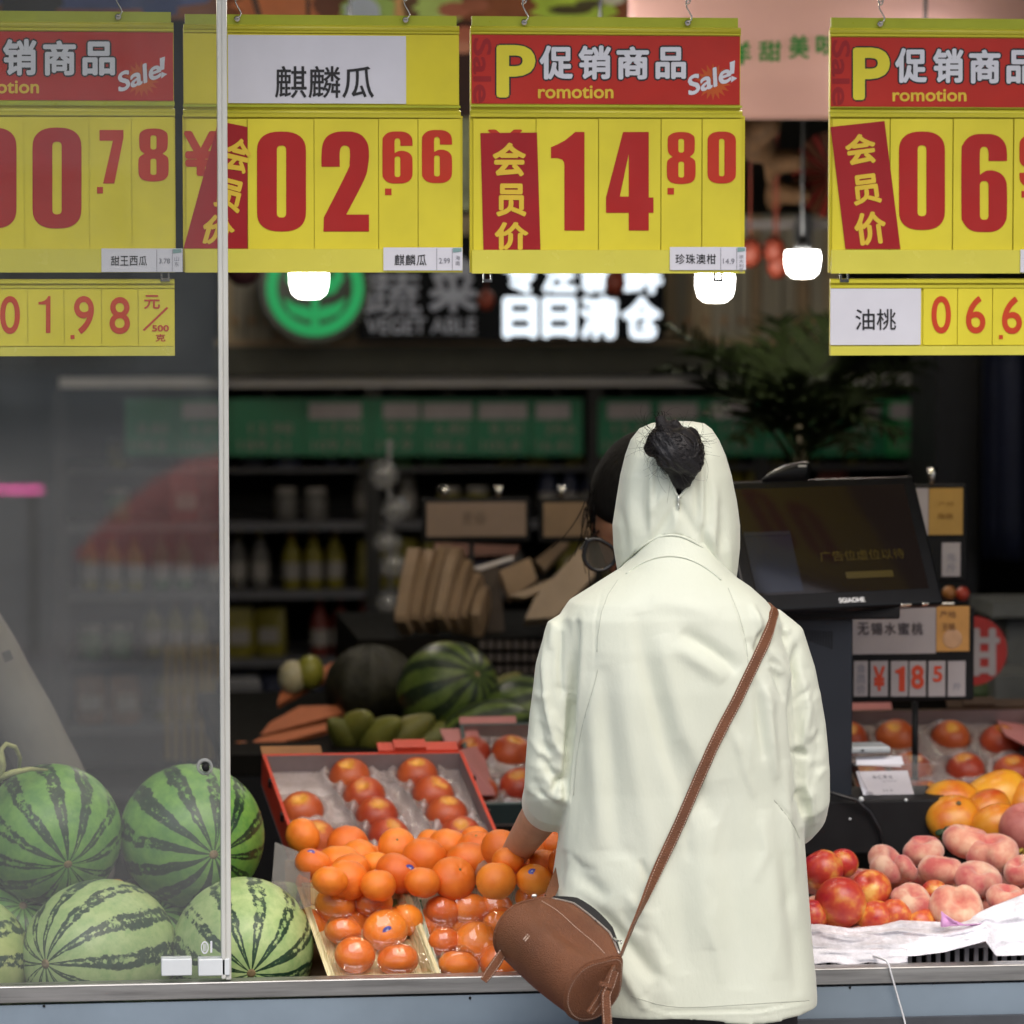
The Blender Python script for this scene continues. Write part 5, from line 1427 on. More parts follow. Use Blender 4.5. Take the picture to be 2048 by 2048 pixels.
# hanging clear bags
for i, (px, py, rx, hz) in enumerate(((768, 950, 30, .07), (790, 1020, 28, .06), (775, 1085, 30, .05), (785, 1130, 26, .06), (775, 1205, 24, .05))):
    yy = 3.4; m = M(); c = at(px, py, yy); k = rx / pxm(yy)
    m.ball(c, (k, k * .5, hz / 2), 14, 10, fn=lambda p: p * (1 + .25 * noise.noise(p * 2.5 + V((i * 3, 0, 0)))))
    o = m.build('hanging_bag', clear_mat('cloudy_bag', (.75, .72, .72), .15, .16, bmp=.5, bs=14), None, c)
    tag(o, 'crumpled clear plastic bag on a hanging strip before the back shelf, %s' % ('at the top', 'second from the top', 'in the middle', 'second from the bottom', 'at the bottom')[i], 'plastic bag', 'clear bags on one hanging strip')
m = M(); m.tube([at(778, 880, 3.42), at(780, 1235, 3.42)], .006, 6); tag(m.build('hanging_strip', mat('strip_grey', (.2, .2, .2), .5), None, at(778, 880, 3.42)), 'grey strip that carries the clear plastic bags', 'strip')

# shop sign with lit letters
ysn = 4.2
sg = thing('shop_sign', 'long black shop sign with green round logo and lit white characters', 'shop sign', at(940, 680, ysn))
m = M(); m.pxbox(720, 470, 1330, 681, ysn, ysn + .08); m.build('panel', mat('sign_black', (.005, .006, .008), .6, var=.1, spec=.08), sg)
c = at(630, 575, ysn - .02); k = 1 / pxm(ysn)
def disc(mm, r0, r1, y, n=40, mi=0):
    cc = V((c.x, y, c.z))
    o_ = [cc + V((r1 * k * math.cos(2 * math.pi * i / n), 0, r1 * k * math.sin(2 * math.pi * i / n))) for i in range(n)]
    i_ = [cc + V((r0 * k * math.cos(2 * math.pi * i / n), 0, r0 * k * math.sin(2 * math.pi * i / n))) for i in range(n)]
    mm.loft([o_, i_], mi, False, (False, False))
m = M(); m.lathe([(.001, 0), (112 * k, 0), (112 * k, .05), (.001, .05)], 40, Matrix.Translation((c.x, ysn + .04, c.z)) @ Matrix.Rotation(R(90), 4, 'X'), smooth=False); m.build('logo_disc', mat('logo_dark', (.004, .02, .014), .3), sg)
LG = emit_mat('logo_green', (.003, .30, .085), .62)
m = M(); disc(m, 76, 98, ysn - .018)
for s_ in (-1, 1):
    pts = [(0, -52), (s_ * 14, -66), (s_ * 50, -52), (s_ * 64, -20), (s_ * 40, -34), (s_ * 14, -40)]
    m.add([V((c.x + a * k, ysn - .019, c.z + b * k)) for a, b in pts], [tuple(range(6))])
    pts = [(s_ * 6, -20), (s_ * 40, -10), (s_ * 58, 18), (s_ * 48, 52), (s_ * 36, 20), (s_ * 10, 10)]
    m.add([V((c.x + a * k, ysn - .019, c.z + b * k)) for a, b in pts], [tuple(range(6))])
pts = [(-8, -84), (8, -84), (6, 60), (-6, 60)]; m.add([V((c.x + a * k, ysn - .020, c.z + b * k)) for a, b in pts], [(0, 1, 2, 3)])
m.build('logo', LG, sg)
m = M(); m.pxtext('蔬', 730, 545, 842, 630, ysn - .004, .01); m.pxtext('菜', 858, 515, 955, 625, ysn - .004, .03); m.pxtext('VEGET ABLE', 732, 635, 952, 668, ysn - .004, .02); m.build('lettering', mat('sign_grey', (.36, .39, .48), .5, var=.1), sg)
LW = emit_mat('sign_white', (.80, .90, 1.0), 1.15)
for ch, x0, y0, x1, y1 in (('日', 1006, 594, 1075, 676), ('日', 1084, 594, 1153, 676), ('清', 1160, 592, 1238, 678), ('仓', 1244, 592, 1322, 678), ('专', 1005, 505, 1075, 588), ('注', 1084, 505, 1153, 586), ('新', 1162, 505, 1238, 588), ('鲜', 1246, 505, 1325, 588)):
    m = M(); m.pxtext(ch, x0, y0, x1, y1, ysn - .006, .045 if ch != '日' else .05); m.build('lit_character', LW, sg)
# slatted wall panel behind the sign
SLM = [mat('slat_beige', (.62, .50, .32), .6, var=.2, vs=5, scale=(1, 1, .2)), mat('slat_brown', (.46, .33, .2), .6, var=.2, vs=5, scale=(1, 1, .2)), mat('slat_grey', (.5, .46, .36), .6, var=.2, vs=5, scale=(1, 1, .2))]
sw = thing('slatted_partition', 'beige slatted partition behind the lit shop sign', 'partition', at(1000, 690, ysn + .3))
px = 440; i = 0
while px < 1668:
    w_ = random.uniform(20, 32); m = M(); m.pxbox(px, 430, px + w_ - 3, 688, ysn + .30 + (i % 2) * .012, ysn + .33); m.build('slat', SLM[random.randrange(3)], sw); px += w_; i += 1
m = M(); m.pxbox(430, 676, 1680, 692, ysn + .27, ysn + .295); m.build('rail', SLM[1], sw)
m = M(); m.pxbox(430, 690, 1680, 752, ysn + .26, ysn + .31); m.build('lower_panel', mat('olive_dark', (.06, .062, .045), .6, var=.15), sw)
for i in range(12):
    px = 1340 + i * 36 if i < 9 else 470 + 34 * (i - 9); m = M(); m.ball(at(px, 641, ysn + .29), (.011, .006, .011), 10, 6); m.build('stud', mat('stud_glow', (.55, .35, .2), .3) if i == 0 else STUD, sw)
    if i == 0: STUD = bpy.data.materials['stud_glow']
# lamps
BULB = emit_mat('bulb_white', (1.0, .97, .92), 24.0)
LAMPR = mat('lamp_rim', (.02, .02, .02), .4)
def lamp(px, py, y, label, w=75, power=2.0, bulb=True):
    c = at(px, py, y); k = w / 2 / pxm(y)
    r = thing('pendant_lamp', label, 'lamp', c, 'white pendant lamps of the shop')
    m = M(); m.lathe([(.001, -k * .80), (k * .55, -k * .76), (k * .86, -k * .52), (k * .98, -k * .05), (k, k * .45), (k * .96, k * .70), (.001, k * .74)], 28, Matrix.Translation(c)); m.build('bulb', BULB, r)
    m = M(); m.lathe([(k * .5, k * .75), (k * .42, k * 1.1), (k * .2, k * 1.5), (.001, k * 1.52)], 16, Matrix.Translation(c)); m.build('socket', LAMPR, r)
    m = M(); m.tube([c + V((0, 0, k * 1.4)), V((c.x, c.y, 3.2))], .004, 6); m.build('cord', LAMPR, r)
    l = bpy.data.lights.new('lamp_light', 'POINT'); l.energy = power; l.color = (1, .86, .68); l.shadow_soft_size = k
    lo_ = bpy.data.objects.new('lamp_light', l); COL.objects.link(lo_); lo_.parent = r; lo_.location = (0, 0, -k * 1.6)
lamp(618, 566, 2.3, 'white pendant lamp in front of the green round logo')
lamp(1430, 573, 2.3, 'white pendant lamp just below the tag of the sign reading 14.80')
lamp(1605, 527, 2.2, 'white pendant lamp overlapped by a hanging decoration, left of the rightmost sign', 70)
for px, py, y, pw, lb in ((640, -90, .62, 2.6, 'added pendant lamp above the left melons, out of the picture'), (860, -95, .60, 2.2, 'added pendant lamp above the oranges, out of the picture'), (1120, -90, .62, 3.0, 'added pendant lamp above the wrapped trays, out of the picture'), (1700, -95, .62, 3.0, 'added pendant lamp above the nectarines, out of the picture'), (1960, -90, .6, 3.0, 'added pendant lamp above the flat peaches, out of the picture'), (150, -90, .62, 3.0, 'added pendant lamp above the leftmost melons, out of the picture'),
                          (700, 120, 1.6, 1.1, 'added pendant fill lamp hidden behind the sign reading 02.66'), (1200, 120, 1.6, 1.1, 'added pendant fill lamp of the middle row, hidden by the middle promotion header'), (1850, 140, 1.7, 1.2, 'added pendant fill lamp hidden behind the rightmost sign'),
                          (620, 330, 3.5, 1.3, 'deep added fill lamp hidden behind the kirin melon name paper'), (1180, 330, 3.5, 1.3, 'deep added fill lamp hidden behind the upright member card')):
    lamp(px, py, y, lb, 75 if y < 3 else 60, pw)  # unseen lamps, added to light the fruit and the back room
m = M(); m.tube([at(1560, 470, 2.1), at(1580, 520, 2.1), at(1588, 528, 2.1)], [.006, .008, .004], 8); 
# hanging decorations at the right
FANR = [mat('fan_red', (.16, .012, .008), .6, var=.2), mat('fan_brown', (.09, .03, .012), .6, var=.2)]
def fan(px, py, y, rpx, label, a0=0, a1=360):
    c = at(px, py, y); k = rpx / pxm(y); r = thing('paper_fan', label, 'paper fan', c, 'red paper fans hanging at the right')
    n = 26
    for i in range(n):
        t0 = R(a0 + (a1 - a0) * i / n); t1 = R(a0 + (a1 - a0) * (i + .9) / n); tm = (t0 + t1) / 2
        P_ = lambda t, q, d: c + V((math.cos(t) * q * k, d, math.sin(t) * q * k))
        m = M(); m.add([P_(t0, .18, .0), P_(t0, 1, .0), P_(tm, 1.03, -.02), P_(tm, .18, -.008), P_(t1, .18, 0), P_(t1, 1, 0)], [(0, 3, 2, 1), (3, 4, 5, 2)], 0)
        m.build('pleat', FANR[i % 2], r)
    m = M(); m.ball(c, (k * .2, .015, k * .2), 14, 8); m.build('hub', FANR[1], r)
    m = M(); m.tube([c + V((0, .005, k)), V((c.x, c.y + .005, 3.2))], .002, 5); m.build('cord', LAMPR, r)
fan(1668, 350, 2.6, 88, 'dark red paper fan peeking out left of the rightmost price sign')
fan(1880, 300, 2.7, 90, 'dark red paper fan wholly behind the rightmost price sign')
HAT = mat('straw', (.10, .048, .016), .8, var=.25, vs=60, bmp=.2)
for i, (px, py, rp, tl) in enumerate(((1500, 272, 62, .5), (1535, 325, 46, 1.2), (1548, 385, 40, .9))):
    c = at(px, py, 2.4 + .1 * i); k = rp / pxm(2.4)
    m = M(); m.lathe([(k, 0), (k * .98, .006), (k * .55, .02), (k * .5, .06), (k * .3, .085), (.001, .09)], 24, Matrix.Translation(c) @ Matrix.Rotation(R(60 + 20 * i), 4, 'X') @ Matrix.Rotation(tl, 4, 'Y'), caps=(True, True))
    m.tube([c, V((c.x, c.y, 3.2))], .002, 5)
    tag(m.build('straw_hat', HAT, None, c), ('straw hat hanging under the pink banner, tilted', 'straw hat hanging in the middle of the decorations by the right lamp', 'lowest straw hat above the right lamp')[i], 'straw hat', 'straw hats hanging from the ceiling')
m = M(); m.pxbox(1480, 440, 1680, 459, 3.0, 3.03); tag(m.build('ceiling_rail', mat('rail_pale', (.35, .32, .32), .5), None, at(1560, 450, 3.0)), 'pale rail behind the decorations, left of the rightmost price sign', 'rail')
m = M(); m.pxbox(1595, 430, 1625, 520, 2.9, 2.94); tag(m.build('hanging_post', mat('post_dark', (.03, .033, .04), .5), None, at(1610, 470, 2.9)), 'dark post crossing the pale ceiling rail', 'post')
RFL = mat('red_lantern', (.17, .025, .010), .6, var=.3, vs=30)
for i, (px, py, rp) in enumerate(((1500, 505, 24), (1548, 500, 22), (1555, 530, 22), (1230, 565, 20), (485, 520, 40), (972, 600, 17))):
    yy = 2.5 if i < 3 else 3.2
    c = at(px, py, yy); k = rp / pxm(yy); m = M(); m.ball(c, (k, k, k * 1.25), 20, 12, fn=lambda p: V((p.x, p.y, p.z)) * (1 + .06 * math.cos(9 * math.atan2(p.y, p.x)))); m.tube([c, V((c.x, c.y, 3.2))], .002, 5)
    tag(m.build('lantern', RFL if i != 4 else mat('lantern_dark', (.05, .012, .02), .6), None, c), ('dark red lantern under the tag of the sign reading 14.80', 'small red lantern left of the right lamp', 'red-orange lantern touching the left side of the right lamp', 'red lantern before the upper row of lit characters', 'dark round lantern just right of the glass edge', 'orange-brown lantern between the grey and the lit characters')[i], 'lantern', 'red lanterns hanging from the ceiling')

# pink banner
PB = mat('pink_banner', (.64, .38, .35), .6, var=.05, vs=3)
yk = 1.7
bn = thing('pink_banner', 'pink fabric banner with green brush characters between the right price signs', 'banner', at(1600, 240, yk))
m = M()
def ban(u, v):
    px = 1258 + 880 * u; p = at(px, lerp(-120, 239, v), yk); s_ = max(0, (v - .72)) * .30
    p.y += .03 * math.sin(u * 5) - (.10 * max(0, v - .80 + .07 * u)) + .25 * (u - .25) ** 2; return p
m.grid(ban, 40, 30); o = m.build('cloth', PB, bn); o.modifiers.new('s', 'SOLIDIFY').thickness = .002
m = M()
for ch, x0, y0, x1, y1 in (('鲜', 1436, 80, 1507, 128), ('甜', 1522, 80, 1568, 122), ('美', 1583, 68, 1624, 116), ('味', 1638, 66, 1690, 112)):
    def f(u, v):
        px = lerp(x0, x1, u); py = lerp(y1, y0, v); q = ban((px - 1258) / 880, (py + 120) / 359); q.y -= .004; return q
    m.text(ch, f, .025)
m.build('lettering', mat('brush_green', (.02, .20, .03), .6), bn)
# colourful printed mural along the top
ym_ = 2.9
mu = thing('fruit_mural', 'colourful printed cloth with fruit shapes hanging over the shop behind the chains', 'banner', at(800, 60, ym_))
m = M(); m.pxbox(-700, -260, 1256, 30, ym_, ym_ + .01); m.build('cloth', mat('mural_base', (.30, .09, .03), .6, var=.35, vs=4), mu)
m = M(); m.pxbox(880, -200, 1256, 235, ym_ + .02, ym_ + .03); m.build('cloth', mat('mural_dark', (.035, .008, .006), .7, var=.3), mu)
m = M(); m.pxbox(880, 235, 980, 420, ym_ + .02, ym_ + .03); m.build('cloth', mat('mural_grey', (.22, .25, .15), .7, var=.4, vs=9), mu)
shapes = [((200, 0, 220, 20), (.05, .07, .20)), ((60, 10, 60, 40), (.02, .02, .03)), ((320, 8, 40, 30), (.03, .05, .16)), ((560, 10, 90, 40), (.42, .13, .05)), ((655, 8, 30, 26), (.10, .03, .015)), ((740, 20, 60, 30), (.28, .42, .10)), ((725, 24, 36, 30), (.38, .44, .60)), ((805, 12, 16, 45), (.62, .30, .12)), ((835, 10, 30, 40), (.10, .05, .02)), ((880, 16, 50, 36), (.34, .46, .12)), ((910, 20, 34, 16), (.30, .09, .05)), ((950, 10, 30, 14), (.26, .08, .04)), ((1150, 12, 84, 45), (.36, .50, .05)), ((1140, 20, 44, 10), (.05, .04, .01)), ((1180, 8, 30, 8), (.06, .05, .02)), ((1225, -2, 24, 12), (.68, .62, .42)), ((930, 70, 26, 18), (.32, .09, .05)), ((926, 95, 20, 12), (.40, .16, .10))]
for i, ((px, py, rx, ry_), cl) in enumerate(shapes):
    yy = ym_ - .004 - .0015 * i; n = 20
    m = M(); pts = [at(px + rx * math.cos(2 * math.pi * j / n) * (1 + .15 * math.sin(3 * j + i)), py + ry_ * math.sin(2 * math.pi * j / n), yy) for j in range(n)]
    pts.reverse(); m.add(pts, [tuple(range(n))]); m.build('printed_shape', mat('mural_%s' % ('abcdefghijklmnopqrstuv'[i]), tuple(min(.8, q_ * 1.5) for q_ in cl), .6, var=.15, vs=8), mu)
m = M(); pts = [(500, -10), (512, -10), (524, 34), (514, 34)]; m.add([at(a, b, ym_ - .04) for a, b in pts], [(0, 3, 2, 1)]); m.build('printed_stroke', BLACKP, mu)

# ------------------------------------------------------------------ mid ground produce
KR = mat('kraft', (.25, .165, .095), .7, var=.12, vs=14)
KR2 = mat('kraft_pale', (.34, .25, .17), .7, var=.1, vs=14)
yk2 = 2.1
for i, (x0, x1, lb) in enumerate(((853, 1052, 'brown kraft price board with rounded corners, the left one of the pair'), (1087, 1250, 'brown kraft price board partly behind the shop worker'))):
    kb = thing('kraft_board', lb, 'price board', at((x0 + x1) / 2, 1090, yk2), 'kraft price boards above the paper packs')
    m = M(); a, b = at(x0 - 9, 1085, yk2 + .003), at(x1 + 9, 995, yk2 + .003); m.rbox(((a.x + b.x) / 2, yk2 + .009, (a.z + b.z) / 2), (b.x - a.x, .012, b.z - a.z), .004); m.build('frame', DARKM, kb)
    m = M(); a, b = at(x0, 1074, yk2), at(x1, 1004, yk2); m.rbox(((a.x + b.x) / 2, yk2 + .001, (a.z + b.z) / 2), (b.x - a.x, .003, b.z - a.z), .001); kc = m.build('card', mat('kraft_card', (.24, .17, .125), .7, var=.06) if i == 0 else KR, kb)
    m = M(); m.pxtext('麦香', x0 + 70, 1022, x0 + 120, 1050, yk2 - .002); m.build('lettering', mat('kraft_ink', (.17, .12, .09), .7, var=0) if i == 0 else bpy.data.materials['kraft_ink'], kc)
    for px in (x0 + 36, x0 + 144):
        m = M(); p = at(px, 994, yk2); m.tube([p, p + V((0, 0, .022))], [.006, .009], 8); m.build('clip', CHROME, kb)
    m = M(); m.tube([at(x0 + 90, 1085, yk2 + .015), at(x0 + 90, 1330, yk2 + .015)], .006, 6); m.build('post', DARKM, kb)
packs = [(834, 1100, 806, 1257, 22, 0), (866, 1104, 834, 1253, 20, 1), (893, 1096, 860, 1255, 22, 0), (916, 1100, 884, 1250, 20, 1), (936, 1128, 908, 1252, 20, 0), (958, 1160, 930, 1254, 18, 1), (972, 1190, 952, 1253, 16, 0)]
for i, (tx, ty, bx, by, w_, k) in enumerate(packs):
    yy = 2.0 + .018 * (i % 3)
    t, b = at(tx, ty, yy + .10), at(bx, by, yy)
    ax = (t - b); L_ = ax.length
    Rm = rot_to(ax)
    m = M(); ks = w_ / pxm(yy)
    m.loft([[Rm @ V((x * ks * .62 * s_, y * .035 * s2, z)) + b for x, y in ((-.8, -1), (.8, -1), (1, -.8), (1, .8), (.8, 1), (-.8, 1), (-1, .8), (-1, -.8))] for z, s_, s2 in ((0, .9, .8), (.01, 1, 1), (L_ * .55, 1.04, 1.1), (L_ * .94, 1, .8), (L_, .96, .25))], 0, False)
    m.box(-ks * .4, ks * .4, -.041, -.0385, L_ * .3, L_ * .6, 1, Matrix.Translation(b) @ Rm.to_4x4())
    tag(m.build('kraft_pack', [KR, KR2], None, b), 'slim brown kraft paper pack leaning in the row, %s from the left end' % ('first', 'second', 'third', 'fourth', 'fifth', 'sixth', 'seventh')[i], 'paper pack', 'kraft paper packs leaning in a row')
for i, (q, y0, mt, lb) in enumerate([([(1050, 1238), (1070, 1195), (1170, 1085), (1190, 1150), (1110, 1235)], 1.9, KR2, 'large flat kraft pack leaning to the right behind the shopper'), ([(1000, 1140), (1060, 1115), (1075, 1160), (1020, 1195)], 2.05, KR, 'small kraft pack wedged between the leaning packs'),
                                 ([(1020, 1192), (1068, 1172), (1120, 1150), (1100, 1175), (1050, 1195)], 1.95, KR2, 'thin pale kraft pack lying across the pile'), ([(945, 1135), (1025, 1112), (1030, 1118), (960, 1140)], 1.92, mat('glossy_sleeve', (.55, .5, .48), .15), 'glossy white sleeve catching a lamp glint on the packs'),
                                 ([(1070, 1120), (1122, 1080), (1140, 1085), (1090, 1140)], 2.15, KR, 'kraft pack at the back of the pile under the second board'), ([(870, 1085), (1040, 1092), (1030, 1110), (870, 1112)], 2.25, mat('red_brown_band', (.13, .05, .03), .6), 'red-brown carton band under the left kraft board')]):
    m = M(); pts = [at(a, b, y0 + (1240 - b) * .0006) for a, b in q]
    nn = (pts[1] - pts[0]).cross(pts[2] - pts[0])
    if nn.y > 0: nn = -nn
    m.slab(pts, nn, .03 if i != 3 else .004); tag(m.build('kraft_pack' if i != 3 else 'paper_sleeve', mt, None, pts[0]), lb, 'paper pack', 'kraft packs piled loosely')
m = M(); m.slab([at(958, 1260, 2.1), at(1010, 1275, 2.1), at(1000, 1130, 2.2), at(945, 1140, 2.2)], (0, -1, .2), .05); tag(m.build('dark_carton', mat('dark_carton', (.05, .033, .022), .7), None, at(980, 1260, 2.1)), 'dark carton between the kraft packs', 'carton')
# table under the mid ground goods
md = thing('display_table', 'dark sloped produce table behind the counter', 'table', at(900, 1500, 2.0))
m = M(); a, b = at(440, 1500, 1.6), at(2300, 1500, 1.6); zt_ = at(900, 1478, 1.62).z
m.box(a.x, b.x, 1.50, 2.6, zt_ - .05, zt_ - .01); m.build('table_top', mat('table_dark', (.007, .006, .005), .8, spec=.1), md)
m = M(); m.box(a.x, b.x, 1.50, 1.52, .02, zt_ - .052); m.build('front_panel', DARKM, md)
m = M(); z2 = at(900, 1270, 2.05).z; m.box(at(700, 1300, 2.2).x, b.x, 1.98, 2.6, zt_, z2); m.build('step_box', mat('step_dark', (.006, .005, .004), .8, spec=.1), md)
m = M(); a_ = at(960, 1300, 1.97)
for i in range(8):
    for j in range(3):
        p = at(965 + 17 * i, 1290 + 25 * j, 1.97); m.box(p.x - .006, p.x + .006, 1.965, 1.978, p.z - .008, p.z + .008)
g_ = m.build('printed_marks', mat('dim_print', (.07, .055, .05), .6), md); g_['kind'] = 'stuff'
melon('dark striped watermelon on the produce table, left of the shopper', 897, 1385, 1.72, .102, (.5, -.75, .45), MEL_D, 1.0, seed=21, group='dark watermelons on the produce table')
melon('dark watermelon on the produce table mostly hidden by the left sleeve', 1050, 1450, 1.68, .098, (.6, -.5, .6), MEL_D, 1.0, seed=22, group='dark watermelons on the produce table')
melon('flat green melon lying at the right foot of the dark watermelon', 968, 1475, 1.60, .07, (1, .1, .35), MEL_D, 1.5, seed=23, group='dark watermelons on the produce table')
# dark netted basket / pumpkin, pears, papayas
m = M(); c = at(742, 1372, 1.9)
m.ball(c, (.095, .095, .085), 40, 20, fn=lambda p: p * (1 - .09 * abs(math.sin(4 * math.atan2(p.y, p.x)))))
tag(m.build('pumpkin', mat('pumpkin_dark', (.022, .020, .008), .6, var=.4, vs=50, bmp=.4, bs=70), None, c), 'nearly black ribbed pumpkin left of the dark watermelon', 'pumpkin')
PEAR = fruit_mat('papaya_skin', [(.3, (.12, .13, .02)), (.7, (.24, .22, .04))], 12, .5, .1, 80)
for i, (px, py, y, r3, up) in enumerate([(715, 1455, 1.62, (.035, .035, .06), (.3, -.8, .5)), (760, 1470, 1.60, (.034, .034, .065), (.5, -.6, .5)), (812, 1470, 1.60, (.036, .036, .07), (.75, -.3, .55)), (870, 1480, 1.60, (.036, .036, .08), (.9, -.1, .3)), (1008, 1380, 1.8, (.03, .03, .05), (.6, -.3, .6)), (690, 1470, 1.62, (.03, .03, .06), (-.5, -.5, .5))]):
    m = M(); m.ball((0, 0, 0), r3, 20, 14, fn=lambda p: V((p.x, p.y, p.z)) * 1.0 if p.z < 0 else V((p.x * (1 - .35 * p.z), p.y * (1 - .35 * p.z), p.z)))
    o = m.build('papaya', PEAR); o.location = at(px, py, y); o.rotation_euler = rot_to(up).to_euler()
    tag(o, ('yellow-green papaya at the left end of the row behind the red crate', 'green papaya second in the row behind the red crate', 'slanting green papaya behind the middle of the red crate', 'long green papaya lying in front of the dark watermelon', 'yellow-green papaya right beside the dark watermelon', 'greenish papaya half hidden behind its neighbours at the far left')[i], 'papaya', 'papayas behind the red crate')
OC = mat('orange_card', (.55, .16, .06), .6, var=.12)
for i, (q, y, lb) in enumerate([([(555, 1408), (675, 1345), (668, 1322), (560, 1385)], 1.9, 'orange carton lid sticking up above the others, left of the pumpkin'), ([(520, 1470), (690, 1425), (695, 1410), (600, 1412), (540, 1445)], 1.8, 'broad orange carton lid lying slanted behind the red crate'), ([(470, 1505), (520, 1475), (705, 1435), (690, 1450), (540, 1490)], 1.7, 'lowest orange carton edge behind the red crate')]):
    m = M(); pts = [at(a, b, y + (1480 - b) * .001) for a, b in q]; m.slab(pts, (-.1, -.6, .8), .012); tag(m.build('orange_carton', OC, None, pts[0]), lb, 'carton lid', 'orange carton lids')
m = M(); m.ball(at(482, 1495, 1.7), (.028, .02, .012), 12, 8); tag(m.build('mango', MNG, None, at(482, 1495, 1.7)), 'single yellow mango at the left end of the lowest carton edge', 'mango')
m = M()
m.rbox(at(478, 1425, 3.0), (.10, .1, .16), .01); m.box(at(490, 1440, 2.94).x - .02, at(490, 1440, 2.94).x + .02, 2.943, 2.949, at(490, 1440, 2.94).z - .02, at(490, 1440, 2.94).z + .02, 1)
tag(m.build('grey_carton', [mat('grey_carton', (.10, .10, .11), .6), DARKM], None, at(478, 1425, 3.0)), 'pale grey carton with a dark patch in the dim area right of the glass', 'carton')
for i, (px, py, cl) in enumerate(((585, 1355, (.45, .40, .25)), (620, 1345, (.25, .24, .03)))):
    m = M(); m.ball(at(px, py, 2.0), (.03, .03, .036), 14, 10); tag(m.build('bottled_fruit', mat('dim_fruit_%s' % 'ab'[i], cl, .4), None, at(px, py, 2.0)), ('small pale pot with a red cap behind the top carton lid', 'green fruit behind the top carton lid')[i], 'fruit')
# yellow slotted board seen through the glass, below the umbrella reflection
for i in range(7):
    px = 330 + 17 * i; m = M(); m.pxbox(px, 1290, px + 9, 1520, 3.0, 3.02); 
    if i == 0: yb_ = thing('slatted_stand', 'yellow slatted stand dimly seen through the glass', 'stand', at(380, 1520, 3.0))
    m.build('slat', mat('dim_yellow', (.20, .13, .02), .6) if i == 0 else bpy.data.materials['dim_yellow'], yb_)

# palm plant
LEAF = mat('palm_leaf', (.012, .019, .005), .8, spec=.1, var=.35, vs=8)
yl = 2.4
pl = thing('palm_plant', 'dark potted palm with feathery fronds behind the cash machine', 'plant', at(1600, 1300, yl))
cpx = at(1600, 960, yl)
m = M(); m.lathe([(.001, 0), (.08, 0), (.10, .2), (.105, .21), (.09, .2), (.001, .19)], 20, Matrix.Translation((cpx.x, yl, cpx.z - .46))); m.build('pot', DARKM, pl)
m = M(); m.tube([cpx - V((0, 0, .28)), cpx, cpx + V((0, 0, .12))], [.02, .015, .01], 8); m.build('stem', mat('palm_stem', (.05, .04, .02), .8), pl)
m = M(); m.box(cpx.x - .12, cpx.x + .12, yl - .12, yl + .12, .012, cpx.z - .461); m.build('stand', DARKM, pl)
tips = [(1340, 655, -.15), (1330, 740, -.2), (1420, 830, -.3), (1500, 700, .2), (1660, 640, .1), (1750, 700, -.1), (1810, 770, .1), (1790, 870, -.2), (1700, 900, -.25), (1560, 760, -.3), (1640, 760, -.35), (1480, 880, -.25), (1720, 800, .3), (1560, 640, .25), (1390, 700, .25), (1850, 730, .3)]
for i, (px, py, dy) in enumerate(tips):
    tip = at(px, py, yl + dy); st = cpx + V((0, 0, .02 * (i % 4)))
    mid = (st + tip) / 2 + V((0, 0, .10 + .02 * (i % 3)))
    m = M(); pts = []
    for k in range(15):
        t = k / 14; pts.append(st * (1 - t) ** 2 + mid * 2 * t * (1 - t) + tip * t * t)
    m.tube(pts, [.004 - .0002 * k for k in range(15)], 5)
    side = (tip - st).cross(V((0, 0, 1)))
    side = side.normalized() if side.length > 1e-4 else V((1, 0, 0))
    for k in range(3, 15):
        for s_ in (-1, 1):
            for h_ in (0, .5):
                t = min(1, (k + h_) / 14); p = st * (1 - t) ** 2 + mid * 2 * t * (1 - t) + tip * t * t
                d = (pts[min(k, 14)] - pts[max(k - 1, 0)]).normalized(); ln = (.11 * math.sin(math.pi * (.12 + .82 * t)) + .02) * random.uniform(.8, 1.15)
                dr = (side * s_ * .8 + d * .75 + V((0, -.1, random.uniform(-.45, .25)))).normalized(); wv = d * .006
                e = p + dr * ln; mm = p + dr * ln * .5 + V((0, 0, .006))
                m.add([p - wv, p + wv, mm + wv, e, mm - wv], [(0, 1, 2, 4), (4, 2, 3)])
    f_ = m.build('frond', LEAF, pl)
# dark pillar and blue cloth at the right
struct('pillar', M().pxbox(1873, 60, 1962, 1560, 3.6, 3.9), mat('pillar_dark', (.016, .017, .02), .5))
m = M(); m.grid(lambda u, v: at(1966 + 220 * u, 690 + 430 * v, 3.5) + V((0, .03 * math.sin(u * 16), 0)), 30, 6); o = m.build('blue_sheet', mat('navy_cloth', (.010, .015, .045), .7), None, at(2000, 1100, 3.5)); tag(o, 'dark navy cloth hanging at the right edge beyond the pillar', 'cloth'); o.modifiers.new('s', 'SOLIDIFY').thickness = .004
m = M(); m.pxbox(1985, 1205, 2100, 1235, 1.9, 2.1); m.pxbox(2015, 1236, 2120, 1340, 1.95, 2.1); m.pxbox(1990, 1350, 2100, 1420, 1.7, 1.9)
tag(m.build('carton_stack', mat('grey_boxes', (.12, .125, .12), .6, var=.3, vs=6), None, at(2040, 1400, 1.9)), 'dim grey cartons at the right edge behind the round red sign', 'cartons')
m = M(); m.ball(at(1965, 1385, 1.8), (.06, .05, .03), 14, 8); tag(m.build('green_bag', mat('dim_green', (.03, .06, .015), .6), None, at(1965, 1385, 1.8)), 'dim green bundle below the round red sign', 'bundle')
for i, (px, py) in enumerate(((1898, 1186), (1925, 1188))):
    m = M(); m.ball(at(px, py, 1.3), .014, 12, 8); tag(m.build('tomato', mat('dim_red_%s' % 'ab'[i], ((.30, .12, .03), (.36, .04, .02))[i], .4), None, at(px, py, 1.3)), ('orange fruit between the two price boards', 'red fruit between the two price boards')[i], 'fruit')

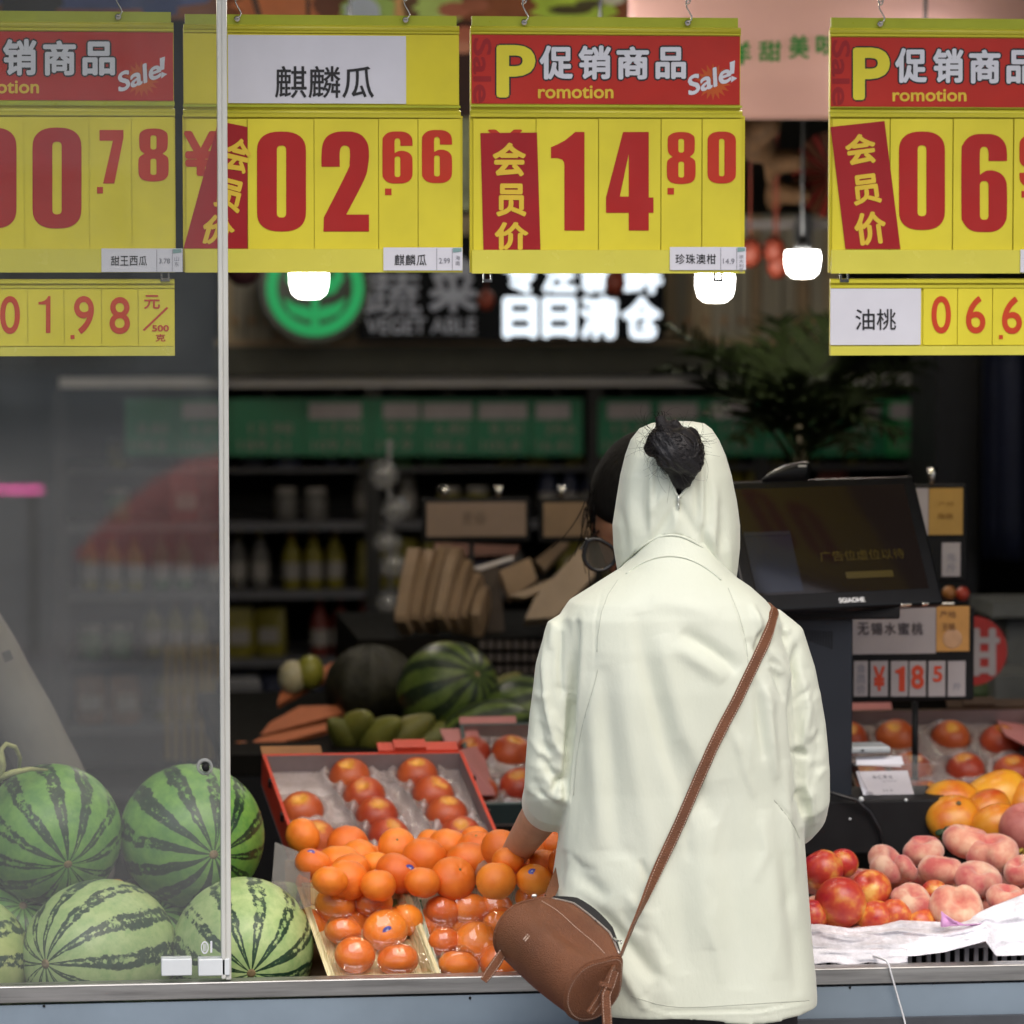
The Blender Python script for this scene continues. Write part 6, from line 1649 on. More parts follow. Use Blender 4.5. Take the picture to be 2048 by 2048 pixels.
# ------------------------------------------------------------------ street side, seen only as reflections in the glass
def refl(px, py, yv):
    p = at(px, py, yv); p.y = .026 - p.y; return p
BLD = mat('grey_render', (.42, .42, .42), .8, var=.1, vs=.4)
GLS = mat('dark_window', (.05, .055, .06), .15, var=0)
ob = thing('street_building', 'plain grey building across the street', 'building', (0, -42, 0))
m = M(); m.box(-40, 40, -52, -42, 0, 15); m.build('wall', BLD, ob)
for i in range(26):
    x = -38 + 3 * i
    m = M(); m.box(x - .28, x + .28, -41.99, -41.6, 0, 15); m.build('pillar', FAC, ob)
    for fl in range(4):
        m = M(); m.box(x + .6, x + 2.4, -41.995, -41.9, .5 + 3.6 * fl, 2.9 + 3.6 * fl); m.build('window', GLS, ob)
uc = refl(455, 1165, 12.0)
ps = thing('umbrella', 'open red umbrella standing on the pavement, only mirrored in the glass', 'umbrella', (uc.x, uc.y, 0))
kk = 310 / pxm(12.0) ; zt2 = refl(455, 905, 12.0).z; zb2 = refl(455, 1110, 12.0).z
m = M(); rings = []
for t in (0.01, .25, .5, .75, 1.0):
    rings.append([V((uc.x + kk * t * math.cos(2 * math.pi * i / 32) * (1 - .04 * (i % 4 == 2)), uc.y + kk * t * math.sin(2 * math.pi * i / 32), lerp(zt2, zb2, t ** 1.8))) for i in range(32)])
m.loft(rings, caps=(True, False)); m.build('canopy', mat('umbrella_red', (.70, .10, .075), .6), ps)
m = M(); m.tube([V((uc.x, uc.y, .001)), V((uc.x, uc.y, zt2 + .04))], .012, 8); m.build('pole', CHROME, ps)
q = refl(-60, 980, 12.0)
nt_ = thing('light_strip', 'pink light strip on a low stand across the pavement, only mirrored in the glass', 'light strip', (q.x, q.y, 0))
m = M(); m.rbox(q, (.66, .02, .016), .005); m.build('tube', emit_mat('neon_pink', (1.0, .12, .45), 9), nt_)
m = M(); m.box(q.x - .3, q.x - .27, q.y - .01, q.y + .01, .001, q.z - .009); m.box(q.x + .27, q.x + .3, q.y - .01, q.y + .01, .001, q.z - .009); m.build('stand', CHROME, nt_)
# ------------------------------------------------------------------ people
def eval_mesh(o):
    dg = bpy.context.evaluated_depsgraph_get(); dg.update()
    me = bpy.data.meshes.new_from_object(o.evaluated_get(dg))
    return me

def skin(nodes_, edges, lev=2, smooth=True):
    "nodes_: {name:(pos, radius)}; first is root -> (verts, faces)"
    names = list(nodes_)
    me = bpy.data.meshes.new('sk')
    me.from_pydata([V(nodes_[n][0]) for n in names], [(names.index(a), names.index(b)) for a, b in edges], [])
    o = bpy.data.objects.new('sk', me); COL.objects.link(o)
    md_ = o.modifiers.new('k', 'SKIN'); md_.use_smooth_shade = True
    if not me.skin_vertices: me.attributes
    for i, n in enumerate(names):
        r_ = nodes_[n][1]; r_ = r_ if isinstance(r_, tuple) else (r_, r_)
        me.skin_vertices[0].data[i].radius = r_
        me.skin_vertices[0].data[i].use_root = (i == 0)
    s_ = o.modifiers.new('s', 'SUBSURF'); s_.levels = lev; s_.render_levels = lev
    r2_ = eval_mesh(o)
    vs = [v.co.copy() for v in r2_.vertices]; fs = [tuple(p.vertices) for p in r2_.polygons]
    bpy.data.objects.remove(o); bpy.data.meshes.remove(me); bpy.data.meshes.remove(r2_)
    return vs, fs

def remesh(m, voxel, smooth_it=4, fac=.5):
    "union of everything in builder m as one closed surface -> new builder"
    o = m.build('rm', bpy.data.materials[0])
    md_ = o.modifiers.new('r', 'REMESH'); md_.mode = 'VOXEL'; md_.voxel_size = voxel
    if smooth_it:
        s_ = o.modifiers.new('s', 'SMOOTH'); s_.iterations = smooth_it; s_.factor = fac
    r2_ = eval_mesh(o)
    out = M(); n = len(r2_.vertices)
    co = np.empty(n * 3, np.float32); r2_.vertices.foreach_get('co', co)
    nr = np.empty(n * 3, np.float32); r2_.vertices.foreach_get('normal', nr)
    fs = [tuple(p.vertices) for p in r2_.polygons]
    old = o.data; bpy.data.objects.remove(o); bpy.data.meshes.remove(old); bpy.data.meshes.remove(r2_)
    return co.reshape(-1, 3), nr.reshape(-1, 3), fs

def head_shape(m, c, r, fwd, up, face=True):
    "skull with brow, nose, lips, chin and ears; r = half head height"
    fwd = V(fwd).normalized(); up = (V(up) - fwd * V(up).dot(fwd)).normalized(); rt = fwd.cross(up)
    Rm = Matrix((rt, fwd, up)).transposed()
    def g(p, a, b, c_, s_): return math.exp(-(((p.x - a) / s_[0]) ** 2 + ((p.z - c_) / s_[1]) ** 2)) * (1 if p.y > 0 else 0)
    def fn(p):
        q = V((p.x * .68, p.y * .86, p.z))
        if p.z < 0:
            q.x *= 1 - .22 * (-p.z) ** 1.5
            q.y = q.y * (1 - .10 * p.z * p.z) + (.10 * (-p.z) if p.y > 0 else .22 * (-p.z))
        f = 0
        f += .20 * g(p, 0, 0, -.18, (.13, .14)) + .10 * g(p, 0, 0, -.02, (.10, .14))
        f -= .09 * (g(p, .30, 0, .02, (.17, .10)) + g(p, -.30, 0, .02, (.17, .10)))
        f += .05 * (g(p, .30, 0, .17, (.25, .07)) + g(p, -.30, 0, .17, (.25, .07)))
        f += .06 * g(p, 0, 0, -.46, (.20, .05)) + .06 * g(p, 0, 0, -.56, (.18, .05)) - .02 * g(p, 0, 0, -.51, (.2, .02)) + .07 * g(p, 0, 0, -.80, (.2, .14))
        q.y += f
        return q
    m.ball(c, r, 48, 40, Rm, fn=fn)
    for s_ in (-1, 1):
        m.ball(V(c) + Rm @ V((s_ * .70 * r, -.05 * r, -.08 * r)), (.07 * r, .16 * r, .27 * r), 12, 10, Rm)
    return Rm

def add_hand(N, E, wr, wname, d, palm_n, curl=.5, side=1):
    "five fingers rooted in the palm; d = direction of the hand, palm_n = palm normal"
    d = V(d).normalized(); pn = V(palm_n); pn = (pn - d * pn.dot(d)).normalized(); x = d.cross(pn) * side
    N[wname + '_palm'] = (wr + d * .045, (.030, .016)); E.append((wname, wname + '_palm'))
    N[wname + '_knuck'] = (wr + d * .082, (.034, .013)); E.append((wname + '_palm', wname + '_knuck'))

def finger_meshes(m, wr, d, palm_n, curl, side):
    d = V(d).normalized(); pn = V(palm_n); pn = (pn - d * pn.dot(d)).normalized(); x = d.cross(pn).normalized() * side
    for i, (off, ln) in enumerate(((-.028, .070), (-.009, .080), (.010, .074), (.028, .058))):
        b = wr + d * (.078 - .004 * abs(i - 1.2)) + x * off
        N = {'a': (b - d * .025, .0095), 'b': (b, .0095)}; E = [('a', 'b')]
        ang = 0; p = b; prev = 'b'
        for k, fr in enumerate((.45, .30, .25)):
            ang += curl * (.55 + .12 * k + .06 * i); p = p + (d * math.cos(ang) + pn * math.sin(ang)) * ln * fr
            N['k%d' % k] = (p, .0086 - .0009 * k); E.append((prev, 'k%d' % k)); prev = 'k%d' % k
        m.add(*skin(N, E, 1), smooth=True)
    b = wr + d * .030 - x * .026
    N = {'a': (b, .012), 'b': (b + d * .025 - x * .022 + pn * .008, .0105), 'c': (b + d * .055 - x * .028 + pn * .016, .0095), 'd': (b + d * .078 - x * .022 + pn * .022, .0080)}
    m.add(*skin(N, [('a', 'b'), ('b', 'c'), ('c', 'd')], 1), smooth=True)

def human(J, headr, fwd, up, hands, voxel=.006):
    N = {'pelvis': (J['pelvis'], (.125, .095)), 'waist': (J['waist'], (.105, .085)), 'chest': (J['chest'], (.108, .078)), 'upper': (J['upper'], (.085, .062)), 'neck': (J['neck'], .052), 'skull': (J['head'], .055)}
    E = [('pelvis', 'waist'), ('waist', 'chest'), ('chest', 'upper'), ('upper', 'neck'), ('neck', 'skull')]
    for s_ in 'lr':
        N['sh' + s_] = (J['sh' + s_], .038); N['el' + s_] = (J['el' + s_], .032); N['fm' + s_] = (V(J['el' + s_]).lerp(V(J['wr' + s_]), .35), .034); N['wr' + s_] = (J['wr' + s_], .024)
        E += [('upper', 'sh' + s_), ('sh' + s_, 'el' + s_), ('el' + s_, 'fm' + s_), ('fm' + s_, 'wr' + s_)]
        add_hand(N, E, V(J['wr' + s_]), 'wr' + s_, hands[s_][0], hands[s_][1])
        p = V(J['pelvis']); sx = -1 if s_ == 'l' else 1
        lat = V(J['shr']) - V(J['shl']); lat.z = 0; lat.normalize()
        hip = p + lat * (.09 * sx) - V((0, 0, .05)); fo = V((-lat.y, lat.x, 0))
        kn = hip + V((0, 0, -(hip.z - .07) * .48)) + fo * .02; an = V((hip.x, hip.y, .085)) - fo * .02
        N['hip' + s_] = (hip, .088); N['kn' + s_] = (kn, .058); N['cf' + s_] = (kn.lerp(an, .35) - fo * .015, .056); N['an' + s_] = (an, .036); N['ft' + s_] = (an + fo * .12 - V((0, 0, .05)), (.038, .028))
        E += [('pelvis', 'hip' + s_), ('hip' + s_, 'kn' + s_), ('kn' + s_, 'cf' + s_), ('cf' + s_, 'an' + s_), ('an' + s_, 'ft' + s_)]
    m = M(); m.add(*skin(N, E, 2), smooth=True)
    Rm = head_shape(m, J['head'], headr, fwd, up)
    for s_ in 'lr': finger_meshes(m, V(J['wr' + s_]), hands[s_][0], hands[s_][1], hands[s_][2], -1 if s_ == 'l' else 1)
    co, nr, fs = remesh(m, voxel, 3, .5)
    out = M(); out.v = [V(c) for c in co]; out.f = fs; out.mi = [0] * len(fs); out.sm = [True] * len(fs)
    return out, N, Rm

SKIN = mat('skin', (.46, .27, .185), .5, var=.06, vs=40, bmp=.04, bs=160, sss=.12)
HAIRM = mat('black_hair', (.008, .007, .008), .55, spec=.2, bmp=.3, bs=130, var=.3, vs=60, scale=(1, 1, .2), rvar=.08)
TROU = mat('black_trousers', (.015, .015, .017), .8, var=.2, vs=30)

def trousers(root, J, N, mt, name='trousers'):
    m = M(); n2 = {'pelvis': (J['pelvis'], (.142, .112)), 'w': (V(J['pelvis']).lerp(V(J['waist']), .6), (.125, .10))}; e2 = [('pelvis', 'w')]
    for s_ in 'lr':
        for k, g_ in (('hip', .013), ('kn', .016), ('cf', .014)): n2[k + s_] = (N[k + s_][0], N[k + s_][1] + g_)
        n2['an' + s_] = (N['an' + s_][0] + V((0, 0, .02)), .052)
        e2 += [('pelvis', 'hip' + s_), ('hip' + s_, 'kn' + s_), ('kn' + s_, 'cf' + s_), ('cf' + s_, 'an' + s_)]
    m.add(*skin(n2, e2, 2), smooth=True); m.build(name, mt, root)
    for s_ in 'lr':
        a = N['an' + s_][0]; f_ = N['ft' + s_][0]; dd = (f_ - a); dd.z = 0; dd.normalize()
        m = M(); m.add(*skin({'h': (V((a.x, a.y, .045)) - dd * .04, (.042, .040)), 'm': (V((a.x, a.y, .040)) + dd * .06, (.046, .036)), 't': (V((a.x, a.y, .032)) + dd * .155, (.042, .028))}, [('h', 'm'), ('m', 't')], 2), smooth=True); m.build('shoe', WHITEPL if root['label'].startswith('shopper') else DARKM, root)

# ---- the shopper in the pale green hooded jacket
ys_ = -.17
base = at(1365, 1900, ys_); base.z = 0
shp = thing('person', 'shopper from behind in a pale green hooded jacket with a black hair bun', 'person', base)
S = lambda px, py, y=ys_: at(px, py, y)
J = dict(pelvis=S(1378, 1880), waist=S(1370, 1700), chest=S(1362, 1430), upper=S(1355, 1265), neck=S(1345, 1120, -.15), head=S(1350, 990, -.10),
         shl=S(1165, 1262), shr=S(1535, 1275), ell=S(1114, 1582, -.14), elr=S(1592, 1612, -.17), wrl=S(1026, 1712, .15), wrr=S(1500, 1700, .02))
hands = dict(l=(V((.08, .95, -.30)), V((0, -.30, -.95)), .3), r=(V((-.7, .7, -.1)), V((-.3, -.2, .9)), .6))
bm_, NN, RmH = human(J, .112, (0, .94, -.34), (0, .34, .94), hands)
bm_.build('body', SKIN, shp)
trousers(shp, J, NN, TROU)

SHIRT = bpy.data.materials.new('pale_green_fabric'); t_, N_, L_, b_ = nodes(SHIRT)
co_ = coords(N_, L_)
L_.new(ramp(N_, L_, ntex(N_, L_, co_, 5, 4), [(.3, (.60, .632, .515)), (.7, (.64, .67, .56))]), b_.inputs['Base Color'])
b_.inputs['Roughness'].default_value = .62; b_.inputs['Sheen Weight'].default_value = .25; b_.inputs['Sheen Roughness'].default_value = .4
b_.inputs['Specular IOR Level'].default_value = .35
w1 = N_.new('ShaderNodeTexWave'); L_.new(co_, w1.inputs[0]); w1.inputs['Scale'].default_value = 420; w1.inputs['Distortion'].default_value = 1.5; w1.bands_direction = 'DIAGONAL'
n_s = ntex(N_, L_, coords(N_, L_, (1, 1, .45)), 26, 5, .6)
bb = N_.new('ShaderNodeBump'); L_.new(n_s, bb.inputs['Height']); bb.inputs['Strength'].default_value = .16; bb.inputs['Distance'].default_value = .012
b2 = N_.new('ShaderNodeBump'); L_.new(w1.outputs[1], b2.inputs['Height']); b2.inputs['Strength'].default_value = .06; b2.inputs['Distance'].default_value = .002; L_.new(bb.outputs[0], b2.inputs['Normal'])
L_.new(b2.outputs[0], b_.inputs['Normal'])

def sup(c, a, b, e=2.5, n=64):
    out = []
    for i in range(n):
        t = 2 * math.pi * i / n; cs, sn = math.cos(t), math.sin(t)
        out.append(c + V((a * math.copysign(abs(cs) ** (2 / e), cs), b * math.copysign(abs(sn) ** (2 / e), sn), 0)))
    return out
tors = [(1064, 1292, 1400, .054, -.155), (1085, 1280, 1416, .058, -.158), (1112, 1266, 1432, .066, -.162), (1136, 1244, 1448, .078, -.165), (1156, 1212, 1468, .088, -.168), (1176, 1178, 1498, .098, -.17), (1200, 1140, 1524, .106, -.17), (1230, 1118, 1548, .113, -.172),
        (1290, 1120, 1562, .120, -.174), (1370, 1126, 1580, .124, -.175), (1470, 1134, 1590, .124, -.175), (1570, 1130, 1599, .122, -.174), (1680, 1121, 1607, .124, -.174), (1790, 1106, 1616, .130, -.176), (1890, 1122, 1624, .134, -.177), (1948, 1138, 1629, .136, -.178), (1988, 1148, 1631, .138, -.178), (2013, 1156, 1630, .138, -.178)]
m = M(); rings = []
for py, l, r_, b, yc in tors:
    p0, p1 = at(l, py, yc), at(r_, py, yc); c = (p0 + p1) / 2
    e = 2.2 if py < 1180 else 2.7
    ring = sup(c, (p1.x - p0.x) / 2, b, e)
    if py > 1900:
        k = (py - 1900) / 136
        for p in ring:
            px_, _ = proj(p); p.z += k * .022 * max(0, (1330 - px_) / 200) + k * .006 * math.sin(px_ * .02)
    rings.append(ring)
m.loft(rings)
la = [((1184, 1250), .040), ((1147, 1274), .049), ((1129, 1338), .0478), ((1117, 1430), .0475), ((1113, 1520), .049), ((1113, 1568), .050)]
pts = [S(*p, -.176) for p, _ in la] + [S(1110, 1590, -.150), S(1103, 1604, -.115), S(1094, 1612, -.095)]
m.tube(pts, [r_ for _, r_ in la] + [.049, .046, .040], 24)
ra = [((1515, 1262), .045), ((1546, 1290), .049), ((1566, 1350), .0475), ((1584, 1450), .048), ((1592, 1545), .049), ((1594, 1600), .049)]
pts = [S(*p, -.176) for p, _ in ra] + [S(1592, 1622, -.145), S(1580, 1640, -.10), S(1548, 1668, -.05), S(1525, 1685, -.02)]
m.tube(pts, [r_ for _, r_ in ra] + [.047, .044, .039, .036], 24)
co, nr, fs = remesh(m, .0036, 4, .5)

# folds: world-space displacement along creases laid out on the back of the jacket
C_ = np.array(CAM); F_ = np.array(FW); R_ = np.array(RT); U_ = np.array(UP)
def projn(co):
    d = co - C_; t = d @ F_
    return 1024 + FPX * (d @ R_) / t, 1024 - FPX * (d @ U_) / t
def crease(PX, PY, pts, amp, w, wend=None, asym=0):
    "returns displacement (m) for a polyline crease; amp<0 valley, w in px"
    best = np.full(PX.shape, 1e9); tt = np.zeros(PX.shape); sd = np.zeros(PX.shape)
    tot = sum(math.dist(a, b) for a, b in zip(pts, pts[1:])); acc = 0
    for a, b in zip(pts, pts[1:]):
        dx, dy = b[0] - a[0], b[1] - a[1]; L2 = dx * dx + dy * dy; ln = math.sqrt(L2)
        u = np.clip(((PX - a[0]) * dx + (PY - a[1]) * dy) / L2, 0, 1)
        ex_, ey_ = PX - a[0] - u * dx, PY - a[1] - u * dy
        d = np.hypot(ex_, ey_); k = d < best
        best = np.where(k, d, best); tt = np.where(k, (acc + u * ln) / tot, tt); sd = np.where(k, np.sign(ex_ * dy - ey_ * dx), sd)
        acc += ln
    fade = np.sin(np.pi * np.clip(tt, 0, 1)) ** .6 * .9 + .1
    ww = w * (1 + asym * sd)
    return amp * fade * np.exp(-(best / ww) ** 2)
PX, PY = projn(co)
facing = np.clip(-(nr @ F_), 0, 1) ** .5
disp = np.zeros(len(co))
mm_ = .001
for pts, a, w_, asy in [
    # sleeve and body creases, left
    ([(1150, 1236), (1146, 1300), (1144, 1370), (1142, 1450), (1134, 1540), (1130, 1600)], -14, 8, .2), ([(1165, 1250), (1160, 1380), (1152, 1500), (1142, 1620), (1128, 1740)], 5, 11, 0),
    ([(1090, 1235), (1084, 1330), (1092, 1420), (1108, 1485), (1128, 1520)], 5, 9, .4), ([(1120, 1240), (1118, 1320), (1124, 1400)], -4, 8, 0), ([(1104, 1240), (1100, 1300)], 3, 7, 0), ([(1066, 1400), (1080, 1470), (1110, 1540)], -4, 11, 0),
    ([(1075, 1510), (1100, 1545), (1132, 1560)], -5, 9, 0), ([(1132, 1558), (1112, 1566), (1106, 1585)], -7, 7, 0), ([(1060, 1560), (1090, 1600), (1128, 1618)], -3, 9, 0), ([(1110, 1600), (1130, 1590)], 4, 7, 0),
    # back, long soft folds
    ([(1276, 1225), (1288, 1320), (1312, 1410), (1334, 1500), (1362, 1575), (1380, 1620)], -6.5, 26, .3), ([(1320, 1270), (1345, 1390), (1372, 1490), (1392, 1560)], 4, 24, 0),
    ([(1185, 1345), (1182, 1430), (1196, 1560), (1206, 1700)], 4.5, 22, 0), ([(1205, 1330), (1212, 1450), (1225, 1600), (1235, 1720)], -4.5, 24, 0), ([(1250, 1330), (1262, 1470), (1285, 1620), (1310, 1740)], 3.5, 24, 0),
    ([(1362, 1265), (1410, 1292), (1452, 1322), (1475, 1345)], -6, 15, .3), ([(1345, 1290), (1400, 1325), (1450, 1360)], 3.5, 17, 0), ([(1300, 1200), (1380, 1215), (1440, 1235)], 3, 20, 0),
    ([(1360, 1480), (1400, 1580), (1430, 1650)], -3, 20, 0), ([(1280, 1720), (1292, 1750), (1302, 1775)], -3, 8, 0), ([(1440, 1560), (1462, 1700), (1478, 1860), (1480, 1980)], -3.5, 30, 0), ([(1400, 1620), (1412, 1760), (1420, 1900)], 3.5, 28, 0),
    ([(1345, 1690), (1360, 1800), (1370, 1950)], -3, 26, 0), ([(1530, 1620), (1545, 1760), (1556, 1960)], 3.5, 24, 0), ([(1575, 1700), (1590, 1850), (1598, 1990)], -4, 18, 0), ([(1300, 1820), (1320, 1920), (1330, 2010)], 3.5, 22, 0),
    # right shoulder bunching round the strap
    ([(1525, 1255), (1516, 1275), (1512, 1305)], -6, 7, .2), ([(1500, 1210), (1512, 1245), (1518, 1270)], 4, 8, 0), ([(1532, 1300), (1556, 1325), (1580, 1368), (1588, 1420)], 5.5, 9, .3), ([(1536, 1320), (1552, 1356), (1566, 1400)], -5, 8, 0),
    ([(1520, 1345), (1532, 1400), (1540, 1470), (1552, 1560)], 5, 11, 0), ([(1508, 1360), (1518, 1430), (1528, 1520)], -4.5, 10, 0), ([(1545, 1240), (1562, 1262), (1580, 1266)], 4, 7, 0), ([(1556, 1250), (1572, 1290)], -3, 7, 0), ([(1530, 1330), (1545, 1336), (1560, 1350)], 3, 6, 0),
    # right sleeve and body
    ([(1592, 1290), (1584, 1340), (1583, 1420), (1590, 1490), (1600, 1560), (1606, 1640)], -12, 8, 0), ([(1600, 1340), (1612, 1420), (1606, 1470), (1594, 1500)], 5, 9, .3), ([(1594, 1498), (1604, 1505), (1612, 1515)], -6, 7, 0), ([(1600, 1580), (1612, 1605), (1618, 1640)], -6, 8, 0), ([(1606, 1560), (1622, 1600), (1628, 1650)], 4, 8, 0), ([(1640, 1420), (1636, 1500), (1626, 1560)], -3, 11, 0),
    ([(1568, 1520), (1578, 1640), (1590, 1760), (1600, 1860)], 5, 13, 0),
    # pulled by the bag at the lower left
    ([(1118, 1795), (1170, 1850), (1225, 1905), (1290, 1990)], 7, 17, .3), ([(1150, 1790), (1210, 1840), (1262, 1900), (1310, 1960)], -6, 18, 0), ([(1140, 1720), (1170, 1760), (1215, 1800)], -5, 20, 0), ([(1130, 1700), (1122, 1745), (1116, 1780)], -6, 9, 0), ([(1235, 1935), (1262, 1975), (1295, 2020)], 5, 11, 0),
    # seams
    ([(1456, 1178), (1478, 1230), (1492, 1290), (1497, 1330)], -2.0, 2.6, 0), ([(1192, 1345), (1182, 1390), (1166, 1450), (1152, 1530), (1148, 1600)], -1.6, 2.4, 0), ([(1548, 1600), (1572, 1628), (1590, 1655), (1604, 1698)], -2.2, 2.4, 0), ([(1205, 1180), (1190, 1240), (1188, 1330)], -1.2, 3, 0),
    ([(1262, 2001), (1335, 2025), (1510, 2021), (1632, 1998)], -1.4, 2.2, 0), ([(1262, 2006), (1335, 2031), (1510, 2027), (1632, 2004)], 1.0, 2.5, 0)]:
    disp += crease(PX, PY, pts, a * mm_ * 1.6, w_ * .92, None, asy)
# gentle sag waves low on the back
nz = np.array([noise.noise(V((x * 7.0 + z * 1.2, z * 2.6, y * 2))) for x, y, z in co]) * .0060 + np.array([noise.noise(V((x * 17.0 + z * 3, z * 8, 5))) for x, y, z in co]) * .0014
rw = random.Random(5)
for i in range(70):
    zone = i % 7
    if zone in (0, 1): x0, y0, an, ln = rw.uniform(1062, 1130), rw.uniform(1380, 1610), rw.uniform(.1, 1.1), rw.uniform(25, 60)
    elif zone in (2, 3): x0, y0, an, ln = rw.uniform(1596, 1646), rw.uniform(1330, 1650), rw.uniform(1.9, 3.0), rw.uniform(25, 55)
    elif zone == 4: x0, y0, an, ln = rw.uniform(1500, 1580), rw.uniform(1240, 1420), rw.uniform(.5, 1.5), rw.uniform(25, 60)
    elif zone == 5: x0, y0, an, ln = rw.uniform(1130, 1330), rw.uniform(1700, 1990), rw.uniform(.5, 1.2), rw.uniform(40, 90)
    else: x0, y0, an, ln = rw.uniform(1180, 1590), rw.uniform(1350, 1950), rw.uniform(1.3, 1.9), rw.uniform(60, 150)
    cs_, sn_ = math.cos(an), math.sin(an); bd = rw.uniform(-.15, .15) * ln
    disp += crease(PX, PY, [(x0 - cs_ * ln / 2, y0 - sn_ * ln / 2), (x0 - sn_ * bd, y0 + cs_ * bd), (x0 + cs_ * ln / 2, y0 + sn_ * ln / 2)], rw.choice((-1, 1)) * rw.uniform(.0012, .0030), rw.uniform(5, 9) if zone < 5 else rw.uniform(7, 14))
disp = disp * facing + nz
co2 = co + nr * disp[:, None]
out = M(); out.v = [V(c) for c in co2]; out.f = fs; out.mi = [0] * len(fs); out.sm = [True] * len(fs)
shirt = out.build('jacket', SHIRT, shp)
SHT = BVHTree.FromPolygons(out.v, out.f)
# collar band
SEAM = mat('seam_fabric', (.46, .48, .40), .8, var=0)
cb_ = M(); band = []
for i in range(33):
    px = 1252 + 190 * i / 32; t = (px - 1347) / 95
    band.append((px, 1112 + 42 * t * t + (6 * t)))
pl_ = []
for px, py in band:
    d = (at(px, py, 0) - CAM).normalized(); h = SHT.ray_cast(CAM, d)[0]
    if h is not None: pl_.append(h - d * .0008)
cb_.tube(pl_, .0016, 6); cb_.build('collar_seam', SHIRT, shp)
for line in ([(1456, 1176), (1466, 1200), (1478, 1230), (1487, 1262), (1493, 1292), (1497, 1335), (1500, 1370)], [(1196, 1338), (1190, 1365), (1182, 1392), (1172, 1425), (1163, 1460), (1156, 1500), (1151, 1545), (1147, 1600)], [(1548, 1600), (1562, 1616), (1574, 1632), (1590, 1656), (1600, 1680)], [(1236, 1160), (1216, 1190), (1203, 1225), (1196, 1270), (1194, 1310)],
             [(1262 + 24 * k, 1992 + 22 * math.sin(min(1, k / 4) * 1.5) - 1.5 * max(0, k - 6)) for k in range(16)]):
    pl_ = []; fine_ = []
    for a_, b_ in zip(line, line[1:]):
        for k in range(6): fine_.append((lerp(a_[0], b_[0], k / 6), lerp(a_[1], b_[1], k / 6)))
    for px, py in fine_:
        d = (at(px, py, 0) - CAM).normalized(); h = SHT.ray_cast(CAM, d)[0]
        if h is not None: pl_.append(h + d * .0002)
    m = M(); m.tube(pl_, .0008, 5); m.build('seam', SEAM, shp)

# hood
hood_t = [(843, 1334, 1386, .012, -.105), (847, 1304, 1408, .034, -.108), (858, 1280, 1422, .050, -.110), (880, 1263, 1436, .066, -.112), (910, 1252, 1449, .080, -.112), (950, 1242, 1461, .092, -.110), (1000, 1234, 1470, .100, -.106), (1050, 1227, 1475, .105, -.105), (1095, 1230, 1475, .106, -.108), (1130, 1236, 1472, .102, -.112), (1165, 1242, 1468, .096, -.118)]
full = []
for a, b in zip(hood_t, hood_t[1:]):
    for k in range(8): full.append(tuple(lerp(p, q, k / 8) for p, q in zip(a, b)))
full.append(hood_t[-1])
NR = 200
hv, hr = [], []
for py, l, r_, b, yc in full:
    p0, p1 = at(l, py, yc), at(r_, py, yc); c = (p0 + p1) / 2
    ring = sup(c, (p1.x - p0.x) / 2, b, 2.15, NR); hr.append(ring); hv += ring
hf = [((i + 1) * NR + j, (i + 1) * NR + (j + 1) % NR, i * NR + (j + 1) % NR, i * NR + j) for i in range(len(full) - 1) for j in range(NR)]
hf.append(tuple(range(NR)))
hco = np.array([tuple(v) for v in hv]); me_ = bpy.data.meshes.new('h'); me_.from_pydata(hv, [], hf); me_.update()
hn = np.array([tuple(v.normal) for v in me_.vertices]); bpy.data.meshes.remove(me_)
HX, HY = projn(hco); fac = np.clip(-(hn @ F_), 0, 1) ** .5
hd = np.zeros(len(hco))
for pts, a, w_, asy in [([(1300, 850), (1302, 900), (1303, 960), (1302, 1020), (1300, 1075)], 2.6, 7, 0), ([(1312, 860), (1313, 930), (1312, 1020)], -2.2, 6, 0), ([(1403, 880), (1404, 950), (1402, 1020), (1400, 1080)], 3.0, 7, 0), ([(1392, 965), (1394, 1010), (1396, 1050)], -3, 6, 0), ([(1414, 880), (1416, 980), (1412, 1060)], -2.5, 7, 0),
                        ([(1357, 1000), (1340, 1030), (1318, 1065), (1296, 1090)], -3.5, 9, 0), ([(1357, 1000), (1372, 1030), (1390, 1060), (1420, 1110)], -3.5, 9, 0), ([(1348, 1005), (1352, 1040), (1350, 1070)], 3, 9, 0), ([(1330, 985), (1312, 1010), (1300, 1030)], 3, 10, 0), ([(1270, 900), (1262, 980), (1258, 1080), (1262, 1140)], 3, 14, 0), ([(1285, 940), (1278, 1000), (1290, 1070)], -3, 12, 0), ([(1238, 1010), (1250, 1060), (1254, 1120)], -3, 9, 0),
                        ([(1440, 1000), (1446, 1060), (1440, 1110), (1452, 1160)], -4, 10, 0), ([(1402, 1050), (1416, 1090), (1438, 1140)], -6, 9, .2), ([(1428, 960), (1430, 1030), (1424, 1090)], 3.5, 10, 0), ([(1455, 1080), (1460, 1130), (1463, 1165)], 3, 7, 0), ([(1414, 1056), (1430, 1100), (1450, 1150)], 5, 8, 0), ([(1352, 1004), (1353, 1034)], -2, 3, 0), ([(1362, 1004), (1362, 1034)], -2, 3, 0)]:
    hd += crease(HX, HY, pts, a * mm_ * 1.5, w_, None, asy)
hd = hd * fac + np.array([noise.noise(V((x * 14, z * 9, y * 8))) for x, y, z in hco]) * .0025
hco2 = hco + hn * hd[:, None]
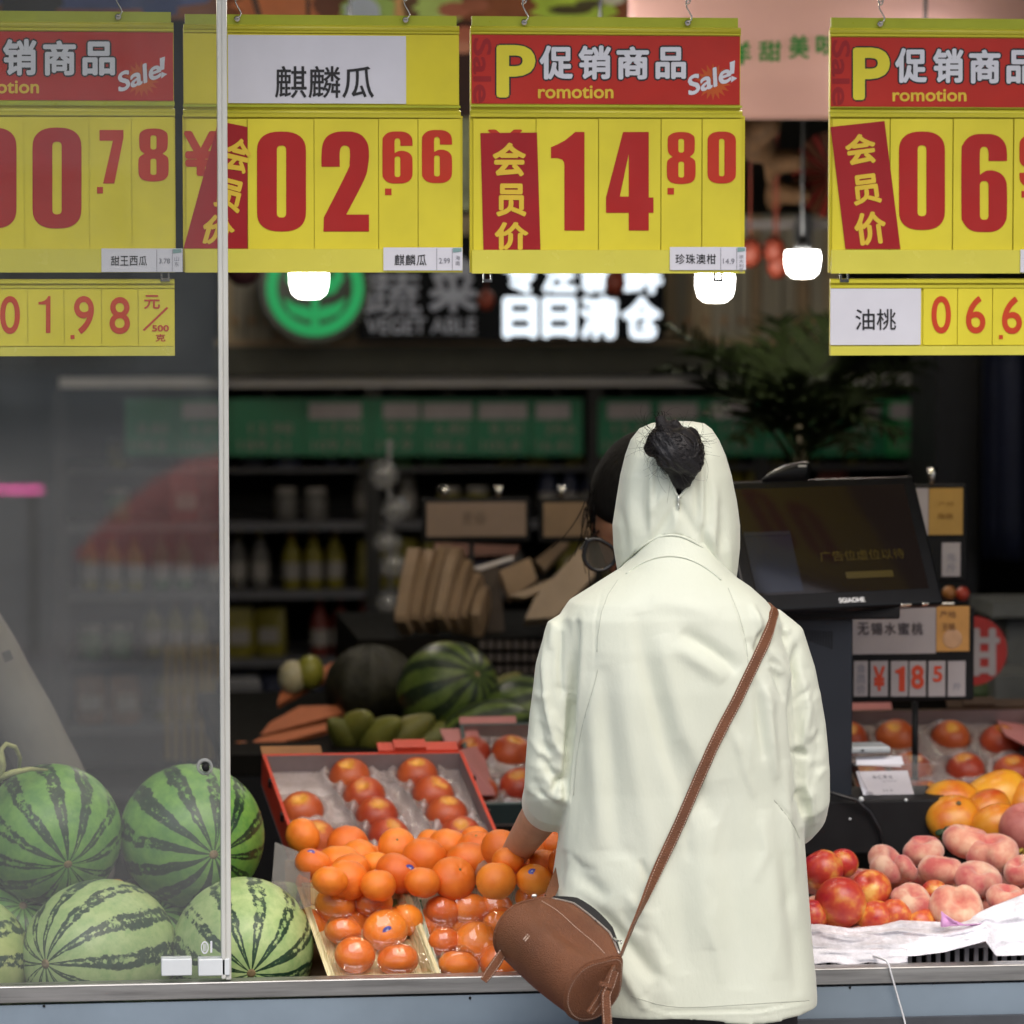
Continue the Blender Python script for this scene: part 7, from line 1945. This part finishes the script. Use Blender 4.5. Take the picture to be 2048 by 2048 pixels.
# the tear-shaped opening for the bun, cut out of the cloth, and the arched lower edge over the collar
tear = [(1357, 994), (1342, 962), (1328, 930), (1312, 908), (1300, 886), (1302, 864), (1316, 850), (1350, 846), (1384, 856), (1400, 880), (1404, 908), (1394, 940), (1376, 970)]
def inside(px, py, poly):
    c = False; j = len(poly) - 1
    for i in range(len(poly)):
        (x0, y0), (x1, y1) = poly[i], poly[j]
        if (y0 > py) != (y1 > py) and px < (x1 - x0) * (py - y0) / (y1 - y0) + x0: c = not c
        j = i
    return c
def arch(px):
    t = (px - 1347) / 90
    return 1070 + 46 * t * t + 10 * max(0, t) if abs(t) < 1.4 else 1e9
keep = []
for f in hf:
    cx_, cy_ = HX[list(f)].mean(), HY[list(f)].mean(); bk_ = hn[list(f)].mean(0) @ F_ < 0
    if len(f) > 4: keep.append(f); continue
    if bk_ and inside(cx_, cy_, tear): continue
    if bk_ and cy_ > arch(cx_): continue
    if not bk_ and cy_ > 900 and abs(cx_ - 1352) < 78: continue      # face opening on the far side
    keep.append(f)
hm = M(); hm.v = [V(c) for c in hco2]; hm.f = keep; hm.mi = [0] * len(keep); hm.sm = [True] * len(keep)
hood = hm.build('hood', SHIRT, shp)
sd = hood.modifiers.new('s', 'SOLIDIFY'); sd.thickness = .003; sd.offset = -1
HB = BVHTree.FromPolygons(hm.v, [f for f in hf])
def on_hood(px, py, off=.001):
    d = (at(px, py, 0) - CAM).normalized(); h = HB.ray_cast(CAM, d)[0]
    return (h if h is not None else at(px, py, -.2)) - d * off
# hems of the opening and of the lower edge
m = M(); ring = [on_hood(*p, .0006) for p in tear]; ring.append(ring[0]); 
sm_ = []
for i in range(len(tear)):
    p0, p1, p2, p3 = ring[i - 1 if i else -2], ring[i], ring[i + 1], ring[(i + 2) % len(tear)]
    for k in range(5):
        t = k / 5; sm_.append(.5 * (2 * p1 + (p2 - p0) * t + (2 * p0 - 5 * p1 + 4 * p2 - p3) * t * t + (3 * p1 - p0 - 3 * p2 + p3) * t ** 3))
sm_.append(sm_[0]); m.tube(sm_, .0022, 8, caps=False)
ar = [on_hood(px, arch(px), .0004) for px in range(1268, 1436, 8)]
m.tube(ar, .0020, 8); m.build('hem', SHIRT, hood)
m = M(); p = on_hood(1357, 1000, .002); m.tube([on_hood(1357, 990, .002), on_hood(1357, 1008, .003)], [.0022, .0026], 8); m.tube([on_hood(1356, 1004, .004), on_hood(1358, 1018, .005)], .0016, 6); m.build('zip_pull', mat('zip_silver', (.6, .62, .55), .3, .6), hood)
# hair under the hood
m = M()
rings = []
for py, l, r_, b, yc in full[4::4]:
    p0, p1 = at(l, py, yc), at(r_, py, yc); c = (p0 + p1) / 2
    rings.append(sup(c + V((0, 0, -.004)), (p1.x - p0.x) / 2 - .008, b - .007, 2.15, 48))
    if py > 1060: break
m.loft(rings)
m.build('hair', HAIRM, shp)
bunc = at(1350, 893, -.215); random.seed(11)
m = M()
for px, py, dy, r3, tl in ((1356, 902, 0, (.037, .034, .036), .5), (1330, 884, .004, (.027, .024, .024), .3), (1376, 914, .002, (.024, .026, .034), .2), (1364, 938, .010, (.021, .022, .032), .05), (1323, 853, .01, (.010, .011, .019), -.15), (1345, 858, .012, (.013, .013, .016), .3), (1360, 962, .026, (.015, .014, .028), 0), (1378, 876, .012, (.016, .016, .018), .9), (1305, 894, .008, (.013, .014, .015), .2)):
    m.ball(at(px, py, -.215 + dy), r3, 28, 18, Matrix.Rotation(tl, 3, 'Y'), fn=lambda p: p * (1 + .07 * noise.noise(V((p.x * 2.3, p.y * 2, p.z * 7))) ))
co, nr, fs2 = remesh(m, .0035, 3, .5)
groove = np.array([.0008 * math.sin(210 * ((x - bunc.x) * 1.0 + (z - bunc.z) * .8) * 2 + 5 * noise.noise(V((x * 22, y * 22, z * 22)))) for x, y, z in co])
co = co + nr * groove[:, None]
mb = M(); mb.v = [V(c) for c in co]; mb.f = fs2; mb.mi = [0] * len(fs2); mb.sm = [True] * len(fs2)
def strand(m, p, d, ln, curl, r_=.00022):
    pts = [V(p)]; d = V(d).normalized(); ax = V((random.uniform(-.3, .3), -1, random.uniform(-.3, .3)))
    for k in range(9):
        d = (Matrix.Rotation(curl, 3, ax) @ d + V((0, 0, -.05))).normalized(); pts.append(pts[-1] + d * ln / 9)
    m.tube(pts, [r_ * (1 - .06 * i) for i in range(10)], 4)
BB = BVHTree.FromPolygons(mb.v, mb.f)
for i in range(230):
    a = random.uniform(0, 2 * math.pi); p = bunc + V((math.cos(a) * random.uniform(0, .036), -.03, math.sin(a) * random.uniform(0, .045) - .012))
    h = BB.find_nearest(p); pts = []
    d = (V((.75, 0, -.65)) + V((random.uniform(-.5, .5), 0, random.uniform(-.5, .5)))).normalized() * random.choice((1, -1)); p = h[0]; n_ = h[1]; ax = V((0, -1, 0)); cv = random.uniform(-.05, .22)
    for k in range(13):
        pts.append(p + n_ * .0009); d = Matrix.Rotation(cv, 3, ax) @ d; d = (d - n_ * d.dot(n_)).normalized(); h = BB.find_nearest(p + d * .0036); p, n_ = h[0], h[1]
    mb.tube(pts, [.0007] * 12 + [.0003], 4, 1)
for i in range(70):
    a = random.uniform(0, 2 * math.pi); p = bunc + V((math.cos(a) * random.uniform(.02, .038), random.uniform(-.02, .02), math.sin(a) * random.uniform(.02, .032)))
    strand(mb, p, (math.cos(a) + random.uniform(-.6, .6), random.uniform(-.5, .2), math.sin(a) + random.uniform(-.4, .5)), random.uniform(.02, .055), random.uniform(-.35, .35))
for i in range(16): strand(mb, at(1312 + random.uniform(-6, 8), 866 + random.uniform(-8, 14), -.215), (-1, -.2, random.uniform(-.3, .6)), random.uniform(.03, .06), random.uniform(.12, .45) * random.choice((-1, 1)), .00026)
for i in range(12): strand(mb, at(1330 + random.uniform(-6, 8), 930 + random.uniform(-6, 6), -.215), (-1, -.2, random.uniform(-.8, 0)), random.uniform(.02, .035), random.uniform(.25, .5), .00026)
for i in range(12): strand(mb, at(1396 + random.uniform(-8, 4), 872 + random.uniform(-8, 12), -.205), (.8, -.2, random.uniform(-1, .1)), random.uniform(.02, .035), random.uniform(-.1, .3), .00026)
for i in range(14): strand(mb, at(1322 + random.uniform(-8, 8), 842, -.205), (random.uniform(-.4, .3), -.1, 1), random.uniform(.008, .016), random.uniform(-.1, .1), .0006)
mb.build('hair_bun', [HAIRM, mat('hair_strand', (.012, .010, .011), .34, var=.4, vs=200, spec=.45)], shp)

# ---- brown barrel bag
LEA = mat('brown_leather', (.175, .062, .024), .46, var=.16, vs=9, spec=.4)
t_, N_, L_, b_ = nodes(LEA)
co_ = coords(N_, L_); vo = N_.new('ShaderNodeTexVoronoi'); L_.new(co_, vo.inputs['Vector']); vo.inputs['Scale'].default_value = 620; vo.feature = 'DISTANCE_TO_EDGE' if False else 'F1'
nn_ = ntex(N_, L_, co_, 300, 4)
bump(N_, L_, b_, math_(N_, L_, 'ADD', vo.outputs['Distance'], math_(N_, L_, 'MULTIPLY', nn_, .8)), .6, .0028)
LEAD = mat('brown_leather_edge', (.12, .045, .022), .5, var=.1)
THR = mat('cream_thread', (.62, .46, .36), .7, var=0)
E2 = at(1186, 1978, -.425); E1 = at(1046, 1860, -.270)
A_ = (E1 - E2).normalized(); L_b = (E1 - E2).length
Tv = V((.62, .10, .78)); Tv = (Tv - A_ * Tv.dot(A_)).normalized(); Sv = A_.cross(Tv)
if Sv.y > 0: Sv = -Sv
bag = thing('shoulder_bag', 'small brown leather barrel bag hanging from the strap across the back of the shopper', 'bag', E2 + V((0, 0, -.06)))
rb_ = .0505
def sect(t, k=1.0, n=72):
    c = E2.lerp(E1, t); out = []
    bul = 1 + .07 * math.sin(math.pi * min(1, max(0, t)))
    for i in range(n):
        a = 2 * math.pi * i / n          # 0 along T, positive towards S (camera side)
        aa = a if a <= math.pi else a - 2 * math.pi
        pin = 1.0 + (.46 * math.exp(-(aa / .30) ** 2) - .10 * math.exp(-((abs(aa) - .75) / .35) ** 2)) * (1 if 0 <= t <= 1 else 1) * min(1, .12 + 1.1 * math.sin(math.pi * min(max(t * .82 + .09, 0), 1)))
        dent = 1 - .14 * math.exp(-((aa - .75) / .40) ** 2 - ((t - .42) / .22) ** 2) + .03 * math.exp(-((aa - 1.7) / .5) ** 2 - ((t - .62) / .3) ** 2)
        r_ = rb_ * k * bul * pin * dent
        out.append(c + Tv * (math.cos(a) * r_) + Sv * (math.sin(a) * r_))
    return out
m = M(); m.loft([sect(i / 40) for i in range(41)], caps=(False, False)); m.build('bag_body', LEA, bag)
def cap(t, sgn):
    base = sect(t); c = sum(base, V((0, 0, 0))) / len(base); rings = []
    for q, h in ((1, 0), (.985, .0035), (.94, .0045), (.6, .0075), (.25, .0085), (.01, .0088)):
        rings.append([c + (p - c) * q - A_ * sgn * h for p in base])
    m = M(); m.loft(rings, caps=(False, True)); return m, base, c
m, b2_, cc = cap(0, 1); ep = m.build('end_panel', LEA, bag)
m3, b3_, c3 = cap(1, -1); m3.build('end_panel', LEA, bag)
m = M(); m.tube(b2_ + [b2_[0]], .0022, 8, caps=False); m.build('piping', LEA, bag)
m = M(); m.tube(b3_ + [b3_[0]], .0022, 8, caps=False); m.build('piping', LEA, bag)
def stitch(m, a, b, n, w_=.00075):
    d = (b - a); ln = d.length
    if ln < 1e-6: return
    x = d.normalized(); s_ = n.cross(x).normalized() * w_ / 2; n = n.normalized() * .0004
    m.add([a - s_ + n, b - s_ + n, b + s_ + n, a + s_ + n], [(0, 1, 2, 3)])
def dashes(m, pts, nfun, step=.0042, duty=.62):
    acc = 0; cur = []
    L = [0]
    for a, b in zip(pts, pts[1:]): L.append(L[-1] + (b - a).length)
    def pos(s_):
        for i in range(len(L) - 1):
            if L[i + 1] >= s_: return pts[i].lerp(pts[i + 1], (s_ - L[i]) / max(1e-9, L[i + 1] - L[i]))
        return pts[-1]
    s_ = 0
    while s_ + step * duty < L[-1]:
        a, b = pos(s_), pos(s_ + step * duty); stitch(m, a, b, nfun((a + b) / 2)); s_ += step
m = M(); rg = [cc + (p - cc) * .93 - A_ * .0048 for p in b2_]; dashes(m, rg + [rg[0]], lambda p: -A_); m.build('stitching', THR, ep)
# zip along the ridge
ridge = [sect(i / 40)[0] for i in range(1, 40)]
m = M(); m.tube([p + Tv * .0010 for p in ridge], .0016, 6); m.build('zip', mat('zip_metal', (.62, .55, .48), .3, .7), bag)
m = M()
for i in range(3, 38):
    pass
dl = [sect(i / 40)[4] + Sv * .0006 for i in range(2, 39)]; dashes(m, dl, lambda p: (Sv + Tv * .4)); m.build('stitching', THR, bag)
# far half of the bag past the ridge, its lining shadow put in as black
m = M(); tape = []
far = [[p + Tv * .001 for p in ridge], [p + Tv * .004 + V((.006, .014, .006)) * math.sin(math.pi * (i + 1) / 41) for i, p in enumerate(ridge)], [p + V((.009, .040, .000)) * math.sin(math.pi * (i + 1) / 41) for i, p in enumerate(ridge)]]
m.loft(far, closed=False, caps=(False, False)); m.build('far_half_shade', mat('lining_shadow_black', (.010, .009, .009), .7, var=0), bag)
zp = sect(.16)[0]
m = M(); m.rbox(zp + Tv * .003 - A_ * .002, (.005, .004, .010), .0012, rot_to(A_)); m.tube([zp + Tv * .004 - A_ * .006, zp + Tv * .007 - A_ * .010 + V((.002, -.003, 0)), zp + Tv * .004 - A_ * .016], .0011, 6); m.build('zip_pull', CHROME, bag)
# straps
def strap_pts(pp, off):
    out = []
    for px, py, dy in pp:
        d = (at(px, py, 0) - CAM).normalized(); h = SHT.ray_cast(CAM, d)
        if h[0] is not None and dy is None: out.append((h[0] - d * off, h[1]))
        else: out.append((at(px, py, dy if dy is not None else -.3), V((0, -1, 0))))
    return out
def ribbon(name, parent, pts, wid, th, mt, thread=True):
    "pts: list of (pos, normal); flat strap with edge stitching"
    ps = [p for p, _ in pts]; k = len(ps)
    frames = []
    for i in range(k):
        t = (ps[min(i + 1, k - 1)] - ps[max(0, i - 1)]).normalized(); n = pts[i][1]; n = (n - t * n.dot(t)).normalized(); frames.append((t, n, t.cross(n)))
    w = wid if isinstance(wid, list) else [wid] * k
    rings = []
    for (t, n, s_), p, wi in zip(frames, ps, w):
        rings.append([p + s_ * a * wi / 2 + n * b for a, b in ((-1, 0), (-1, th * .6), (-.85, th), (.85, th), (1, th * .6), (1, 0))])
    m = M(); m.loft(rings, smooth=False); o = m.build(name, mt, parent)
    if thread:
        m = M()
        for sgn in (-1, 1):
            ln = [p + s_ * sgn * wi * .38 + n * (th + .0001) for (t, n, s_), p, wi in zip(frames, ps, w)]
            nm = {}
            dashes(m, ln, lambda q: frames[min(range(k), key=lambda i: (ps[i] - q).length_squared)][1])
        m.build('stitching', THR, o)
    return o
path = [(1549, 1222), (1546, 1232), (1538, 1262), (1527, 1290), (1514, 1316), (1496, 1354), (1474, 1400), (1449, 1447), (1424, 1497), (1401, 1549), (1380, 1598), (1361, 1642), (1343, 1681), (1325, 1718), (1307, 1756), (1290, 1794), (1272, 1832), (1256, 1870), (1243, 1903), (1234, 1922)]
raw = strap_pts([(a, b, None) for a, b in path], .0015)
# a pulled strap runs straight: take out the wobble of the cloth below it
P0, P1 = raw[3][0], at(1232, 1924, -.385)
sp_ = []
for i, (p, n) in enumerate(raw):
    sp_.append([p, n])
dep = [(p - CAM).length for p, _ in raw]
dep[-1] = (P1 - CAM).length; dep[-2] = min(dep[-2], lerp(dep[-5], dep[-1], .75)); dep[-3] = min(dep[-3], lerp(dep[-5], dep[-1], .5)); dep[-4] = min(dep[-4], lerp(dep[-5], dep[-1], .25))
for _ in range(3): dep = [dep[0]] + [min(dep[i], (dep[i - 1] + dep[i] + dep[i + 1]) / 3) for i in range(1, len(dep) - 1)] + [dep[-1]]
pts_ = []
for (a, b), d_, (p, n) in zip(path, dep, raw):
    dr = (at(a, b, 0) - CAM).normalized(); kk_ = max(0, 1 - len(pts_) / 4); pts_.append((CAM + dr * d_, (V(n) * (.35 + 3 * kk_) + V((0, -1, 0)) * (1 - .8 * kk_)).normalized()))
# the lower third of the strap is twisted edge-on
wd = [.0165] * len(pts_)
for i in range(len(pts_)):
    py = path[i][1]
    if py > 1700:
        t = min(1, (py - 1700) / 130); p, n = pts_[i]; pts_[i] = (p, (Matrix.Rotation(-1.05 * t, 3, (P1 - P0).normalized()) @ n))
dense = []
for i in range(len(pts_) - 1):
    for k in range(4): dense.append((pts_[i][0].lerp(pts_[i + 1][0], k / 4), pts_[i][1].lerp(pts_[i + 1][1], k / 4)))
dense.append(pts_[-1])
# over the shoulder and down the chest to the far end of the bag
front = []
top_ = pts_[0][0]
for k in range(1, 9):
    x_, y_ = top_.x + .0006 * k, top_.y + .022 * k
    h = SHT.ray_cast(V((x_, y_, 2.2)), V((0, 0, -1)))
    if h[0] is None or h[0].z < top_.z - .14: break
    front.append((h[0] + h[1] * .0015, h[1]))
if not front: front.append((top_ + V((0, .03, .004)), V((0, 0, 1))))
low_ = E1 + Tv * .052 + V((.008, .018, .004))
st_f = front[-1][0]
for k in range(1, 12):
    t = k / 11; p = st_f.lerp(low_, t); p.y = max(p.y, -.038) if t < .8 else lerp(-.038, low_.y, (t - .8) / .2)
    front.append((p, V((0, 1, 0))))
ribbon('strap', bag, list(reversed(front)) + dense, .0165, .0028, LEA)
# short strap stub and buckle at the near end
Bk = P1
bx_ = V((1, 0, 0)).lerp(V((0, 0, 0)), 0)
dl_ = (at(1213, 1960, -.44) - Bk).normalized(); sd_ = dl_.cross(V((0, -1, 0))).normalized()
m = M(); q = [Bk + sd_ * a * .0115 + dl_ * b + V((0, -.004, 0)) for a, b in ((-1, -.004), (1, -.004), (1, .013), (-1, .013), (-1, -.004))]
m.tube(q, .0015, 6, caps=False); m.tube([Bk + dl_ * .004 + sd_ * -.011 + V((0, -.005, 0)), Bk + dl_ * .004 + sd_ * .011 + V((0, -.005, 0))], .0012, 6); m.build('buckle', CHROME, bag)
ac = at(1206, 1972, -.465)
nb_ = (-A_ * .75 + V((0, -1, 0)) * .4).normalized()
cen = cc - A_ * .011
ribbon('buckle_tab', bag, [(Bk + V((0, -.006, 0)) - dl_ * .004, V((0, -1, 0))), (at(1222, 1945, -.45), nb_), (at(1212, 1972, -.457), nb_), (at(1196, 2000, -.462), nb_), (at(1178, 2026, -.464), nb_)], [.013, .014, .014, .013, .011], .003, LEA)
ribbon('strap_end', bag, [(at(1228, 1942, -.467), nb_), (at(1220, 1968, -.471), nb_), (at(1211, 1990, -.474), (nb_ + V((0, -.6, 0))).normalized()), (at(1212, 2015, -.475), V((.2, -1, 0))), (at(1214, 2046, -.474), V((.2, -1, 0))), (at(1212, 2080, -.472), V((.1, -1, 0)))], .0145, .0028, LEA)
m = M(); kc = at(1211, 1971, -.474); m.rbox(kc, (.021, .006, .0075), .0022, rot_to(dl_) @ Matrix.Rotation(0, 3, 'Z') if False else Matrix.Rotation(R(20), 3, 'Y')); m.build('keeper_loop', LEA, bag)
# far tab that hangs out at the left
tb_ = [(at(1006, 1905, -.300), V((-.2, -1, 0))), (at(992, 1926, -.306), V((-.2, -1, 0))), (at(978, 1946, -.308), V((-.2, -1, 0))), (at(967, 1962, -.310), V((-.2, -1, 0)))]
ribbon('side_tab', bag, tb_, [.0135, .015, .0145, .011], .003, LEA)
m = M(); a = sect(.93)[10] ; m.rbox(at(1068, 1792, -.300), (.008, .006, .006), .002); m.build('zip_end', CHROME, bag)
m = M(); p = sect(.62)[19]; nrm = (p - E2.lerp(E1, .62)).normalized(); xx = -A_; yy_ = xx.cross(nrm) * -1
m.text('ii', lambda u, v: p + nrm * .0006 + xx * (u - .5) * .007 + Tv * (v - .5) * .010, .0); m.build('embossed_mark', THR, bag)

# ---- shop worker with glasses behind the shopper
def simple_worker(label, hx, hy, yh, fwd, up, hr, J, hands, top_mat, hairm, group=None, glasses=False, bun=False, sleeve_long=True, patch=None):
    b0 = V(J['pelvis']); b0.z = 0
    p = thing('person', label, 'person', b0, group)
    bm2, N2, Rm = human(J, hr, fwd, up, hands, .007)
    bm2.build('body', DSKIN, p)
    trousers(p, J, N2, TROU)
    m = M(); n2 = {'pelvis': (J['pelvis'], (.150, .122)), 'waist': (J['waist'], (.130, .112)), 'chest': (J['chest'], (.148, .120)), 'upper': (J['upper'], (.112, .092)), 'nk': (V(J['upper']).lerp(V(J['neck']), .7), .066)}
    e2 = [('pelvis', 'waist'), ('waist', 'chest'), ('chest', 'upper'), ('upper', 'nk')]
    for s_ in 'lr':
        n2['sh' + s_] = (J['sh' + s_], .066); n2['ua' + s_] = (V(J['sh' + s_]).lerp(V(J['el' + s_]), .5), .060); n2['el' + s_] = (J['el' + s_], .055); n2['fa' + s_] = (V(J['el' + s_]).lerp(V(J['wr' + s_]), .8 if sleeve_long else .2), .044)
        e2 += [('upper', 'sh' + s_), ('sh' + s_, 'ua' + s_), ('ua' + s_, 'el' + s_), ('el' + s_, 'fa' + s_)]
    m.add(*skin(n2, e2, 2), smooth=True)
    co, nr, fs3 = remesh(m, .008, 6, .5)
    dd = np.array([.006 * noise.noise(V((x * 9, y * 9, z * 5))) + .003 * noise.noise(V((x * 22, y * 22, z * 11))) for x, y, z in co]); co = co + nr * dd[:, None]
    o = M(); o.v = [V(c) for c in co]; o.f = fs3; o.mi = [0] * len(fs3); o.sm = [True] * len(fs3); o.build('shirt', top_mat, p)
    hc = V(J['head']); 
    m = M()
    m.ball(hc + Rm @ V((0, -.012, .018)) , hr * 1.09, 32, 24, Rm, fn=lambda q: V((q.x * .74, q.y * .88 - (.45 * max(0, q.y) if q.z < .12 else .05), q.z * 1.0 if q.z > -.3 else -.3 + (q.z + .3) * .5)))
    if bun: m.ball(hc + Rm @ V((0, -.05, .125)), (.045, .045, .04), 20, 14)
    for i in range(56):
        a = random.uniform(-1, 1); q = hc + Rm @ V((.085 * (1 if i % 2 else -1) * random.uniform(.80, 1.08), random.uniform(.0, .095), random.uniform(-.02, .08)))
        strand(m, q, Rm @ V((random.uniform(-.25, .25), random.uniform(-.2, .5), -1)), random.uniform(.05, .13), random.uniform(-.10, .10), .0011)
    m.build('hair', hairm, p)
    return p, Rm, hc
DSKIN = mat('tan_skin', (.27, .135, .08), .5, var=.06, vs=40, sss=.1)
yw_ = .62
hc = at(1287, 1040, yw_)
Jw = dict(head=hc, neck=hc + V((.02, .08, -.13)), upper=hc + V((.05, .14, -.22)), chest=hc + V((.07, .16, -.38)), waist=hc + V((.07, .17, -.58)), pelvis=hc + V((.07, .17, -.74)), shl=hc + V((.22, .13, -.25)), shr=hc + V((-.07, .16, -.26)), ell=hc + V((.28, .05, -.50)), elr=hc + V((-.04, .12, -.52)), wrl=hc + V((.12, -.06, -.60)), wrr=hc + V((.0, -.08, -.60)))
wk, Rw, hw = simple_worker('shop worker with black hair and glasses, almost hidden behind the hood', 0, 0, 0, (-.30, -.86, -.42), (-.05, -.4, .9), .122, Jw, dict(l=(V((-.6, -.6, -.3)), V((0, 0, -1)), .4), r=(V((.5, -.7, -.3)), V((0, 0, -1)), .4)), mat('worker_top', (.02, .02, .022), .8), mat('dull_black_hair', (.004, .0035, .0035), .7, spec=.12, bmp=.5, bs=110, scale=(1, 1, .2)))
gm = mat('glasses_frame', (.008, .008, .009), .2, var=0)
gb = thing('glasses', 'dark framed glasses worn by the shop worker behind the shopper', 'glasses', at(1196, 1108, yw_ - .11))
gc_ = at(1201, 1106, yw_ - .125); kx = 33 / pxm(yw_ - .12)
gx = (V((1, 0.10, -.45))).normalized(); gz = V((.42, -.15, 1)).normalized(); gz = (gz - gx * gz.dot(gx)).normalized(); gy = gz.cross(gx)
for i in range(2):
    o = gc_ + gx * i * .064
    rg = [o + gx * math.cos(a) * kx * 1.05 + gz * (math.sin(a) * kx * (.70 if math.sin(a) > 0 else 1.12) + (.006 * max(0, -math.cos(a)) if math.sin(a) > -.3 else 0)) for a in [2 * math.pi * k / 24 for k in range(25)]]
    m = M(); m.tube(rg, .0036, 8, caps=False); m.tube([rg[9] , rg[11], rg[12] - gx * .006 + gz * .006], .0032, 6); m.build('rim', gm, gb)
    m = M(); m.add([p + gy * 0 for p in rg[:-1]], [tuple(range(24))]); m.build('lens', clear_mat('lens_glass', (.22, .21, .21), .02, .01, film=2.0), gb)
m = M(); m.tube([gc_ + gx * .024 + gz * .004, gc_ + gx * .032 + gz * .008, gc_ + gx * .040 + gz * .004], .0022, 6); m.tube([at(1161, 1098, yw_ - .12), at(1172, 1084, yw_ - .10), at(1200, 1060, yw_ - .03)], .0022, 6); m.build('frame_bridge', gm, gb)

# ---- worker in a grey-beige shirt behind the glass at the left
yv = .95
sh_ = at(-75, 1215, yv); el_ = at(165, 1660, yv - .02)
lat_ = V((1, .1, 0)).normalized()
up_ = sh_ + V((-.19, 0, .03))
Jv = dict(upper=up_, neck=up_ + V((-.01, -.03, .10)), head=up_ + V((-.01, -.07, .23)), chest=up_ + V((0, .01, -.16)), waist=up_ + V((0, .02, -.36)), pelvis=up_ + V((0, .02, -.52)), shr=sh_, shl=up_ + V((-.19, 0, -.02)), elr=el_, ell=up_ + V((-.24, .02, -.28)), wrr=el_ + V((.02, -.18, -.10)), wrl=up_ + V((-.2, -.22, -.30)))
BEI = mat('grey_beige_shirt', (.15, .142, .12), .75, var=.08, vs=6, bmp=.1, bs=40)
vk, Rv, hv_ = simple_worker('worker in a grey-beige shirt behind the glass at the left edge', 0, 0, 0, (0, -1, -.1), (0, -.1, 1), .118, Jv, dict(l=(V((.2, -.9, 0)), V((0, 0, -1)), .4), r=(V((-.2, -.9, -.2)), V((0, 0, -1)), .4)), BEI, HAIRM)
m = M(); pc_ = at(15, 1312, yv - .105); m.rbox(pc_, (.016, .003, .018), .0008, Matrix.Rotation(R(-22), 3, 'Y')); m.build('sleeve_patch', mat('patch_dark', (.05, .05, .045), .7), vk)
